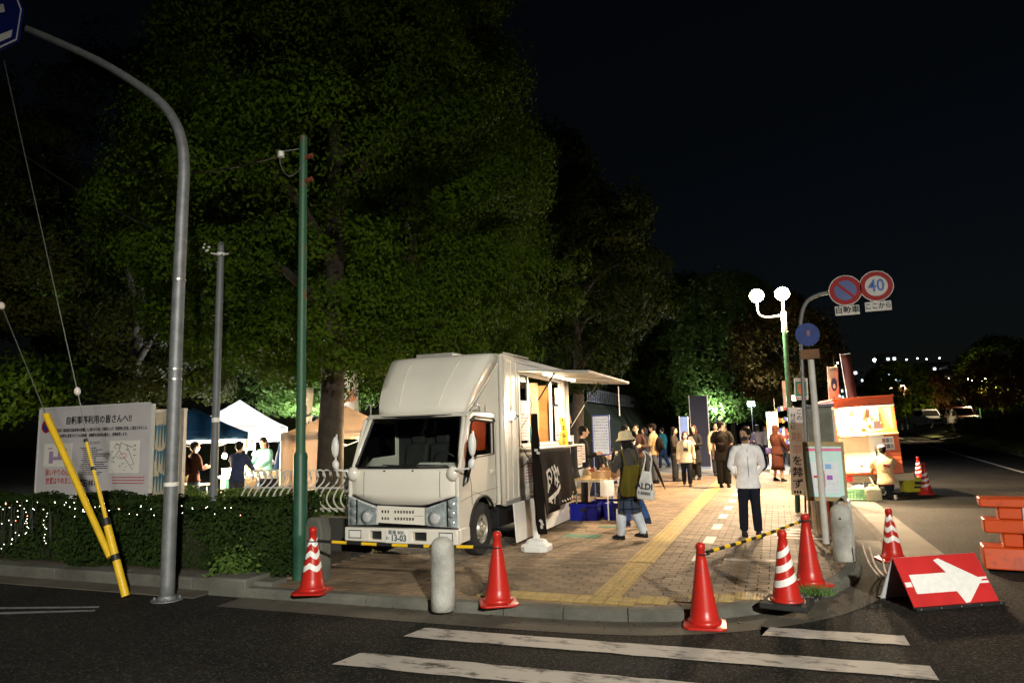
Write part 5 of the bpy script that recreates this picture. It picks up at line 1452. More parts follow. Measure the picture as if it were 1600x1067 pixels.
def ering(c, rx, ry, rz=0.0, n=16, pw=1.0):
    out = []
    for k in range(n):
        a = 2 * PI * k / n
        x, y = rx * math.cos(a), ry * math.sin(a)
        out.append((c[0] + x * math.cos(rz) - y * math.sin(rz), c[1] + x * math.sin(rz) + y * math.cos(rz), c[2]))
    return out

def person(label, loc, heading, H=1.68, female=False, arms='down', legs='stand', head_turn=0.0, nod=0.0,
           top=(.3, .3, .3), top_len=.47, sleeve=1.0, bottom=(.05, .05, .06), bottom_kind='trousers', hem=.05,
           shoes=(.02, .02, .02), hair='short', hair_mat=None, mask=None, lean=0.0, fine=False, group='people in the market', skin=None, arm_l=None, arm_r=None, bulk=1.0, leg_w=1.0):
    """faces +Y locally; heading turns it about Z. Returns the root Empty; lengths are fractions of H."""
    sk = skin or SKIN; hm = hair_mat or HAIR_BLACK
    t = thing('person', label, 'person', loc, heading, group=group)
    S = H
    sh = (.098 if female else .113) * bulk
    v = lambda x, y, z: Vector((x * S, (y + lean * max(0, z - .5)) * S, z * S))
    vox = .012 if fine else (.018 if loc[1] < 24 else .026)
    # ---- limb joints
    A = {'down': [(.135, .0, .63), (.145, .035, .485)], 'back': [(.15, -.05, .645), (.06, -.1, .515)], 'phone': [(.13, .06, .65), (.06, .17, .74)],
         'hold': [(.135, .03, .64), (.07, .16, .66)], 'hip': [(.18, -.04, .65), (.11, .02, .55)], 'reach': [(.13, .1, .66), (.11, .24, .6)], 'bag': [(.135, -.01, .63), (.15, .02, .47)],
         'swing': [(.13, .05, .64), (.14, .13, .53)], 'swingb': [(.13, -.06, .64), (.15, -.09, .5)], 'chin': [(.14, .07, .66), (.05, .13, .82)]}
    al = arm_l or arms; ar = arm_r or arms
    arms_j = []
    for s, kind in ((-1, al), (1, ar)):
        e, w = A[kind]
        arms_j.append((s, v(s * sh, 0, .805), v(s * e[0], e[1], e[2]), v(s * w[0], w[1], w[2])))
    Lg = {'stand': [((.052, .0, .285), (.055, -.01, .045)), ((.052, .0, .285), (.055, -.01, .045))], 'contra': [((.05, .03, .29), (.055, .05, .045)), ((.055, -.005, .285), (.06, -.03, .045))],
          'walk': [((.05, .06, .295), (.05, .07, .05)), ((.05, -.02, .29), (.052, -.12, .075))], 'cross': [((.03, .02, .285), (.0, .02, .045)), ((.05, .0, .285), (.045, -.02, .045))],
          'kneel': [((.08, .2, .2), (.075, .1, .03)), ((.06, .16, .03), (.055, -.09, .04))], 'apart': [((.07, .01, .285), (.09, .0, .045)), ((.07, .0, .285), (.09, -.01, .045))]}[legs]
    zoff = -.26 if legs == 'kneel' else 0
    def vz(p): return v(p[0], p[1], p[2])
    root_up = Vector((0, 0, zoff * S))
    legs_j = [(s, v(s * .048, 0, .5) + root_up, vz((s * k[0], k[1], k[2])), vz((s * a[0], a[1], a[2]))) for s, (k, a) in zip((-1, 1), Lg)]
    U = lambda p: p + root_up
    arms_j = [(s, U(a), U(b), U(c)) for s, a, b, c in arms_j]
    hc = U(v(0, .012, .93))
    fr = female
    # ---- body, one continuous surface
    b = MB()
    tz = [(.455, .065, .05), (.5, .085, .06), (.56, .078, .055), (.62, .072 if fr else .08, .05), (.68, .082 if fr else .09, .06), (.74, .088 if fr else .1, .063), (.785, .085 if fr else .1, .055), (.815, .06, .045), (.835, .035, .033)]
    b.ring_loft([[tuple(U(Vector(p) * 1)) for p in ering(v(0, 0, z), rx * S, ry * S)] for z, rx, ry in tz])
    b.tube([U(v(0, -.004, .81)), U(v(0, .0, .86)), U(v(0, .006, .9))], [.036 * S, .03 * S, .032 * S], 12)
    for s, a, e, w in arms_j:
        b.tube([U(v(s * sh * .5, 0, .815)), U(v(s * sh * .85, 0, .8)), a.lerp(e, .4), e, e.lerp(w, .35), w], [.025 * S, .03 * S, .028 * S, .023 * S, .023 * S, .016 * S], 10)
        d = (w - e).normalized(); side = d.cross(Vector((0, 1, 0)))
        side = side.normalized() if side.length > .1 else Vector((1, 0, 0))
        palm = w + d * .045 * S
        nrm_ = side.cross(d)
        b.tube([w - d * .005 * S, palm], [.016 * S, .021 * S], 8)
        for f in range(4):
            o_ = palm + side * ((f - 1.5) * .0105 * S)
            ln = (.036, .043, .04, .031)[f] * S
            b.tube([o_ - d * .01 * S, o_ + d * ln * .55 + nrm_ * .006 * S, o_ + d * ln * .95 + nrm_ * .018 * S], [.0058 * S, .0054 * S, .0046 * S], 6)
        th = w + d * .016 * S - side * s * .014 * S
        b.tube([th, th - side * s * .018 * S + d * .018 * S + nrm_ * .008 * S, th - side * s * .02 * S + d * .04 * S + nrm_ * .014 * S], [.0066 * S, .006 * S, .005 * S], 6)
    for s, h_, k, a in legs_j:
        b.tube([h_, h_.lerp(k, .3), k, k.lerp(a, .35), a], [.055 * S, .05 * S, .033 * S, .034 * S, .02 * S], 12)
        b.tube([a + Vector((0, -.02 * S, -.02 * S)), a + Vector((0, .03 * S, -.022 * S)), a + Vector((0, .09 * S, -.034 * S))], [.021 * S, .023 * S, .014 * S], 8)
    q = Matrix.Rotation(head_turn, 3, 'Z') @ Matrix.Rotation(nod, 3, 'X')
    hv = lambda x, y, z: hc + q @ Vector((x * S, y * S, z * S))
    def hell(c, r, rot=(0, 0, 0), n=14, m=10):
        rings = []
        for k in range(m + 1):
            tt = -PI / 2 + PI * (k * .98 + m * .01) / m
            rings.append([hc + q @ (Vector(c) * S + Vector((r[0] * math.cos(tt) * math.cos(2 * PI * i / n), r[1] * math.cos(tt) * math.sin(2 * PI * i / n), r[2] * math.sin(tt))) * S) for i in range(n)])
        return rings
    b.ring_loft(hell((0, 0, .012), (.045, .056, .056)))
    b.ring_loft(hell((0, .018, -.03), (.034, .036, .036)))
    b.tube([hv(0, .05, .012), hv(0, .066, -.012), hv(0, .054, -.018)], [.006 * S, .0095 * S, .006 * S], 6)
    for s in (-1, 1): b.ring_loft(hell((s * .046, -.004, -.002), (.006, .011, .018), n=8, m=5))
    body = remeshed(b, 'body', sk, t, vox * .75 if fine else vox * .9, 3)
    if not mask or mask == 'low':
        mbm = MB(); mbm.ring_loft(hell((0, .053, -.036), (.015, .004, .004), n=8, m=4)); mbm.build('mouth', LIP, t, smooth=True)
    for s in (-1, 1):
        m_ = MB(); m_.ring_loft(hell((s * .019, .0525, .004), (.0085, .004, .0045), n=8, m=4)); m_.build('eye', EYE, t, smooth=True)
        m_ = MB(); m_.ring_loft(hell((s * .019, .0535, .018), (.013, .003, .0028), n=8, m=4)); m_.build('eyebrow', hm, t, smooth=True)
    # ---- top
    tm = cloth(label[:24].replace(' ', '_') + '_t', top)
    c = MB(); g = .012
    z0 = top_len
    rows = []
    for z, rx, ry in [(z0, .116, .078), (.52, .106, .073), (.56, .096, .066), (.62, .086 if fr else .094, .06), (.68, .093 if fr else .102, .068), (.74, .098 if fr else .112, .071), (.785, .092 if fr else .108, .062), (.815, .066, .05), (.838, .042, .04)]:
        if z < z0 and z != z0: continue
        if z == z0 and z0 < .5: rx, ry = rx + .06 * (.5 - z0), ry + .06 * (.5 - z0)
        rows.append([tuple(U(Vector(p))) for p in ering(v(0, 0, z), rx * S * bulk, ry * S * bulk)])
    c.ring_loft(rows)
    for s, a, e, w in arms_j:
        pts = [a - (e - a) * .05, a.lerp(e, .35), e]; rr = [.042 * S, .04 * S, .034 * S]
        if sleeve > .5: pts += [e.lerp(w, .45), e.lerp(w, .95 if sleeve >= 1 else .5)]; rr += [.032 * S, .026 * S]
        else: pts = [a - (e - a) * .05, a.lerp(e, .35), a.lerp(e, .8)]; rr = [.043 * S, .044 * S, .044 * S]
        pts = [U(v(s * sh * .4, 0, .822)), U(v(s * sh * .82, 0, .806))] + pts[1:]; rr = [.03 * S, .038 * S] + rr[1:]
        c.tube(pts, [r_ * (1 + (bulk - 1) * .4) for r_ in rr], 12)
    remeshed(c, 'jacket' if sleeve >= 1 else 'shirt', tm, t, vox, 4)
    if not fr or True:
        m_ = MB(); m_.ring_loft([[tuple(U(Vector(p))) for p in ering(v(0, .0, z), r_ * S, r_ * S)] for z, r_ in ((.825, .047), (.852, .04))], cap=False); m_.build('collar', tm, t, smooth=True, solid=.008)
    # ---- bottom
    bmtl = cloth(label[:24].replace(' ', '_') + '_b', bottom)
    if bottom_kind == 'trousers':
        c = MB()
        c.ring_loft([[tuple(U(Vector(p))) for p in ering(v(0, 0, z), rx * S, ry * S)] for z, rx, ry in ((.44, .08, .06), (.48, .094, .066), (.52, .092, .065), (.565, .086, .06))])
        for s, h_, k, a in legs_j:
            an = k.lerp(a, .97)
            c.tube([h_ + Vector((0, 0, .01 * S)), h_.lerp(k, .35), k, k.lerp(a, .45), an], [r_ * S * leg_w for r_ in (.06, .058, .046, .046, .04)], 14)
        remeshed(c, 'trousers', bmtl, t, vox, 4)
    else:
        c = MB(); rows = []; n = 40
        for z, r_ in ((.575, .08), (.53, .095), (.48, .105), (.3, .115 + .02 * (bottom_kind == 'wide')), (hem, .13 + .03 * (bottom_kind == 'wide'))):
            if z < hem: continue
            rows.append([tuple(v(0, 0, z) + Vector(((r_ * S) * (1 + .06 * math.sin(k * 2 * PI / n * 7) * (.58 - z) * 3) * math.cos(2 * PI * k / n), (r_ * .78 * S) * (1 + .06 * math.sin(k * 2 * PI / n * 7) * (.58 - z) * 3) * math.sin(2 * PI * k / n), 0))) for k in range(n)])
        c.ring_loft(rows, cap=False); c.build('skirt', bmtl, t, smooth=True, solid=.006)
    # ---- shoes
    smt = cloth(label[:24].replace(' ', '_') + '_s', shoes, .05)
    for s, h_, k, a in legs_j:
        m_ = MB(); zb = a.z - .045 * S + .004 if legs != 'kneel' else a.z - .03 * S
        a0 = Vector((a.x, a.y, zb))
        m_.ring_loft([[tuple(a0 + Vector((x * wv * S, (y * ln_ + oy) * S, z * S))) for x, y in [(math.cos(2 * PI * i / 14), math.sin(2 * PI * i / 14)) for i in range(14)]] for z, wv, ln_, oy in ((0, .026, .078, .036), (.012, .027, .08, .037), (.026, .026, .07, .03), (.046, .022, .036, .0), (.062, .022, .026, -.006))])
        sh_ = m_.build('shoe', smt, t, smooth=True, auto=60)
    # ---- hair
    hb = MB()
    if hair != 'none':
        hb.ring_loft(hell((0, -.012, .028), (.052, .06, .05)))
        hb.ring_loft(hell((0, -.03, .0), (.047, .038, .05)))
        for s in (-1, 1): hb.ring_loft(hell((s * .036, .0, .022), (.015, .035, .03)))
        if hair in ('long', 'bob'):
            ln = {'long': .2, 'bob': .075}[hair]
            rows = []
            for k in range(6):
                f = k / 5; cc = hv(0, -.028 - .012 * f, .0 - ln * f)
                rows.append([tuple(cc + q @ Vector(((.05 + .012 * f) * S * math.cos(2 * PI * i / 14), (.034) * S * math.sin(2 * PI * i / 14), 0))) for i in range(14)])
            hb.ring_loft(rows)
            for s in (-1, 1):
                hb.tube([hv(s * .044, .0, .02), hv(s * .05, -.002, -.05), hv(s * .05, -.004, -.05 - ln * .5)], [.014 * S, .016 * S, .01 * S], 8)
        remeshed(hb, 'hair', hm, t, vox * .8, 2)
    if mask:
        mmt = cloth('mask_' + str(mask), (.7, .7, .68) if mask == 'white' else (.03, .03, .035), .05)
        m_ = MB(); m_.ring_loft(hell((0, .026, -.026), (.036, .038, .03), n=14, m=8)); m_.build('face_mask', mmt, t, smooth=True)
    t['_S'] = S
    anchor = {'S': S, 'hv': hv, 'v': lambda x, y, z: U(v(x, y, z)), 'arms': arms_j, 'root': t, 'q': q, 'hell': hell}
    return anchor

def held(name, label, cat, p, mb, mat, local=(0, 0, 0), group=None, rot=(0, 0, 0), **k):
    """a thing a person carries: its own top-level object, placed in that person's frame"""
    root = p['root']
    M_ = Matrix.Translation(root.location) @ root.rotation_euler.to_matrix().to_4x4() @ Matrix.Translation(local) @ Euler(rot).to_matrix().to_4x4()
    t = thing(name, label, cat, M_.translation, group=group, rot=M_.to_euler())
    mb.build('body' if name != 'backpack' else 'pack', mat, t, **k)
    return t

Z = .1
FACE_CAM = PI   # heading PI faces -Y
# man in white track jacket
p = person('man in white track jacket with black sleeve stripes and black mask, hands behind back', (-.47, 11.45, Z), PI + R(12), 1.66, arms='back', legs='contra', head_turn=R(-38), top=(.76, .76, .78), top_len=.44, bottom=(.012, .014, .022), shoes=(.02, .02, .025), hair='short', mask='black', fine=True, bulk=1.0, leg_w=.95, skin=M('skin_shade', (.36, .21, .14), rough=.55, var=.08))
t = p['root']; bt = cloth('track_stripe', (.015, .015, .02))
for s, a, e, w in p['arms']:
    S = p['S']; m_ = MB(); n_ = 8
    outv = Vector((s, .25, 0)).normalized()
    path = [a + Vector((-s * .05 * S, .02, .034 * S)), a + Vector((s * .0, .012, .04 * S)), a + outv * .042 * S, a.lerp(e, .4) + outv * .042 * S, e + outv * .036 * S, e.lerp(w, .4) + outv * .036 * S]
    rings = []
    for pp in smooth_path(path, 4): rings.append([tuple(pp + Vector((dx, dy, 0))) for dx, dy in ((-.014, -.035), (.014, -.035), (.014, .042), (-.014, .042))])
    m_.ring_loft(rings); m_.build('sleeve_stripe', bt, t, smooth=True)
m_ = MB(); m_.tube([p['v'](0, .066, .47), p['v'](0, .066, .6), p['v'](0, .07, .72), p['v'](0, .058, .8)], .004, 5); m_.build('zip', bt, t)
# woman in bucket hat
p = person('woman in beige bucket hat and blue plaid skirt, photographing the stall', (-2.2, 10.7, Z), R(62), 1.63, True, arms='phone', legs='walk', head_turn=R(6), top=(.055, .05, .048), bottom=(.04, .055, .09), bottom_kind='skirt', hem=.26, shoes=(.015, .015, .018), hair='bob', nod=R(-6), fine=True)
t = p['root']; S = p['S']
hatm = cloth('hat_beige', (.5, .42, .27), .2, 20)
m_ = MB(); q = p['q']; rows = []
for r_, z in ((.093, -.002), (.09, .006), (.066, .032), (.063, .04), (.058, .075), (.045, .088), (.01, .091)):
    rows.append([tuple(p['hv'](0, -.006, 0) + q @ Vector((r_ * S * math.cos(2 * PI * k / 24), r_ * 1.08 * S * math.sin(2 * PI * k / 24), z * S))) for k in range(24)])
m_.ring_loft(rows, cap=False); m_.build('bucket_hat', hatm, t, smooth=True, solid=.006)
sock = cloth('pale_sock', (.5, .55, .62), .1)
for s in (-1, 1):
    lgs = [((.05, .06, .295), (.05, .07, .05)), ((.05, -.02, .29), (.052, -.12, .075))][0 if s < 0 else 1]
    k_, a_ = [Vector((s * q_[0], q_[1], q_[2])) * S for q_ in lgs]
    m_ = MB(); m_.tube([k_, k_.lerp(a_, .4), a_, a_ - Vector((0, 0, .01))], [.046 * S, .048 * S, .036 * S, .034 * S], 12); m_.build('sock', sock, t, smooth=True)
m_ = MB()
for k in range(9):
    a0 = 2 * PI * k / 9
    m_.tube([(.112 * S * math.cos(a0), .088 * S * math.sin(a0), .5 * S), (.134 * S * math.cos(a0), .105 * S * math.sin(a0), .27 * S)], .006, 4)
for z in (.46, .38, .3):
    m_.tube([((.108 + .13 * (.5 - z)) * S * math.cos(2 * PI * k / 28) * 1.03, (.108 + .13 * (.5 - z)) * .8 * S * math.sin(2 * PI * k / 28) * 1.03, z * S) for k in range(29)], .006, 4)
m_.build('plaid_line', cloth('plaid_dark', (.012, .016, .03), .05), t)
m_ = MB(); m_.ring_loft([[(-.2, -.07, .0), (.2, -.07, .0), (.21, .07, .0), (-.21, .07, .0)], [(-.21, -.09, .12), (.21, -.09, .12), (.21, .09, .12), (-.21, .09, .12)], [(-.15, -.05, .46), (.15, -.05, .46), (.15, .05, .46), (-.15, .05, .46)]])
bagm = cloth('olive_bag', (.09, .075, .012), .3, 5)
bg_ = held('shoulder_bag', 'large olive shoulder bag hanging behind the bucket-hat woman', 'bag', p, m_, bagm, (-.1, -.17, .68), bevel=.02)
m_ = MB(); m_.tube(smooth_path([(-.14, 0, .44), (-.1, .1, .66), (-.06, .2, .68)], 4), .013, 6); m_.tube(smooth_path([(.14, 0, .44), (.1, .1, .66), (.02, .2, .69)], 4), .013, 6); m_.build('strap', bagm, bg_)
m_ = MB(); m_.ring_loft([[(-.13, -.03, 0), (.13, -.03, 0), (.13, .03, 0), (-.13, .03, 0)], [(-.14, -.045, .1), (.14, -.045, .1), (.14, .045, .1), (-.14, .045, .1)], [(-.07, -.02, .42), (.07, -.02, .42), (.07, .02, .42), (-.07, .02, .42)]])
tb = held('tote_bag', 'white tote bag with black lettering, carried by the bucket-hat woman', 'bag', p, m_, cloth('tote_white', (.6, .62, .62), .2, 6), (-.13, -.42, .64), rot=(0, R(5), R(-80)), bevel=.02)
text('ALDI', .13, INK, tb, (0, -.047, .2), bold=.02); text('E BARN', .06, INK, tb, (0, -.05, .1), bold=.015)
m_ = MB(); m_.tube(smooth_path([(-.06, 0, .4), (-.05, .06, .62), (-.12, .1, .7)], 4), .01, 5); m_.tube(smooth_path([(.06, 0, .4), (.05, .06, .62), (-.1, .1, .71)], 4), .01, 5); m_.build('strap', cloth('tote_white', (.6, .62, .62)), tb)
m_ = MB(); m_.box((0, 0, 0), (.075, .012, .15)); wr = p['arms'][1][3]; held('smartphone', 'black phone raised in the bucket-hat woman hands', 'phone', p, m_, BLACK, tuple(wr + Vector((-.04, .05, .06))), rot=(R(10), 0, 0), bevel=.006)
# person in jeans beyond her
p = person('person in dark top and blue jeans, half hidden behind the bucket-hat woman', (-2.42, 12.2, Z), R(75), 1.66, True, arms='phone', legs='walk', top=(.03, .03, .035), bottom=(.035, .08, .22), shoes=(.02, .03, .06), hair='short')
m_ = MB(); m_.box((0, 0, 0), (.075, .012, .15)); held('smartphone', 'phone held up by the person in jeans', 'phone', p, m_, BLACK, tuple(p['arms'][0][3] + Vector((.03, .05, .06))), bevel=.006)
# woman in cream top
p = person('woman in cream top, white mask and black trousers walking this way', (-2.52, 20.7, Z), PI + R(8), 1.58, True, arms='down', legs='walk', top=(.62, .5, .34), top_len=.43, bottom=(.012, .012, .014), hair='bob', hair_mat=HAIR_BROWN, mask='white', bulk=1.12)
m_ = MB(); m_.box((0, 0, -.2), (.08, .3, .34)); tb = held('tote_bag', 'black tote bag at the side of the woman in cream', 'bag', p, m_, BLK_CLOTH, (-.27, 0, .7), bevel=.02)
m_ = MB(); m_.tube(smooth_path([(0, -.1, -.03), (.02, 0, .16), (0, .1, -.03)], 4), .01, 5); m_.build('strap', BLK_CLOTH, tb)
m_ = MB(); m_.box((0, 0, 0), (.13, .07, .09)); m_.lathe([(.035, 0), (.035, .06)], 12); cm = held('camera', 'black camera hanging on the chest of the woman in cream', 'camera', p, m_, BLACK, (0, .155, 1.06), bevel=.008)
m_ = MB(); m_.tube([(-.06, 0, .04), (-.07, -.06, .24)], .008, 5); m_.tube([(.06, 0, .04), (.07, -.06, .24)], .008, 5); m_.build('strap', BLACK, cm)
# woman with papers
p = person('woman in black coat holding white papers behind the woman in cream', (-2.55, 23.4, Z), PI - R(14), 1.76, True, arms='hold', legs='stand', top=(.02, .018, .018), top_len=.3, bottom=(.015, .015, .015), hair='long', hair_mat=HAIR_BROWN)
m_ = MB(); m_.box((0, 0, 0), (.36, .012, .26)); held('paper_sheet', 'white papers held against the chest of the woman in black coat', 'paper', p, m_, PAPER, (.1, .25, 1.25), rot=(R(-25), R(15), 0))
# tall man in black seen from behind
p = person('tall man all in black seen from behind, head turned right', (-1.46, 20.4, Z), R(-6), 1.86, arms='down', legs='stand', head_turn=R(-55), top=(.022, .018, .014), top_len=.4, sleeve=.4, bottom=(.016, .015, .013), hair='short', bulk=1.1, leg_w=1.2)
m_ = MB(); m_.ell((0, -.03, .0), (.16, .1, .25), 14, 10); m_.box((0, -.12, -.06), (.2, .06, .18)); held('backpack', 'soft black backpack on the tall man in black', 'backpack', p, m_, BLK_CLOTH, (0, -.17, 1.22), smooth=True)
# person in beige jacket beyond
person('person in open beige jacket and dark trousers beyond the man in black', (-2.0, 25.2, Z), PI + R(20), 1.84, False, arms='down', top=(.33, .27, .18), bottom=(.02, .02, .025), hair='bob')
# woman in brown
p = person('woman with long auburn hair in a long brown dress, purple bag at her hip', (-.03, 22.7, Z), R(-42), 1.7, True, arms='swing', legs='apart', top=(.06, .02, .012), bottom=(.065, .022, .014), bottom_kind='skirt', hem=.2, hair='long', hair_mat=M('auburn_hair', (.05, .014, .008), rough=.7, var=.25, scale=25, spec=.15), shoes=(.02, .02, .02), head_turn=R(-20), bulk=1.1)
m_ = MB(); m_.box((0, 0, 0), (.1, .26, .2)); pb = held('shoulder_bag', 'purple handbag on the hip of the woman in brown', 'bag', p, m_, cloth('purple_bag', (.07, .06, .16), .1), (-.2, -.1, .92), bevel=.03)
m_ = MB(); m_.tube(smooth_path([(0, -.1, .1), (.06, 0, .4), (.2, .05, .52)], 4), .008, 5); m_.build('strap', BLK_CLOTH, pb)
# man with backpack
p = person('man in tan jacket and black cap with a black backpack, facing left', (-3.62, 21.8, Z), R(80), 1.84, arms='hip', legs='stand', top=(.27, .19, .1), bottom=(.06, .065, .075), hair='short', shoes=(.015, .015, .015), arm_l='hold')
capm = BLK_CLOTH; S = p['S']; m_ = MB()
m_.ring_loft(p['hell']((0, -.004, .04), (.056, .066, .04))); m_.ring_loft([[tuple(p['hv'](x, y, .045 + dz)) for x, y in ((-.045, .04), (-.03, .11), (.03, .11), (.045, .04))] for dz in (0, .006)]); m_.build('cap', capm, p['root'], smooth=True)
m_ = MB(); m_.ell((0, 0, 0), (.15, .11, .24), 14, 10); m_.box((0, -.1, -.05), (.2, .05, .2)); held('backpack', 'black backpack on the man in tan jacket', 'backpack', p, m_, BLK_CLOTH, (0, -.18, 1.2), smooth=True)
# couple by the stall
person('person in white shirt with dark hair, hand raised to the chin, by the rear stall', (-3.85, 18.6, Z), R(-70), 1.8, arms='chin', top=(.55, .5, .45), bottom=(.02, .02, .025), arm_l='hold')
person('person in dark clothes facing the path beside the one in white shirt', (-3.9, 20.4, Z), PI + R(8), 1.82, arms='hold', top=(.05, .025, .02), bottom=(.02, .02, .02), hair='short')
# seller behind the side table
person('seller in black shirt behind the table at the truck rear', (-3.95, 14.6, Z), R(-75), 1.78, arms='hold', legs='stand', top=(.014, .013, .013), bottom=(.015, .015, .017), head_turn=R(5))
# far pedestrians
far = [((-4.6, 30, Z), R(60), 1.75, (.01, .07, .08), (.01, .02, .05), 'person in teal jacket walking past far along the path'),
       ((-3.9, 32, Z), R(-150), 1.7, (.03, .05, .16), (.02, .02, .04), 'person in dark blue farther along, beside the one in teal'),
       ((-1.3, 33, Z), PI + R(20), 1.75, (.12, .2, .6), (.04, .06, .14), 'person in bright blue coat far down the lit path'),  # blue LED light on this figure is put into the clothes colour
       ((-.5, 34, Z), R(200), 1.72, (.5, .5, .5), (.03, .03, .04), 'person in pale top right of the one in bright blue'),
       ((-2.4, 31, Z), R(150), 1.78, (.03, .03, .02), (.02, .02, .02), 'person in dark jacket far behind the tall man in black'),
       ((-3.2, 36, Z), R(30), 1.7, (.25, .28, .35), (.02, .02, .04), 'distant person in grey between the crowd and the trees'),
       ((-.1, 37, Z), R(100), 1.7, (.06, .05, .09), (.02, .02, .04), 'distant person in dark violet beside the white partition'),
       ((-5.3, 27, Z), R(-90), 1.72, (.02, .025, .05), (.02, .02, .03), 'person in navy standing by the signboards on the left of the path')]
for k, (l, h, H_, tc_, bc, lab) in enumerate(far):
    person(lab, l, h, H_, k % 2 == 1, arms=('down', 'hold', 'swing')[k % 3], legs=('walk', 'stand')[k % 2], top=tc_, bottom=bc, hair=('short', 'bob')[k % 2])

# ------------------------------------------------------------------ stall things near the food truck
nb_ = thing('nobori_banner', 'black vertical banner on a thin pole with white water base by the truck', 'banner', (-3.33, 9.55, .1))
mb = MB(); mb.ring_loft([[(x * w_, y * w_, z) for x, y in ((-1, -.6), (-.6, -1), (.6, -1), (1, -.6), (1, .6), (.6, 1), (-.6, 1), (-1, .6))] for z, w_ in ((0, .2), (.07, .2), (.09, .185), (.1, .15), (.15, .12), (.165, .05), (.19, .045), (.25, .04), (.27, .02))]); mb.build('water_base', WHITEP, nb_, bevel=.006)
mb = MB(); mb.tube([(0, 0, .25), (-.02, .02, 1.1), (-.04, .03, 2.05)], .011, 8); mb.build('pole', WHITEP, nb_, smooth=True)
mb = MB(); rows = []
for k in range(24):
    f = k / 23; z = 1.95 - 1.72 * f; w_ = .055 + .05 * f * (1 - .5 * f) + .006 * math.sin(k * 1.3); cx = .03 + .07 * f ** 2
    rows.append([(cx - w_, -.02, z), (cx - w_ * .4, -.05, z), (cx + w_ * .2, -.01, z), (cx + w_, -.04 - .02 * math.sin(k), z), (cx + w_ * .5, .02, z), (cx - w_ * .5, .015, z)])
mb.ring_loft(rows); mb.build('banner_cloth', BLK_CLOTH, nb_, smooth=True)
mb = MB(); mb.tube(smooth_path([(-.04, .02, 2.03), (-.02, 0, 2.1), (-.045, .02, 2.16), (-.03, .02, 2.2)], 3), .014, 6); mb.build('pole_tip', WHITEP, nb_)
mb = MB()
for k, (x, z) in enumerate(((.06, 1.42), (.09, 1.38), (.1, .42), (.12, .38), (.11, .34))): mb.box((x, -.075, z), (.05, .004, .035), (0, R(20 * k), 0))
mb.build('print', M('banner_print_white', (.5, .48, .45), rough=.8), nb_)
# black cloth sign hanging from the serving shelf
hb_ = thing('hanging_cloth', 'black cloth with white brush calligraphy hanging below the serving shelf', 'banner', (-3.49, 11.05, .1))
def hc_(u, v): # u 0..1 along y, v 0..1 down
    y = -1.02 + 2.0 * u; x = .04 + .1 * v + .035 * math.sin(u * 17 + v * 2) * v - .05 * u
    dip = .22 * math.sin(PI * min(1, (1 - u) * 1.2)) ; z = 1.42 - .03 * u - (.85 + .18 * (1 - u)) * v * (1 if u < .9 else .96)
    return (x, y, z)
mb = MB(); n, m_ = 26, 14
for i in range(n):
    for j in range(m_): mb.quad(hc_(i / n, j / m_), hc_((i + 1) / n, j / m_), hc_((i + 1) / n, (j + 1) / m_), hc_(i / n, (j + 1) / m_))
mb.build('cloth', BLK_CLOTH, hb_, smooth=True, solid=.004)
CALL = M('brush_white', (.55, .53, .5), rough=.8, var=.3, scale=14)
rr = random.Random(12)
def stroke(pts, w0, w1):
    mb = MB(); P_ = [Vector(hc_(u, v)) + Vector((.012, 0, 0)) for u, v in pts]
    sp = smooth_path(P_, 5); L_ = []; R_ = []
    for i, p in enumerate(sp):
        a, b = sp[max(0, i - 1)], sp[min(len(sp) - 1, i + 1)]; d = (b - a).normalized(); s_ = d.cross(Vector((1, 0, 0))).normalized(); w_ = w0 + (w1 - w0) * i / len(sp)
        L_.append(p + s_ * w_); R_.append(p - s_ * w_)
    for i in range(len(sp) - 1): mb.quad(L_[i], R_[i], R_[i + 1], L_[i + 1])
    mb.build('brush_stroke', CALL, hb_, solid=.002)
for s_ in ([(.18, .35), (.2, .5), (.17, .68)], [(.2, .36), (.27, .34), (.3, .42), (.27, .56)], [(.23, .45), (.28, .5)], [(.32, .3), (.36, .42), (.33, .6)], [(.38, .28), (.42, .4), (.4, .52)], [(.34, .4), (.44, .38)],
           [(.36, .5), (.45, .58)], [(.24, .56), (.2, .64)], [(.46, .33), (.5, .47)], [(.42, .5), (.36, .64)], [(.18, .78), (.24, .86)], [(.3, .74), (.27, .88)]): stroke(s_, .028, .014)
stroke([(.17, .8), (.35, .72), (.52, .66)], .035, .035)
for k in range(9): stroke([(.55 + k * .045, .93), (.57 + k * .045, .95 + .02 * (k % 2))], .014, .008)
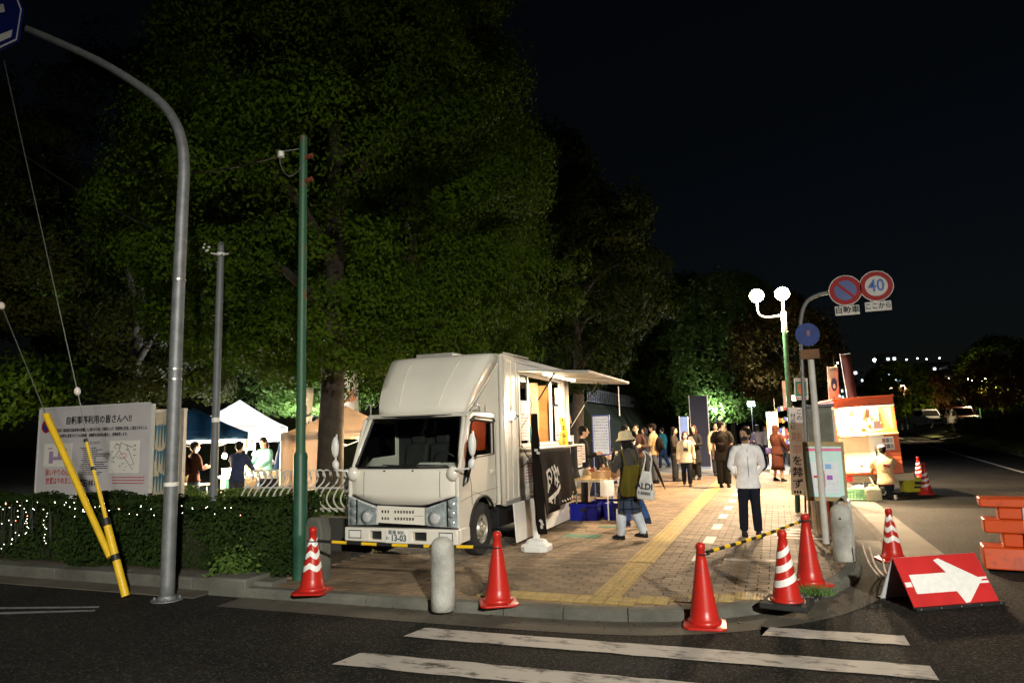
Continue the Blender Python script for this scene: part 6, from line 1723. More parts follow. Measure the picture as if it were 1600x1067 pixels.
# small stock on the serving shelf
t = thing('yellow_sign', 'yellow paper strip sign with black lettering on the serving shelf', 'sign', (-3.6, 12.05, 1.53), rot=(0, 0, R(-62)))
mb = MB(); mb.ring_loft([[(.0, -.07, .0), (.004, -.07, 0), (.004, .06, 0), (.0, .06, 0)], [(.03, -.05, .2), (.034, -.05, .2), (.034, .05, .2), (.03, .05, .2)], [(-.02, -.09, .5), (-.016, -.09, .5), (-.016, .0, .5), (-.02, .0, .5)]])
ys = mb.build('strip', M('yellow_paper', (.75, .55, .02), rough=.6), t)
for k, ch in enumerate('大まる'): text(ch, .11, INK, ys, (.03 + .006 - .02 * (k == 0), -.03 + .02 * (2 - k) * 0, .44 - k * .13), rot=(R(90), 0, R(90)), bold=.02)
for lab, y, d, c in (('small white box at the end of the serving shelf', 12.55, (.12, .2, .16), WHITEP), ('low black tray on the serving shelf', 12.35, (.2, .16, .05), BLACK)):
    t = thing('counter_box', lab, 'box', (-3.66, y, 1.53)); mb = MB(); mb.rng(-d[0] / 2, d[0] / 2, -d[1] / 2, d[1] / 2, 0, d[2]); bb = mb.build('box_body', c, t, bevel=.008); mb = MB(); mb.rng(-d[0] / 2 - .004, d[0] / 2 + .004, -d[1] / 2 - .004, d[1] / 2 + .004, d[2] - .002, d[2] + .012); mb.build('box_lid', c, t)
t = thing('toy_figure', 'small orange painted figure standing beside the yellow sign', 'figurine', (-3.6, 11.86, 1.53)); mb = MB(); mb.lathe([(.05, 0), (.065, .05), (.05, .12), (.025, .15), (.04, .19), (.03, .23), (.005, .25)], 14); mb.build('figure_body', M('toy_orange', (.6, .25, .03), rough=.4), t, smooth=True)
# folding table with goods
t = thing('folding_table', 'folding table with metal legs beside the food truck', 'table', (-3.3, 13.35, .1))
mb = MB(); mb.rng(-.4, .28, -.5, .55, .74, .77); mb.build('table_top', PINE, t, bevel=.005)
mb = MB(); mb.rng(-.4, .285, -.505, .555, .71, .739); mb.build('apron', ALU, t)
for x in (-.36, .25):
    for y in (-.46, .5):
        mb = MB(); mb.tube([(x, y, 0), (x, y, .72)], .013, 8); mb.build('leg', WHITEP, t)
def crate(label, loc, d, mat, rz=0., flap=True, name='cardboard_box', group='cardboard boxes on the side table'):
    t = thing(name, label, 'box', loc, rz, group); x, y, h = d
    mb = MB(); w_ = .008
    mb.rng(-x / 2, x / 2, -y / 2, y / 2, 0, w_); mb.rng(-x / 2, -x / 2 + w_, -y / 2, y / 2, w_, h); mb.rng(x / 2 - w_, x / 2, -y / 2, y / 2, w_, h); mb.rng(-x / 2 + w_, x / 2 - w_, -y / 2, -y / 2 + w_, w_, h); mb.rng(-x / 2 + w_, x / 2 - w_, y / 2 - w_, y / 2, w_, h); mb.build('box_body', mat, t)
    return t
crate('open cardboard box nearest on the side table', (-3.2, 13.05, .871), (.36, .3, .14), CARD, .2)
crate('darker open cardboard box behind on the side table', (-3.12, 13.5, .871), (.34, .32, .18), M('cardboard_dark', (.2, .11, .05), rough=.9), -.1)
rr = random.Random(31)
for k in range(9):
    t = thing('pamphlet', ['white card', 'red booklet', 'cream booklet'][k % 3] + ' on the side table, ' + ['nearest the truck', 'in the middle', 'nearest the bucket-hat woman'][k // 3], 'booklet', (-3.55 + .2 * (k // 3) + .1 * rr.random(), 12.95 + .7 * rr.random(), .9 + .06 * rr.random()), rot=(R(rr.uniform(-60, -10)), R(rr.uniform(-20, 20)), rr.uniform(0, 3)), group='booklets on the side table')
    mb = MB(); mb.box((0, 0, .06), (.12, .006, .16)); mb.build('cover', [PAPER, M('booklet_red', (.4, .08, .06)), M('booklet_cream', (.6, .5, .35))][k % 3], t)
t = thing('white_cloth', 'white cloth hanging from the side table front', 'cloth', (-3.05, 12.82, .45))
mb = MB(); mb.ring_loft([[(-.12, 0, .4), (.14, 0, .4), (.14, .012, .4), (-.12, .012, .4)], [(-.12, -.02, .1), (.15, -.02, .12), (.15, -.005, .12), (-.12, -.005, .1)]]); mb.build('cloth', CLOTHW, t)
BCR = M('crate_blue', (.008, .012, .26), rough=.35, var=.15)
cr0 = None
def blue_crate(label, loc, rz):
    t = thing('plastic_crate', label, 'crate', loc, rz, 'blue plastic crates under the table')
    for x0, x1, y0, y1 in ((-.26, -.24, -.2, .2), (.24, .26, -.2, .2), (-.24, .24, -.2, -.18), (-.24, .24, .18, .2)):
        mb = MB(); mb.rng(x0, x1, y0, y1, 0, .3); mb.build('wall_panel', BCR, t, bevel=.006)
    mb = MB(); mb.rng(-.24, .24, -.18, .18, .0, .015); mb.build('floor_panel', BCR, t)
    mb = MB(); mb.rng(-.275, .275, -.215, -.2, .26, .31); mb.rng(-.275, .275, .2, .215, .26, .31); mb.rng(-.275, -.26, -.2, .2, .26, .31); mb.rng(.26, .275, -.2, .2, .26, .31); mb.build('crate_rim', BCR, t)
    mb = MB(); mb.rng(-.07, .07, -.206, -.2005, .17, .22); mb.build('hand_hole', BLACK, t); mb = MB(); mb.rng(.2605, .266, -.07, .07, .17, .22); mb.build('hand_hole', BLACK, t)
    mb = MB()
    for k in range(4): mb.rng(-.22 + k * .13, -.2 + k * .13, -.208, -.2005, .02, .15)
    mb.build('rib', BCR, t)
blue_crate('blue plastic crate nearest the truck under the side table', (-3.52, 13.0, .1), .05)
blue_crate('blue plastic crate with white papers on top, right of the others', (-2.88, 13.15, .1), -.1)
blue_crate('blue plastic crate at the back, between the other two', (-3.25, 13.6, .1), .1)
t = thing('paper_sheet', 'loose white papers lying on the blue crate', 'paper', (-2.85, 13.15, .415)); mb = MB(); mb.box((0, 0, 0), (.3, .22, .01), (0, 0, .3)); mb.build('sheet', PAPER, t)
# whiteboard
t = thing('whiteboard', 'blue-framed whiteboard covered in handwriting behind the side table', 'whiteboard', (-3.74, 15.4, .1), R(-6))
mb = MB(); mb.rng(-.19, .19, 0, .02, 1.15, 2.0); wb = mb.build('board_face', M('whiteboard_face', (.55, .62, .72), rough=.25, var=.05), t)
mb = MB(); mb.rng(-.21, -.19, -.01, .03, .0, 2.03); mb.rng(.19, .21, -.01, .03, .0, 2.03); mb.rng(-.19, .19, -.01, .03, 2.0, 2.03); mb.rng(-.19, .19, -.01, .03, 1.12, 1.15); mb.build('board_frame', M('frame_blue', (.04, .07, .3), rough=.4), t)
mb = MB(); rr = random.Random(3)
for k in range(11):
    x = -.16
    while x < .14: w_ = rr.uniform(.01, .05); mb.rng(x, x + w_, -.004, -.001, 1.92 - k * .065, 1.92 - k * .065 + rr.uniform(.008, .02)); x += w_ + .015
tag(mb.build('handwriting', M('marker_ink', (.12, .12, .3)), wb), kind='stuff')
t = thing('display_rack', 'low rack of small goods between the whiteboard and the table', 'rack', (-3.35, 15.2, .1))
mb = MB(); mb.tube([(-.25, 0, 0), (-.25, 0, 1.1), (.25, 0, 1.1), (.25, 0, 0)], .012, 6); mb.build('rack_frame', BLACK, t)
rr = random.Random(8)
for k in range(14):
    mb = MB(); mb.box((-.2 + .065 * (k % 7), -.02, .95 + .14 * (k // 7)), (.05, .01, .09), (0, R(rr.uniform(-10, 10)), 0)); mb.build('small_item', [PAPER, REDINK, M('item_green', (.05, .2, .08)), ORINK][k % 4], t)
t = thing('work_stool', 'small black stool with a bent frame behind the side table', 'stool', (-3.3, 14.3, .1)); mb = MB(); mb.lathe([(.16, .58), (.17, .6), (.17, .63), (.15, .645)], 18); mb.build('seat', BLACK, t, smooth=True)
for k in range(3): a = 2 * PI * k / 3; mb = MB(); mb.tube([(.05 * math.cos(a), .05 * math.sin(a), .58), (.2 * math.cos(a), .2 * math.sin(a), 0)], .012, 6); mb.build('leg', STEEL, t)
t = thing('umbrella', 'closed dark umbrella leaning at the stall table', 'umbrella', (-3.0, 19.6, .1), rot=(0, R(-20), 0)); mb = MB(); mb.lathe([(.006, 0), (.02, .1), (.05, .5), (.035, .8), (.01, .86), (.008, 1.05)], 10); mb.build('canopy', BLK_CLOTH, t, smooth=True); mb = MB(); mb.tube([(0, 0, 1.0), (0, 0, 1.1)], .014, 8); mb.build('handle', PINE, t)
for lab, loc, w_ in (('narrow lit blue signboard far on the left of the path', (-3.2, 26.2, .1), .14), ('tall dark panel leaning behind the crowd', (-2.95, 29.4, .1), .35)):
    t = thing('standing_signboard', lab, 'sign board', loc); mb = MB(); h = 2.1 if w_ < .2 else 3.0; mb.rng(-w_, w_, 0, .05, .1, h); pn = mb.build('panel', M('panel_blue', (.12, .2, .5) if w_ < .2 else (.015, .02, .05), rough=.4), t); mb = MB(); mb.rng(-w_ - .03, -w_, -.01, .06, 0, h + .03); mb.rng(w_, w_ + .03, -.01, .06, 0, h + .03); mb.build('frame', ALU, t)
t = thing('partition', 'tall white canvas partition lit brightly by the path', 'partition', (-.12, 26.0, .1), R(-30)); mb = MB(); mb.rng(-.19, .19, 0, .03, .05, 2.18); mb.build('canvas', CLOTHW, t); mb = MB(); mb.rng(-.21, -.19, -.01, .04, 0, 2.2); mb.rng(.19, .21, -.01, .04, 0, 2.2); mb.build('frame', PINE, t)
t = thing('display_stand', 'stand of colourful pennants behind the woman in brown', 'display', (.35, 27.5, .1))
mb = MB(); mb.tube([(-.35, 0, 0), (-.35, 0, 2.7)], .015, 6); mb.tube([(.3, 0, 0), (.3, 0, 2.4)], .015, 6); mb.build('stand_pole', ALU, t); rr = random.Random(4)
for k in range(22): mb = MB(); mb.box((-.3 + .1 * (k % 6), rr.uniform(-.05, .05), 1.0 + .4 * (k // 6) + rr.uniform(0, .15)), (.09, .006, .17), (0, R(rr.uniform(-25, 25)), 0)); mb.build('pennant', [CLOTHW, M('pen_red', (.5, .06, .05)), M('pen_yellow', (.6, .4, .05)), M('pen_blue', (.06, .1, .4))][k % 4], t)

# ------------------------------------------------------------------ left market tents
def tent(label, loc, w, d, eave, peak, mat, val=.22, rz=0.0, walls=()):
    t = thing('market_tent', label, 'tent', loc, rz)
    hw, hd = w / 2, d / 2
    def roof(u, v):
        x, y = u * hw, v * hd; m_ = max(abs(u), abs(v)); z = eave + (peak - eave) * (1 - m_) ** 1.15; return (x, y, z)
    mb = MB(); n = 12
    for i in range(n):
        for j in range(n):
            u0, u1, v0, v1 = -1 + 2 * i / n, -1 + 2 * (i + 1) / n, -1 + 2 * j / n, -1 + 2 * (j + 1) / n
            mb.quad(roof(u0, v0), roof(u1, v0), roof(u1, v1), roof(u0, v1))
    mb.build('canopy', mat, t, smooth=True, solid=.004)
    for a, b in (((-hw, -hd), (hw, -hd)), ((hw, -hd), (hw, hd)), ((hw, hd), (-hw, hd)), ((-hw, hd), (-hw, -hd))):
        mb = MB(); n = 12
        for i in range(n):
            p, q = [Vector(a).lerp(Vector(b), (i + k) / n) for k in (0, 1)]
            f = lambda i_: .012 * math.sin(i_ * 1.9)
            mb.quad((p.x, p.y + f(i), eave), (q.x, q.y + f(i + 1), eave), (q.x, q.y + f(i + 1) * 2, eave - val), (p.x, p.y + f(i) * 2, eave - val))
        mb.build('valance', mat, t, smooth=True, solid=.003)
    for x in (-1, 1):
        for y in (-1, 1):
            mb = MB(); mb.tube([(x * (hw - .03), y * (hd - .03), 0), (x * (hw - .03), y * (hd - .03), eave - .01)], .02, 8); mb.build('leg', WHITEP, t)
    for y in (-1, 1):
        mb = MB(); n = 4
        for k in range(n):
            x0, x1 = -hw + w * k / n, -hw + w * (k + 1) / n
            mb.tube([(x0, y * (hd - .04), eave - .05), (x1, y * (hd - .04), eave - .3)], .01, 5); mb.tube([(x0, y * (hd - .04), eave - .3), (x1, y * (hd - .04), eave - .05)], .01, 5)
        mb.build('truss', WHITEP, t)
    for side in walls:
        mb = MB(); n = 14
        for i in range(n):
            for j in range(5):
                def wp(k, l):
                    f = k / n; zz = (eave - .02) * (1 - l / 5) + .02; bow = .03 * math.sin(k * 1.7) + .05 * math.sin(l * .8) * (l / 5)
                    return {'front': (-hw + f * w, -hd - bow * .5, zz), 'left': (-hw - bow * .5, -hd + f * d, zz), 'back': (-hw + f * w, hd + bow * .3, zz)}[side]
                mb.quad(wp(i, j), wp(i + 1, j), wp(i + 1, j + 1), wp(i, j + 1))
        mb.build('side_wall', mat, t, smooth=True, solid=.004)
    return t
TW = M('tent_white', (.72, .72, .74), rough=.8, var=.04, scale=2, trans=.4)
TB = M('tent_blue', (.012, .07, .16), rough=.8, var=.15, scale=2, trans=.25)
TT = M('tent_tan', (.6, .49, .38), rough=.8, var=.08, scale=2, trans=.35)
wt = tent('white pop-up tent with a sharp peak behind the hedge', (-14.9, 16.2, .08), 2.7, 2.6, 2.05, 2.88, TW, .42, rz=R(38))
bt_ = tent('dark blue pop-up tent left of the white one', (-13.1, 12.7, .08), 2.5, 2.2, 1.88, 2.5, TB, .16, rz=R(42))
tt_ = tent('tan pop-up tent with side walls behind the trunk', (-9.3, 13.5, .08), 2.6, 2.5, 1.8, 2.42, TT, .14, walls=('left',), rz=R(33))
mb = MB()
for i in range(10):
    for j in range(5):
        wp = lambda k, l: (-1.27 + 1.2 * k / 10, -1.25 - .04 * math.sin(k * 1.6) - .03 * l / 5, 1.75 * (1 - l / 5) + .02)
        mb.quad(wp(i, j), wp(i + 1, j), wp(i + 1, j + 1), wp(i, j + 1))
mb.build('front_wall', TT, tt_, smooth=True, solid=.004)
# hanging sign of the white tent
t = thing('paper_sign', 'white paper with four characters hanging from the white tent', 'sign', (-13.75, 15.35, 1.66), R(38)); mb = MB(); mb.rng(-.17, .17, 0, .01, -.17, .17); ps = mb.build('sheet', PAPER, t)
for k in range(4):
    mb = MB(); x, z = -.07 + .14 * (k % 2), .07 - .14 * (k // 2)
    for j in range(3): mb.rng(x - .045, x + .045 - .02 * (j == k % 3), -.004, -.001, z - .045 + .035 * j, z - .03 + .035 * j)
    mb.rng(x - .008, x + .008, -.005, -.002, z - .05, z + .05); tag(mb.build('print_mark', INK, ps), kind='stuff')
# bulbs and lights
def bare_bulb(label, loc, r, col, s, power, radius=None, group='bare bulbs in the tents', rod=.25):
    t = thing('light_bulb', label, 'light bulb', loc, group=group)
    mb = MB(); mb.ell((0, 0, 0), (r, r, r * 1.15), 12, 8); mb.build('glass_bulb', glow('bulb_%.2f_%.0f' % (col[2], s), col, s), t, smooth=True)
    mb = MB(); mb.lathe([(r * .5, r * .9), (r * .5, r * 1.8), (.008, r * 2), (.006, rod)], 8); mb.build('socket', BLACK, t)
    lamp('bulb_light', t, (0, 0, -r * 1.6), power, col, radius or r)
bare_bulb('white glaring lamp hanging under the white tent', (-13.6, 15.4, 1.38), .06, (.85, .95, 1), 90, 340, group=None, rod=.5)
bare_bulb('white lamp at the right end of the white tent', (-12.9, 17.2, 2.25), .05, (.85, .95, 1), 60, 200, group=None)
bare_bulb('warm bulb above the plants under the blue tent', (-13.3, 12.2, 1.42), .06, (1, .72, .38), 60, 150, group=None)
bare_bulb('warm bulb beside the shopper under the blue tent', (-11.95, 12.55, 1.42), .055, (1, .78, .45), 70, 110, group=None)
for k, (x, lab) in enumerate(((-8.23, 'first warm bulb strung under the tan tent, nearest the trunk'), (-7.98, 'middle warm bulb strung under the tan tent'), (-7.72, 'last warm bulb strung under the tan tent, at its corner'))):
    bare_bulb(lab, (x, 12.77 + .16 * k, 1.66), .04, (1, .7, .36), 110, 22, rod=.1)
bare_bulb('warm lamp glowing inside the tan tent wall', (-9.6, 13.3, 1.5), .05, (1, .82, .58), 40, 300, group=None)
lamp('tent_fill', wt, (.0, 0, 1.75), 260, (.9, .95, 1), .2)
# tables and goods
def trestle(label, loc, w, d, mat, rz=0, h=.72):
    t = thing('market_table', label, 'table', loc, rz, 'market tables'); mb = MB(); mb.rng(-w / 2, w / 2, -d / 2, d / 2, h - .04, h); mb.build('table_top', mat, t)
    for x in (-1, 1):
        for y in (-1, 1): mb = MB(); mb.tube([(x * (w / 2 - .05), y * (d / 2 - .05), 0), (x * (w / 2 - .05), y * (d / 2 - .05), h - .04)], .015, 6); mb.build('leg', ALU, t)
    return t
tb1 = trestle('table of potted plants under the blue tent', (-13.2, 12.35, .08), 1.5, .6, PINE)
mb = MB(); mb.rng(-.75, .75, -.32, -.305, .5, .68); bn = mb.build('front_banner', M('banner_brown', (.1, .03, .02)), tb1)
for k in range(7): mb = MB(); mb.rng(-.4 + k * .14, -.31 + k * .14, -.324, -.321, .56, .6 + .02 * (k % 2)); mb.build('print_mark', PAPER, bn)
tb2 = trestle('long dark-clothed table at the white tent', (-11.3, 13.0, .08), 2.2, .7, CLOTHW, h=.86)
rr = random.Random(17)
for k in range(5):
    t = thing('potted_plant', ['leftmost', 'second', 'third', 'fourth', 'rightmost'][k] + ' potted plant in the row under the blue tent', 'plant', (-13.8 + .27 * k, 12.3, .8), group='potted plants')
    mb = MB(); mb.lathe([(.06, 0), (.08, .13), (.085, .14), (.07, .14)], 12); mb.build('pot', WHITEP if k % 2 else M('terracotta', (.35, .13, .06)), t); r_ = np.random.default_rng(k); n_ = 260
    pos = r_.normal(size=(n_, 3)) * (.09, .09, .09) + (0, 0, .28); leaves_mesh('foliage', pos, pos - np.array([0, 0, .2]), .06, [LEAF_LIT, leaf_mat('leaf_yellowish', (.1, .12, .02), (.35, .25, .05))][k % 2], t, rs=r_)
for k in range(6):
    t = thing('goods_box', ['first', 'second', 'third', 'fourth', 'fifth', 'sixth'][k] + ' white goods box on the long table, counted from the left', 'box', (-12.2 + .36 * k, 13.0, .941), rr.uniform(-.2, .2), 'white goods boxes'); mb = MB(); h = rr.uniform(.08, .2); mb.rng(-.14, .14, -.12, .12, 0, h); mb.build('box_body', [PAPER, CARD, WHITEP][k % 3], t, bevel=.006); mb = MB(); mb.rng(-.145, .145, -.125, .125, h - .03, h + .002); mb.build('box_lid', PAPER, t, bevel=.004)
for k, (x, y, c) in enumerate(((-13.4, 12.0, (.2, .25, .5)), (-13.0, 12.0, (.3, .3, .35)), (-12.7, 12.05, (.35, .25, .18)))):
    t = thing('storage_bag', ['blue', 'grey', 'tan'][k] + ' bag on the ground below the plant table', 'bag', (x, y, .08), group='bags below the plant table'); mb = MB(); mb.ring_loft([[(a * w_, b * w_ * .7, z) for a, b in ((-1, -1), (1, -1), (1, 1), (-1, 1))] for z, w_ in ((0, .14), (.12, .16), (.26, .1), (.3, .12))]); mb.build('bag_body', cloth('bag%d' % k, c), t, bevel=.03)
t = thing('clothes_display', 'dark blue dress on a hanger standing on the market table', 'clothing', (-12.0, 14.6, .95)); mb = MB(); mb.lathe([(.26, 0), (.2, .25), (.14, .5), (.1, .68), (.12, .78), (.04, .84)], 18, sy=.5); mb.build('dress', cloth('navy_dress', (.02, .04, .1)), t, smooth=True); mb = MB(); mb.tube(smooth_path([(0, 0, .84), (.02, 0, .9), (-.03, 0, .93), (-.03, 0, .88)], 3), .008, 5); mb.build('hanger_hook', STEEL, t)
t = thing('clothes_display', 'pale pink garment hanging beside the dark blue dress', 'clothing', (-12.0, 15.2, .95)); mb = MB(); mb.lathe([(.24, 0), (.2, .3), (.15, .55), (.05, .62)], 16, sy=.4); mb.build('garment', cloth('pink_garment', (.45, .2, .25)), t, smooth=True); mb = MB(); mb.tube([(0, 0, .6), (0, 0, .7)], .008, 5); mb.build('hanger_hook', STEEL, t)
# market people
p = person('shopper in brown coat with a dark backpack under the blue tent', (-12.3, 12.0, .08), R(-20), 1.68, arms='hold', top=(.07, .028, .02), bottom=(.07, .1, .17), hair='short'); m2 = MB(); m2.ell((0, 0, 0), (.15, .1, .22), 12, 8); m2.box((0, -.09, -.05), (.18, .05, .16)); held('backpack', 'dark brown backpack on the shopper in brown coat', 'backpack', p, m2, cloth('brown_pack', (.03, .012, .01)), (0, -.17, 1.15), smooth=True)
person('stallholder in teal and white jacket bending over the long table', (-11.75, 13.75, .08), PI, 1.74, arms='reach', top=(.12, .3, .26), bottom=(.02, .02, .03), hair='short', nod=R(-20), lean=.18)
person('woman in long grey dress with a black bag at the white tent', (-13.15, 15.3, .08), R(-10), 1.62, True, arms='hold', top=(.2, .19, .2), bottom=(.22, .2, .2), bottom_kind='wide', hem=.08, hair='bob')
person('shopper in patterned shirt by the lamp at the white tent end', (-12.6, 15.5, .08), R(60), 1.72, arms='hold', top=(.3, .28, .26), bottom=(.05, .05, .08), hair='short')
person('seller in white shirt standing at the back under the white tent', (-14.6, 16.9, .08), PI, 1.66, arms='down', top=(.5, .5, .55), bottom=(.03, .03, .04), hair='short')
# nobori flags among the tents
def flag(label, loc, w, h, z0, mat, chars, rz=0.0, tilt=0.0):
    t = thing('nobori_banner', label, 'banner', loc, rz, rot=(0, tilt, rz)); mb = MB(); mb.tube([(-w / 2 - .02, 0, 0), (-w / 2 - .02, 0, z0 + h + .05)], .013, 6); mb.tube([(-w / 2 - .03, 0, z0 + h + .02), (w / 2, 0, z0 + h + .02)], .008, 5); mb.build('pole', WHITEP, t)
    mb = MB(); n = 10
    pt = lambda k, s: (s * w / 2, .03 * math.sin(k * .9 + s), z0 + h * (1 - k / n))
    for k in range(n): mb.quad(pt(k, -1), pt(k, 1), pt(k + 1, 1), pt(k + 1, -1))
    fl_ = mb.build('flag_cloth', mat, t, smooth=True, solid=.003)
    for ch, x, z, sz, m_ in chars: text(ch, sz, m_, fl_, (x, -.045, z), bold=.03)
    return t
GRI = M('ink_green', (.05, .3, .2)); 
flag('white banner with a red emblem and orange mark left of the trunk', (-11.3, 14.6, .08), .46, 1.5, 1.45, CLOTHW, [('し', .1, 2.35, .3, INK), ('は', .1, 2.0, .25, INK), ('お', -.09, 2.1, .26, ORINK), ('■', -.08, 2.75, .26, REDINK), ('だ', -.08, 1.8, .2, ORINK)])
flag('pale banner with orange and green lettering above the tan tent', (-10.3, 15.2, .08), .45, 1.7, 1.7, M('flag_pale', (.62, .62, .72), rough=.8), [('ル', .0, 2.72, .36, ORINK), ('ー', .0, 2.35, .3, GRI)])

# ------------------------------------------------------------------ orange kitchen trailer and its people
OR = M('trailer_orange', (.68, .12, .03), rough=.55, var=.1, scale=3)
tr = thing('kitchen_trailer', 'orange clapboard kitchen trailer with a bright serving hatch', 'trailer', (2.12, 18.7, 0), rot=(0, R(-2.5), R(6)))
TWD, TD = 1.32, 2.5      # width (x), length (y)
bz, tz_ = .56, 2.38
hx = TWD / 2
hatch = [(-hx + .07, 1.56), (hx - .08, 1.62), (hx - .08, 2.14), (-hx + .07, 2.12)]
mb = panel([(-hx, bz), (hx, bz), (hx, tz_), (-hx, tz_)], [hatch], 0, .04, 'y'); mb.build('front_wall', OR, tr)
mb = MB(); mb.rng(-hx, -hx + .04, .041, TD, bz, tz_); mb.rng(hx - .04, hx, .041, TD, bz, tz_); mb.rng(-hx + .04, hx - .04, TD - .04, TD, bz, tz_); mb.build('side_wall', OR, tr)
mb = MB(); mb.rng(-hx - .03, hx + .03, -.06, TD + .03, tz_ + .001, tz_ + .05); mb.build('roof', OR, tr, bevel=.01)
bd0 = None
k = 0; z = bz + .01
while z < tz_ - .04:      # clapboards, each its own board, leaving the hatch open
    segs = [(-hx, hx)] if z + .1 < 1.56 or z > 2.14 else [(-hx, -hx + .07), (hx - .08, hx)]
    for a, b in segs:
        mb = MB(); mb.prism([(-.022, z), (-.004, z), (-.001, z + .105), (-.008, z + .105)], a, b, 'x'); mb.build('clapboard', OR, tr)
    mb = MB(); mb.prism([(hx + .022, z), (hx + .004, z), (hx + .001, z + .105), (hx + .008, z + .105)], 0, TD, 'y'); mb.build('clapboard', OR, tr)
    z += .108
mb = MB(); mb.rng(-hx + .04, hx - .04, .045, TD - .04, bz + .002, bz + .04); mb.build('floor', PINE, tr)
LINW = M('trailer_lining', (.62, .55, .42), rough=.6)
mb = MB(); mb.rng(-hx + .041, hx - .041, 1.3, 1.33, bz + .04, tz_); mb.build('inner_wall', LINW, tr)
mb = MB(); mb.rng(-hx + .02, hx - .02, -.22, .04, 1.5, 1.53); mb.build('serving_shelf', PINE, tr)
mb = MB(); mb.rng(-hx + .05, hx - .05, -.28, -.05, 2.16, 2.19); hd = mb.build('hatch_rail', ALU, tr); mb = MB()
mb.tube([(-hx + .06, -.02, 2.17), (-.02, -.2, 2.19), (.02, -.02, 2.24)], .008, 5); mb.tube([(.1, -.02, 2.24), (hx - .1, -.2, 2.19)], .008, 5); mb.build('hatch_stay', BLACK, tr)
mb = MB(); mb.rng(-.1, hx - .1, .9, 1.1, 1.75, 1.78); shf = mb.build('inner_shelf', PINE, tr)
rr = random.Random(6)
for k in range(7): mb = MB(); mb.lathe([(.03, 0), (.032, .1), (.012, .13), (.012, .16)], 8, (-.02 + .08 * k, 1.0, 1.78)); mb.build('bottle', [M('bottle_brown', (.1, .04, .02)), WHITEP, M('bottle_red', (.3, .03, .02))][k % 3], shf)
mb = MB(); mb.rng(.22, .4, .3, .5, 1.53, 1.82); cm_ = mb.build('coffee_machine', BLACK, tr, bevel=.01); mb = MB(); mb.rng(.2, .42, .28, .3, 1.6, 1.63); mb.build('coffee_tray', STEEL, cm_)
for k in range(3): mb = MB(); mb.box((.1 + .16 * k, .88, 2.02), (.1, .02, .22), (0, R(8 * k), 0)); mb.build('hanging_apron', [CARD, BLK_CLOTH, WHITEP][k], tr)
mb = MB(); mb.rng(.0, .34, -.03, -.024, .9, 1.5); mn = mb.build('menu_board', PAPER, tr)
text('L', .3, INK, mn, (.17, -.04, 1.05))
mb = MB(); mb.rng(.28, .55, -.034, -.026, 1.12, 1.44); ph = mb.build('photo_sheet', PAPER, tr)
for k in range(6): mb = MB(); x, z = .3 + .08 * (k % 3), 1.16 + .14 * (k // 3); mb.rng(x, x + .07, -.038, -.035, z, z + .1); mb.build('photo', [M('ph1', (.3, .12, .1)), M('ph2', (.1, .15, .2)), M('ph3', (.4, .35, .3))][k % 3], ph)
mb = MB(); mb.rng(-hx, 0, -.035, -.028, .62, 1.48); mb.build('pale_panel', M('pale_board', (.68, .55, .38), rough=.6), tr)
mb = MB(); mb.rng(-.42, -.05, -.05, -.037, .62, .92); ss = mb.build('price_sign', PAPER, tr); mb = MB(); mb.lathe([(.09, 0), (.09, .004), (.08, .004), (.08, 0)], 20, cap=False); mb.build('sign_ring', BLUEINK, ss, loc=(-.23, -.052, .77), rot=(R(90), 0, 0)); mb = MB(); mb.ell((-.23, -.052, .77), (.05, .003, .02), 10, 5); mb.build('print_mark', REDINK, ss)
mb = MB(); mb.rng(-hx + .1, hx + .25, .1, 2.3, .38, .55); mb.build('chassis_frame', M('chassis_cream', (.45, .38, .26), rough=.6), tr)
for x in (-hx + .15, hx - .05):
    mb = MB(); mb.lathe([(.1, -.06), (.26, -.07), (.28, 0), (.26, .07), (.1, .06)], 22); mb.build('tyre', RUBBER, tr, smooth=True, loc=(x, 1.3, .28), rot=(0, R(90), 0))
mb = MB(); mb.rng(-hx + .02, -hx + .2, -.02, .02, .42, .54); mb.build('tail_light', M('tail_red', (.4, .02, .02), rough=.2), tr)
mb = MB(); mb.tube([(0, .1, 0), (0, .1, .4)], .02, 6); mb.tube([(-.2, .2, 0), (-.2, .2, .4)], .015, 6); mb.build('jack_leg', STEEL, tr)
mb = MB(); mb.tube(smooth_path([(-.1, -.1, .5), (0, -.25, .2), (.15, -.2, .1), (.25, -.1, .35)], 4), .016, 6); mb.build('hose', M('hose_white', (.5, .4, .3)), tr)
mb = MB(); mb.rng(-.4, .4, .3, .36, 2.3, 2.35); mb.build('strip_light', glow('trailer_tube', (1, .85, .6), 25), tr)
lamp('hatch_light', tr, (-.25, .35, 2.22), 190, (1, .78, .48), .1); lamp('shelf_light', tr, (-.3, -.38, 1.95), 210, (1, .8, .5), .05)
person('vendor in white shirt and black apron inside the orange trailer', (1.9, 19.55, .56), PI + R(40), 1.62, arms='reach', top=(.65, .6, .5), sleeve=.4, bottom=(.02, .02, .02), hair='bob', hair_mat=HAIR_BROWN, nod=R(-25))
p = person('man in pale orange T-shirt and cap kneeling at the trailer', (2.34, 18.4, 0), R(15), 1.7, arms='reach', legs='kneel', top=(.62, .4, .22), sleeve=.4, bottom=(.02, .025, .035), hair='short', shoes=(.25, .22, .2), lean=.15, bulk=1.15)
m_ = MB(); m_.ring_loft(p['hell']((0, -.004, .04), (.054, .064, .04))); m_.ring_loft([[tuple(p['hv'](x, y, .05 + dz)) for x, y in ((-.045, .04), (-.03, .11), (.03, .11), (.045, .04))] for dz in (0, .006)]); m_.build('cap', cloth('pale_cap', (.2, .2, .24)), p['root'], smooth=True)
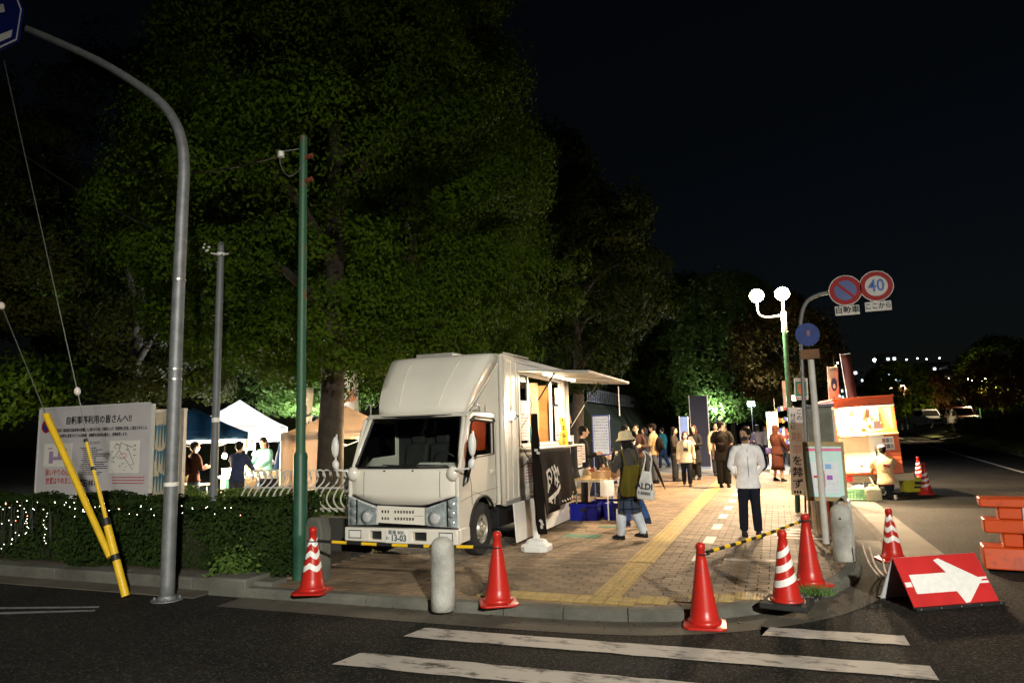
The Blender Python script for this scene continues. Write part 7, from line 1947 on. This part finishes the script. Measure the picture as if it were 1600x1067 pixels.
m_ = MB(); m_.ring_loft([[tuple(Vector(q_)) for q_ in ering(p['v'](0, 0, z_), .1 * 1.7, .075 * 1.7)] for z_ in (.46, .5, .525)], cap=False); m_.build('red_waist', cloth('red_waist', (.4, .03, .02)), p['root'], smooth=True, solid=.01)
m_ = MB(); m_.box(p['v'](0, -.078, .72), (.16, .012, .05), (0, R(18), 0)); m_.build('back_print', REDINK, p['root'])
# baskets, can, generator
t = thing('shopping_basket', 'green plastic basket on the ground by the trailer', 'basket', (1.62, 18.1, .009), .1)
GB = M('basket_green', (.25, .5, .28), rough=.5)
for x0, y0, x1, y1 in ((-.2, -.15, .2, -.15), (.2, -.15, .2, .15), (.2, .15, -.2, .15), (-.2, .15, -.2, -.15)):
    for z in (.02, .08, .14, .2, .25): mb = MB(); mb.tube([(x0 * (1 + z * .4), y0 * (1 + z * .4), z), (x1 * (1 + z * .4), y1 * (1 + z * .4), z)], .012, 5); mb.build('basket_slat', GB, t)
    for f in np.linspace(0, 1, 7): a, b = x0 + (x1 - x0) * f, y0 + (y1 - y0) * f; mb = MB(); mb.tube([(a, b, .01), (a * 1.1, b * 1.1, .26)], .008, 5); mb.build('basket_rib', GB, t)
mb = MB(); mb.rng(-.19, .19, -.14, .14, .005, .02); mb.build('basket_floor', GB, t)
t = thing('white_cloth', 'white cloth bundled on the green basket', 'cloth', (1.68, 18.1, .26)); mb = MB(); mb.ell((0, 0, .03), (.15, .11, .05), 14, 8); mb.ell((.06, .03, .06), (.08, .07, .04), 12, 6); remeshed(mb, 'cloth', CLOTHW, t)
t = thing('jerry_can', 'cream plastic jerry can beside the green basket', 'jerry can', (1.98, 18.0, .0), .2); CR = M('can_cream', (.62, .55, .35), rough=.4)
mb = MB(); mb.ring_loft([[(a * w_, b * w_ * .6, z) for a, b in ((-1, -.8), (-.8, -1), (.8, -1), (1, -.8), (1, .8), (.8, 1), (-.8, 1), (-1, .8))] for z, w_ in ((0, .15), (.02, .165), (.26, .165), (.31, .12), (.33, .08))]); mb.build('can_body', CR, t, bevel=.012); mb = MB(); mb.tube(smooth_path([(-.08, 0, .3), (-.06, 0, .37), (.06, 0, .37), (.08, 0, .3)], 4), .014, 6); mb.build('handle', CR, t); mb = MB(); mb.lathe([(.03, .31), (.03, .36)], 10, (.11, 0, 0)); mb.build('cap', WHITEP, t)
t = thing('generator', 'yellow portable generator beside the banded cone', 'generator', (3.1, 19.95, 0), R(14)); YG = M('generator_yellow', (.5, .46, .02), rough=.4)
mb = MB(); mb.prism([(-.25, .05), (.25, .05), (.27, .15), (.22, .38), (.1, .42), (-.16, .42), (-.27, .3)], -.14, .14, 'y'); g_ = mb.build('casing', YG, t, bevel=.025); mb = MB(); mb.rng(.0, .2, -.15, -.142, .24, .31); mb.build('control_plate', BLACK, g_); mb = MB(); mb.rng(-.02, .18, -.15, -.142, .15, .2); mb.build('vent_plate', BLACK, g_); mb = MB(); mb.tube(smooth_path([(-.14, 0, .41), (-.1, 0, .47), (.06, 0, .47), (.1, 0, .41)], 4), .018, 8); mb.build('handle', BLACK, t); mb = MB(); mb.rng(-.22, -.14, -.1, .1, 0, .05); mb.rng(.14, .22, -.1, .1, 0, .05); mb.build('foot', RUBBER, t)
t = thing('plastic_case', 'small red case behind the green basket', 'case', (1.36, 18.5, .009)); mb = MB(); mb.rng(-.1, .1, -.1, .1, 0, .2); mb.build('case_body', REDP, t, bevel=.02); mb = MB(); mb.tube([(-.05, 0, .2), (-.05, 0, .24), (.05, 0, .24), (.05, 0, .2)], .008, 5); mb.build('handle', BLACK, t)
t = thing('poster_panel', 'bright cut-out poster of a figure in blue beside the trailer', 'poster', (1.12, 17.6, .009)); mb = MB(); mb.rng(-.17, .17, 0, .02, .9, 2.1); pq = mb.build('poster_sheet', PAPER, t)
mb = MB(); mb.prism([(-.06, 1.2), (-.02, 1.2), (0, 1.4), (.03, 1.2), (.07, 1.2), (.06, 1.5), (.09, 1.55), (.05, 1.7), (-.05, 1.7), (-.1, 1.55), (-.07, 1.5)], -.004, -.001, 'y'); mb.build('figure_shape', M('poster_navy', (.05, .07, .2)), pq); mb = MB(); mb.tube([(-.16, .03, 0), (-.16, .03, .95)], .012, 6); mb.tube([(.16, .03, 0), (.16, .03, .95)], .012, 6); mb.build('leg', ALU, t)
fl2 = flag('cream feather banner with a dark oval crest by the orange trailer', (1.36, 19.2, .0), .22, 1.15, 2.05, M('flag_cream', (.66, .5, .4), rough=.8), [('し', .02, 2.38, .16, REDINK)], tilt=R(2))
mb = MB(); mb.ell((0, -.045, 2.78), (.07, .006, .17), 18, 8); mb.build('crest', M('crest_navy', (.04, .05, .13)), fl2); mb = MB(); mb.ell((0, -.053, 2.74), (.03, .004, .06), 12, 6); mb.build('crest_mark', PAPER, fl2)
flag('dark red banner leaning behind the orange trailer', (2.75, 26.5, .0), .3, 1.6, 2.6, M('flag_red', (.05, .007, .006), rough=.8), [], tilt=R(-4))
t = thing('light_string', 'vertical string of coloured lights behind the cream banner', 'string lights', (1.95, 25, 2.2)); rr = random.Random(2)
for k in range(16): mb = MB(); mb.ell((rr.uniform(-.12, .12), 0, .1 + k * .1), (.022, .022, .022), 6, 4); mb.build('bulb', [glow('ls_white', (1, .95, .85), 12), glow('ls_cyan', (.6, .9, 1), 10), glow('ls_yellow', (1, .7, .2), 8)][k % 3], t)
mb = MB(); mb.tube([(0, 0, -2.2), (0, 0, 1.8)], .01, 4); mb.build('cable', BLACK, t)

# floodlights of the far plaza
def flood(label, loc, aim, power, col):
    t = thing('flood_light', label, 'flood light', loc, group=None); mb = MB(); mb.tube([(-.25, 0, 0), (0, 0, .9), (.25, 0, 0)], .015, 6); mb.tube([(0, .25, 0), (0, 0, .9), (0, 0, 2.5)], .016, 6); mb.build('tripod', BLACK, t)
    mb = MB(); mb.rng(-.16, .16, -.05, .05, 2.5, 2.72); hd_ = mb.build('lamp_head', BLACK, t, bevel=.01); mb = MB(); mb.rng(-.13, .13, -.056, -.051, 2.53, 2.69); mb.build('lamp_glass', glow('flood_glass', col, 20), hd_)
    lamp('flood_beam', t, (0, -.15, 2.6), power, col, .08)
flood('white flood light on a stand far along the path', (-.9, 30.2, .1), None, 260, (.78, .87, 1))
flood('second white flood light near the trees at the path end', (-3.0, 38.5, .1), None, 300, (.8, .88, 1))
flood('warm flood light behind the woman in brown', (.55, 25.6, .1), None, 190, (1, .9, .75))
person('woman in pale blouse at the far end of the long market table', (-10.9, 13.9, .08), PI + R(10), 1.6, True, arms='reach', top=(.45, .4, .42), bottom=(.05, .05, .07), hair='bob')
person('shopper in navy jacket bent over the goods, back to the hedge', (-11.3, 12.25, .08), R(10), 1.66, arms='reach', top=(.03, .04, .09), bottom=(.04, .04, .05), hair='short', lean=.1)
for k, (x, y, s_, c_) in enumerate(((-13.9, 15.0, .34, CLOTHW), (-13.4, 14.6, .3, M('goods_teal', (.1, .3, .3))), (-12.9, 14.3, .28, CARD))):
    t = thing('display_crate', ['white cloth-covered', 'teal', 'cardboard'][k] + ' crate of goods set out in front of the white tent', 'crate', (x, y, .08), R(38)); mb = MB(); mb.rng(-s_, s_, -.25, .25, 0, .7); mb.build('crate_body', c_, t, bevel=.02); mb = MB(); mb.rng(-s_ - .02, s_ + .02, -.27, .27, .7, .74); mb.build('crate_top', PINE, t)
    for j in range(5): mb = MB(); mb.ell((-s_ + .08 + j * s_ * .42, rng.uniform(-.1, .1), .78), (.06, .06, .05), 10, 6); mb.build('produce', [M('produce_orange', (.55, .25, .04)), LEAF_LIT, M('produce_white', (.6, .58, .5))][j % 3], t, smooth=True)

# ------------------------------------------------------------------ background
# embankment with a white fence left of the path
mb = MB(); mb.prism([(-40, -.1), (-40, 3.3), (-8.4, 3.1), (-6.4, .12), (-6.3, -.1)], 31, 75, 'y'); tag(mb.build('embankment_ground', M('embankment_soil', (.03, .035, .015), rough=.95, var=.5, scale=2, bump=.8, bscale=10)), kind='structure')
fn = thing('slope_fence', 'pale slatted fence on the bank behind the food truck', 'fence', (-8.6, 33.0, 3.1))
mb0 = None
for k in range(34):
    if mb0 is None: mb = MB(); mb.rng(-.02, .02, -.06, .06, .1, .8); o = mb.build('slat', M('fence_pale', (.3, .32, .36), rough=.5), fn); mb0 = o
    else: o = mb0.copy(); COL.objects.link(o)
    o.location = (0, k * .42, 0)
for z in (.16, .74): mb = MB(); mb.rng(-.03, .0, 0, 14, z - .03, z + .03); mb.build('rail', MAT.get('fp') or M('fence_rail', (.2, .21, .23), rough=.5), fn)
# hill and town
mb = MB(); n = 24; rows = []
for j in range(8):
    rows.append([(-140 + 460 * i / n, 190 + 22 * j, -.5 + (1 - abs(j - 5) / 5.5) * (11 + 3 * math.sin(i * .7) + 2 * math.sin(i * 1.9))) for i in range(n + 1)])
for a, b in zip(rows, rows[1:]):
    for i in range(n): mb.quad(a[i], a[i + 1], b[i + 1], b[i])
tag(mb.build('hill', M('hill_dark', (.012, .014, .01), rough=.95, var=.4, scale=.05), smooth=True), kind='structure')
WWARM = glow('window_warm', (1, .72, .4), 1.0); WCOOL = glow('window_cool', (.75, .9, 1), 1.1); WGREEN = glow('window_greenish', (.75, 1, .85), .7)
FAC = M('far_facade', (.12, .11, .1), rough=.9, var=.15, scale=.3)
def building(label, x, y, z, w, d, h, lit, seed, rz=0.0, ncol=8, nrow=5):
    rr = random.Random(seed)
    t = thing('apartment_building', label, 'building', (x, y, z), rz, 'far buildings on the hill')
    mb = MB(); mb.rng(-w / 2, w / 2, 0, d, -4, h); mb.build('wall', FAC, t)
    mb = MB(); mb.rng(-w / 2 - .3, w / 2 + .3, -.3, d + .3, h, h + .5); mb.build('roof', M('far_roof', (.05, .05, .05)), t)
    cells = [(i, j) for i in range(ncol) for j in range(nrow)]; on = dict(zip(rr.sample(cells, min(lit, len(cells))), [rr.choice((WWARM, WCOOL, WCOOL, WGREEN)) for _ in range(lit)]))
    for i, j in cells:
        cx, cz = -w / 2 + w * (i + .5) / ncol, h * (j + .45) / nrow
        mb = MB(); mb.rng(cx - w / ncol * .22, cx + w / ncol * .22, -.06, -.01, cz - .4, cz + .4); mb.build('window', on.get((i, j), DARK), t)
building('far apartment block with a vertical row of lights, behind the crest banner', 15.5, 215, 8.5, 9, 10, 9, 9, 1)
building('far long apartment block with a pair of warm windows', 24, 225, 6.0, 14, 10, 12, 9, 2)
building('far narrow tower of the hill with three stacked lights', 33, 232, 9, 5, 8, 13, 7, 3, ncol=3, nrow=6)
building('far low block right of the narrow tower', 42, 238, 11, 16, 10, 8, 10, 4, ncol=10, nrow=3)
building('far building under the pale sloped roof', 38, 180, 5, 13, 10, 8, 5, 5, R(-15), nrow=3)
building('far block half behind the dark trees at right', 53, 225, 8, 12, 10, 9, 4, 6)
# far point lamps along the street
def far_lamp(label, x, y, z0, h, heads, col, s, power, r=.16):
    t = thing('street_lamp', label, 'street lamp', (x, y, z0), group='far street lamps'); mb = MB(); mb.tube([(0, 0, 0), (0, 0, h)], .06, 6); mb.build('pole', GREENP, t)
    for k in range(heads):
        dx = (k - (heads - 1) / 2) * 1.2
        mb = MB(); mb.tube([(0, 0, h - .4), (dx, 0, h - .1)], .04, 5); mb.build('lamp_arm', GREENP, t)
        mb = MB(); mb.ell((dx, 0, h), (r, r, r * .8), 10, 6); mb.build('lamp_globe', glow('far_globe_%.1f_%d' % (col[2], s), col, s), t, smooth=True)
    if power: lamp('far_light', t, (0, -.6, h - .1), power, col, .2, kind='SPOT', spot=R(160))
far_lamp('far double-headed lamp above the parked cars', 19.9, 84, 1.3, 4.7, 2, (1, .75, .4), 40, 2600, .26)
far_lamp('far single lamp left of the parked cars', 14.4, 92, 1.0, 5.0, 1, (1, .78, .55), 30, 700, .22)
far_lamp('small pale far lamp between the parked cars', 17.2, 104, 1.2, 5.6, 1, (1, .9, .7), 16, 0, .16)
far_lamp('bright blue-white far lamp on the hill road', 26.5, 210, 9, 10, 1, (.75, .85, 1), 14, 0, .4)
far_lamp('pale far lamp near the crest banner', 17.6, 205, 9, 10.5, 1, (.8, .9, 1), 8, 0, .35)
for k, (x, z) in enumerate(((36, 21.8), (40, 21.4), (43, 21.6), (45.5, 21.2), (49, 21.3), (31, 21.3))):
    far_lamp(['first', 'second', 'third', 'fourth', 'fifth', 'sixth'][k] + ' tiny lamp of the row along the hill top', x, 245, 8, z - 8, 1, (1, .92, .8), 4, 0, .24)
# parked cars on the terrace
def car(label, loc, col, rz, W=1.7, H=1.78, L=4.2):
    t = thing('parked_car', label, 'car', loc, rz, 'parked cars')
    paint = M('car_paint_' + label[:6], col, rough=.25, coat=.6, var=.05)
    hw = W / 2
    side = [(0, .3), (0, .75), (.12, .92), (.95, 1.05), (1.55, H - .12), (1.75, H), (L - .5, H - .03), (L - .1, 1.0), (L, .8), (L, .3)]
    mb = MB(); rings = []
    for x, s in ((-hw, .96), (-hw * .92, 1.0), (hw * .92, 1.0), (hw, .96)): rings.append([(x * (1 if z < 1.05 else .9), y, z * (1 if abs(x) < hw else .985)) for y, z in side])
    mb.ring_loft(rings); mb.build('body', paint, t, bevel=.03)
    mb = MB(); mb.add([(-hw * .8, .95, 1.075), (hw * .8, .95, 1.075), (hw * .74, 1.52, H - .13), (-hw * .74, 1.52, H - .13)], [(0, 1, 2, 3)]); mb.build('windscreen', M('car_glass', (.02, .02, .025), rough=.06, spec=.8), t, solid=.02)
    for s in (-1, 1):
        mb = MB(); mb.prism([(s * hw * .55, .68), (s * hw * .93, .7), (s * hw * .93, .86), (s * hw * .6, .82)], -.03, .04, 'y'); mb.build('headlight', CHROME, t, bevel=.01)
        mb = MB(); mb.ell((s * (hw + .1), 1.2, 1.12), (.1, .06, .08), 10, 6); mb.build('mirror', paint, t, smooth=True)
        for y in (.8, L - .85): mb = MB(); mb.lathe([(.18, -.09), (.3, -.1), (.32, 0), (.3, .1), (.18, .09)], 18); mb.build('wheel', RUBBER, t, smooth=True, loc=(s * (hw - .1), y, .32), rot=(0, R(90), 0))
        mb = MB(); mb.prism([(1.3, 1.1), (L - .8, 1.1), (L - .9, H - .2), (1.75, H - .18)], s * hw * .93, s * hw * .96, 'x'); mb.build('side_glass', MAT.get('cg') or M('car_side_glass', (.02, .02, .025), rough=.08, spec=.8), t)
    mb = MB(); mb.rng(-hw * .5, hw * .5, -.02, .02, .5, .68); mb.build('grille', BLACK, t); mb = MB(); mb.rng(-.17, .17, -.035, -.02, .36, .46); mb.build('number_plate', WHITEP, t)
car('silver minivan parked beyond the road, on the left', (15.3, 80, 1.28), (.4, .42, .44), R(14))
car('dark red minivan parked beyond the road, on the right', (17.7, 78.5, 1.28), (.12, .03, .02), R(6), 1.85, 1.9)
# shrubs on the bank
rr = random.Random(9); k = 0
for i in range(4, len(Vs) - 13, 2):
    v = Vs[i]; v2 = Vs[i + 2]; ang = math.atan2(v2.y - v.y, v2.x - v.x)
    L_ = (v2 - v).length * .92
    box_hedge(['nearest', 'second', 'third', 'fourth', 'fifth', 'sixth', 'seventh', 'eighth', 'ninth', 'tenth', 'eleventh', 'twelfth'][k] + ' dark shrub hedge on the bank beyond the road, counted from this side', (v.x + 3.2, (v.y + v2.y) / 2, .7), L_, 1.3, 0, rr.uniform(1.0, 1.35), 3500, .12, 60 + k, 'shrub hedges on the bank', rz=ang); k += 1
# tree trunks and extra crowd at the path end
extra = [((-4.3, 24.2, .1), R(110), 1.74, (.02, .02, .025), (.02, .02, .02), 'person in black standing left of the man with the backpack'),
         ((-1.9, 28.5, .1), R(170), 1.7, (.04, .04, .05), (.02, .02, .03), 'person in charcoal walking this way behind the black-clad man'),
         ((-.7, 29, .1), R(20), 1.74, (.1, .1, .14), (.02, .02, .04), 'person in slate jacket walking away by the partition'),
         ((.3, 31, .1), R(190), 1.66, (.4, .1, .08), (.03, .03, .03), 'person in red top among the pennants'),
         ((-3.0, 27.6, .1), R(-60), 1.7, (.3, .28, .25), (.03, .03, .05), 'person in pale grey standing by the narrow blue signboard'),
         ((-4.7, 34.5, .1), R(-20), 1.72, (.02, .03, .06), (.02, .02, .03), 'distant person in dark navy by the bank')]
extra += [((-3.1, 22.6, .1), R(-100), 1.72, (.03, .025, .02), (.02, .02, .02), 'person in dark brown jacket between the backpack man and the woman in cream'),
          ((-4.35, 17.2, .1), R(-40), 1.7, (.02, .02, .02), (.02, .02, .025), 'person in black crouched over goods at the rear stall'),
          ((-2.3, 30.2, .1), R(185), 1.68, (.5, .48, .42), (.03, .03, .04), 'person in off-white shirt deep in the crowd'),
          ((-1.0, 27.2, .1), R(200), 1.7, (.03, .03, .06), (.02, .02, .03), 'person in midnight blue left of the white partition')]
for k, (l, h, H_, tc_, bc, lab) in enumerate(extra):
    person(lab, l, h, H_, k % 2 == 0, arms=('hold', 'down', 'swing')[k % 3], legs=('stand', 'walk')[k % 2], top=tc_, bottom=bc, hair=('bob', 'short')[k % 2])
# fallen leaves along the kerb
mb = MB(); rr = random.Random(77)
for k in range(170):
    i = rr.randrange(2, 40); base = KPs[i]; d = abs(rr.gauss(0, .12)); x, y = base[0] + rr.uniform(-.3, .3), base[1] - .03 - d
    if rr.random() < .35: x, y, z = rr.uniform(-5.5, .4), rr.uniform(7, 11), .108
    else: z = .012
    a = rr.uniform(0, 6.3); s_ = rr.uniform(.015, .035); c_, n_ = math.cos(a) * s_, math.sin(a) * s_
    mb.add([(x - c_, y - n_, z), (x + n_ * .5, y - c_ * .5, z + rr.uniform(0, .012)), (x + c_, y + n_, z + .004), (x - n_ * .5, y + c_ * .5, z + rr.uniform(0, .012))], [(0, 1, 2), (0, 2, 3)])
tag(mb.build('fallen_leaves', M('dry_leaf', (.12, .07, .025), rough=.8, var=.5, scale=3)), 'dry fallen leaves scattered along the kerb', 'leaves', kind='stuff')
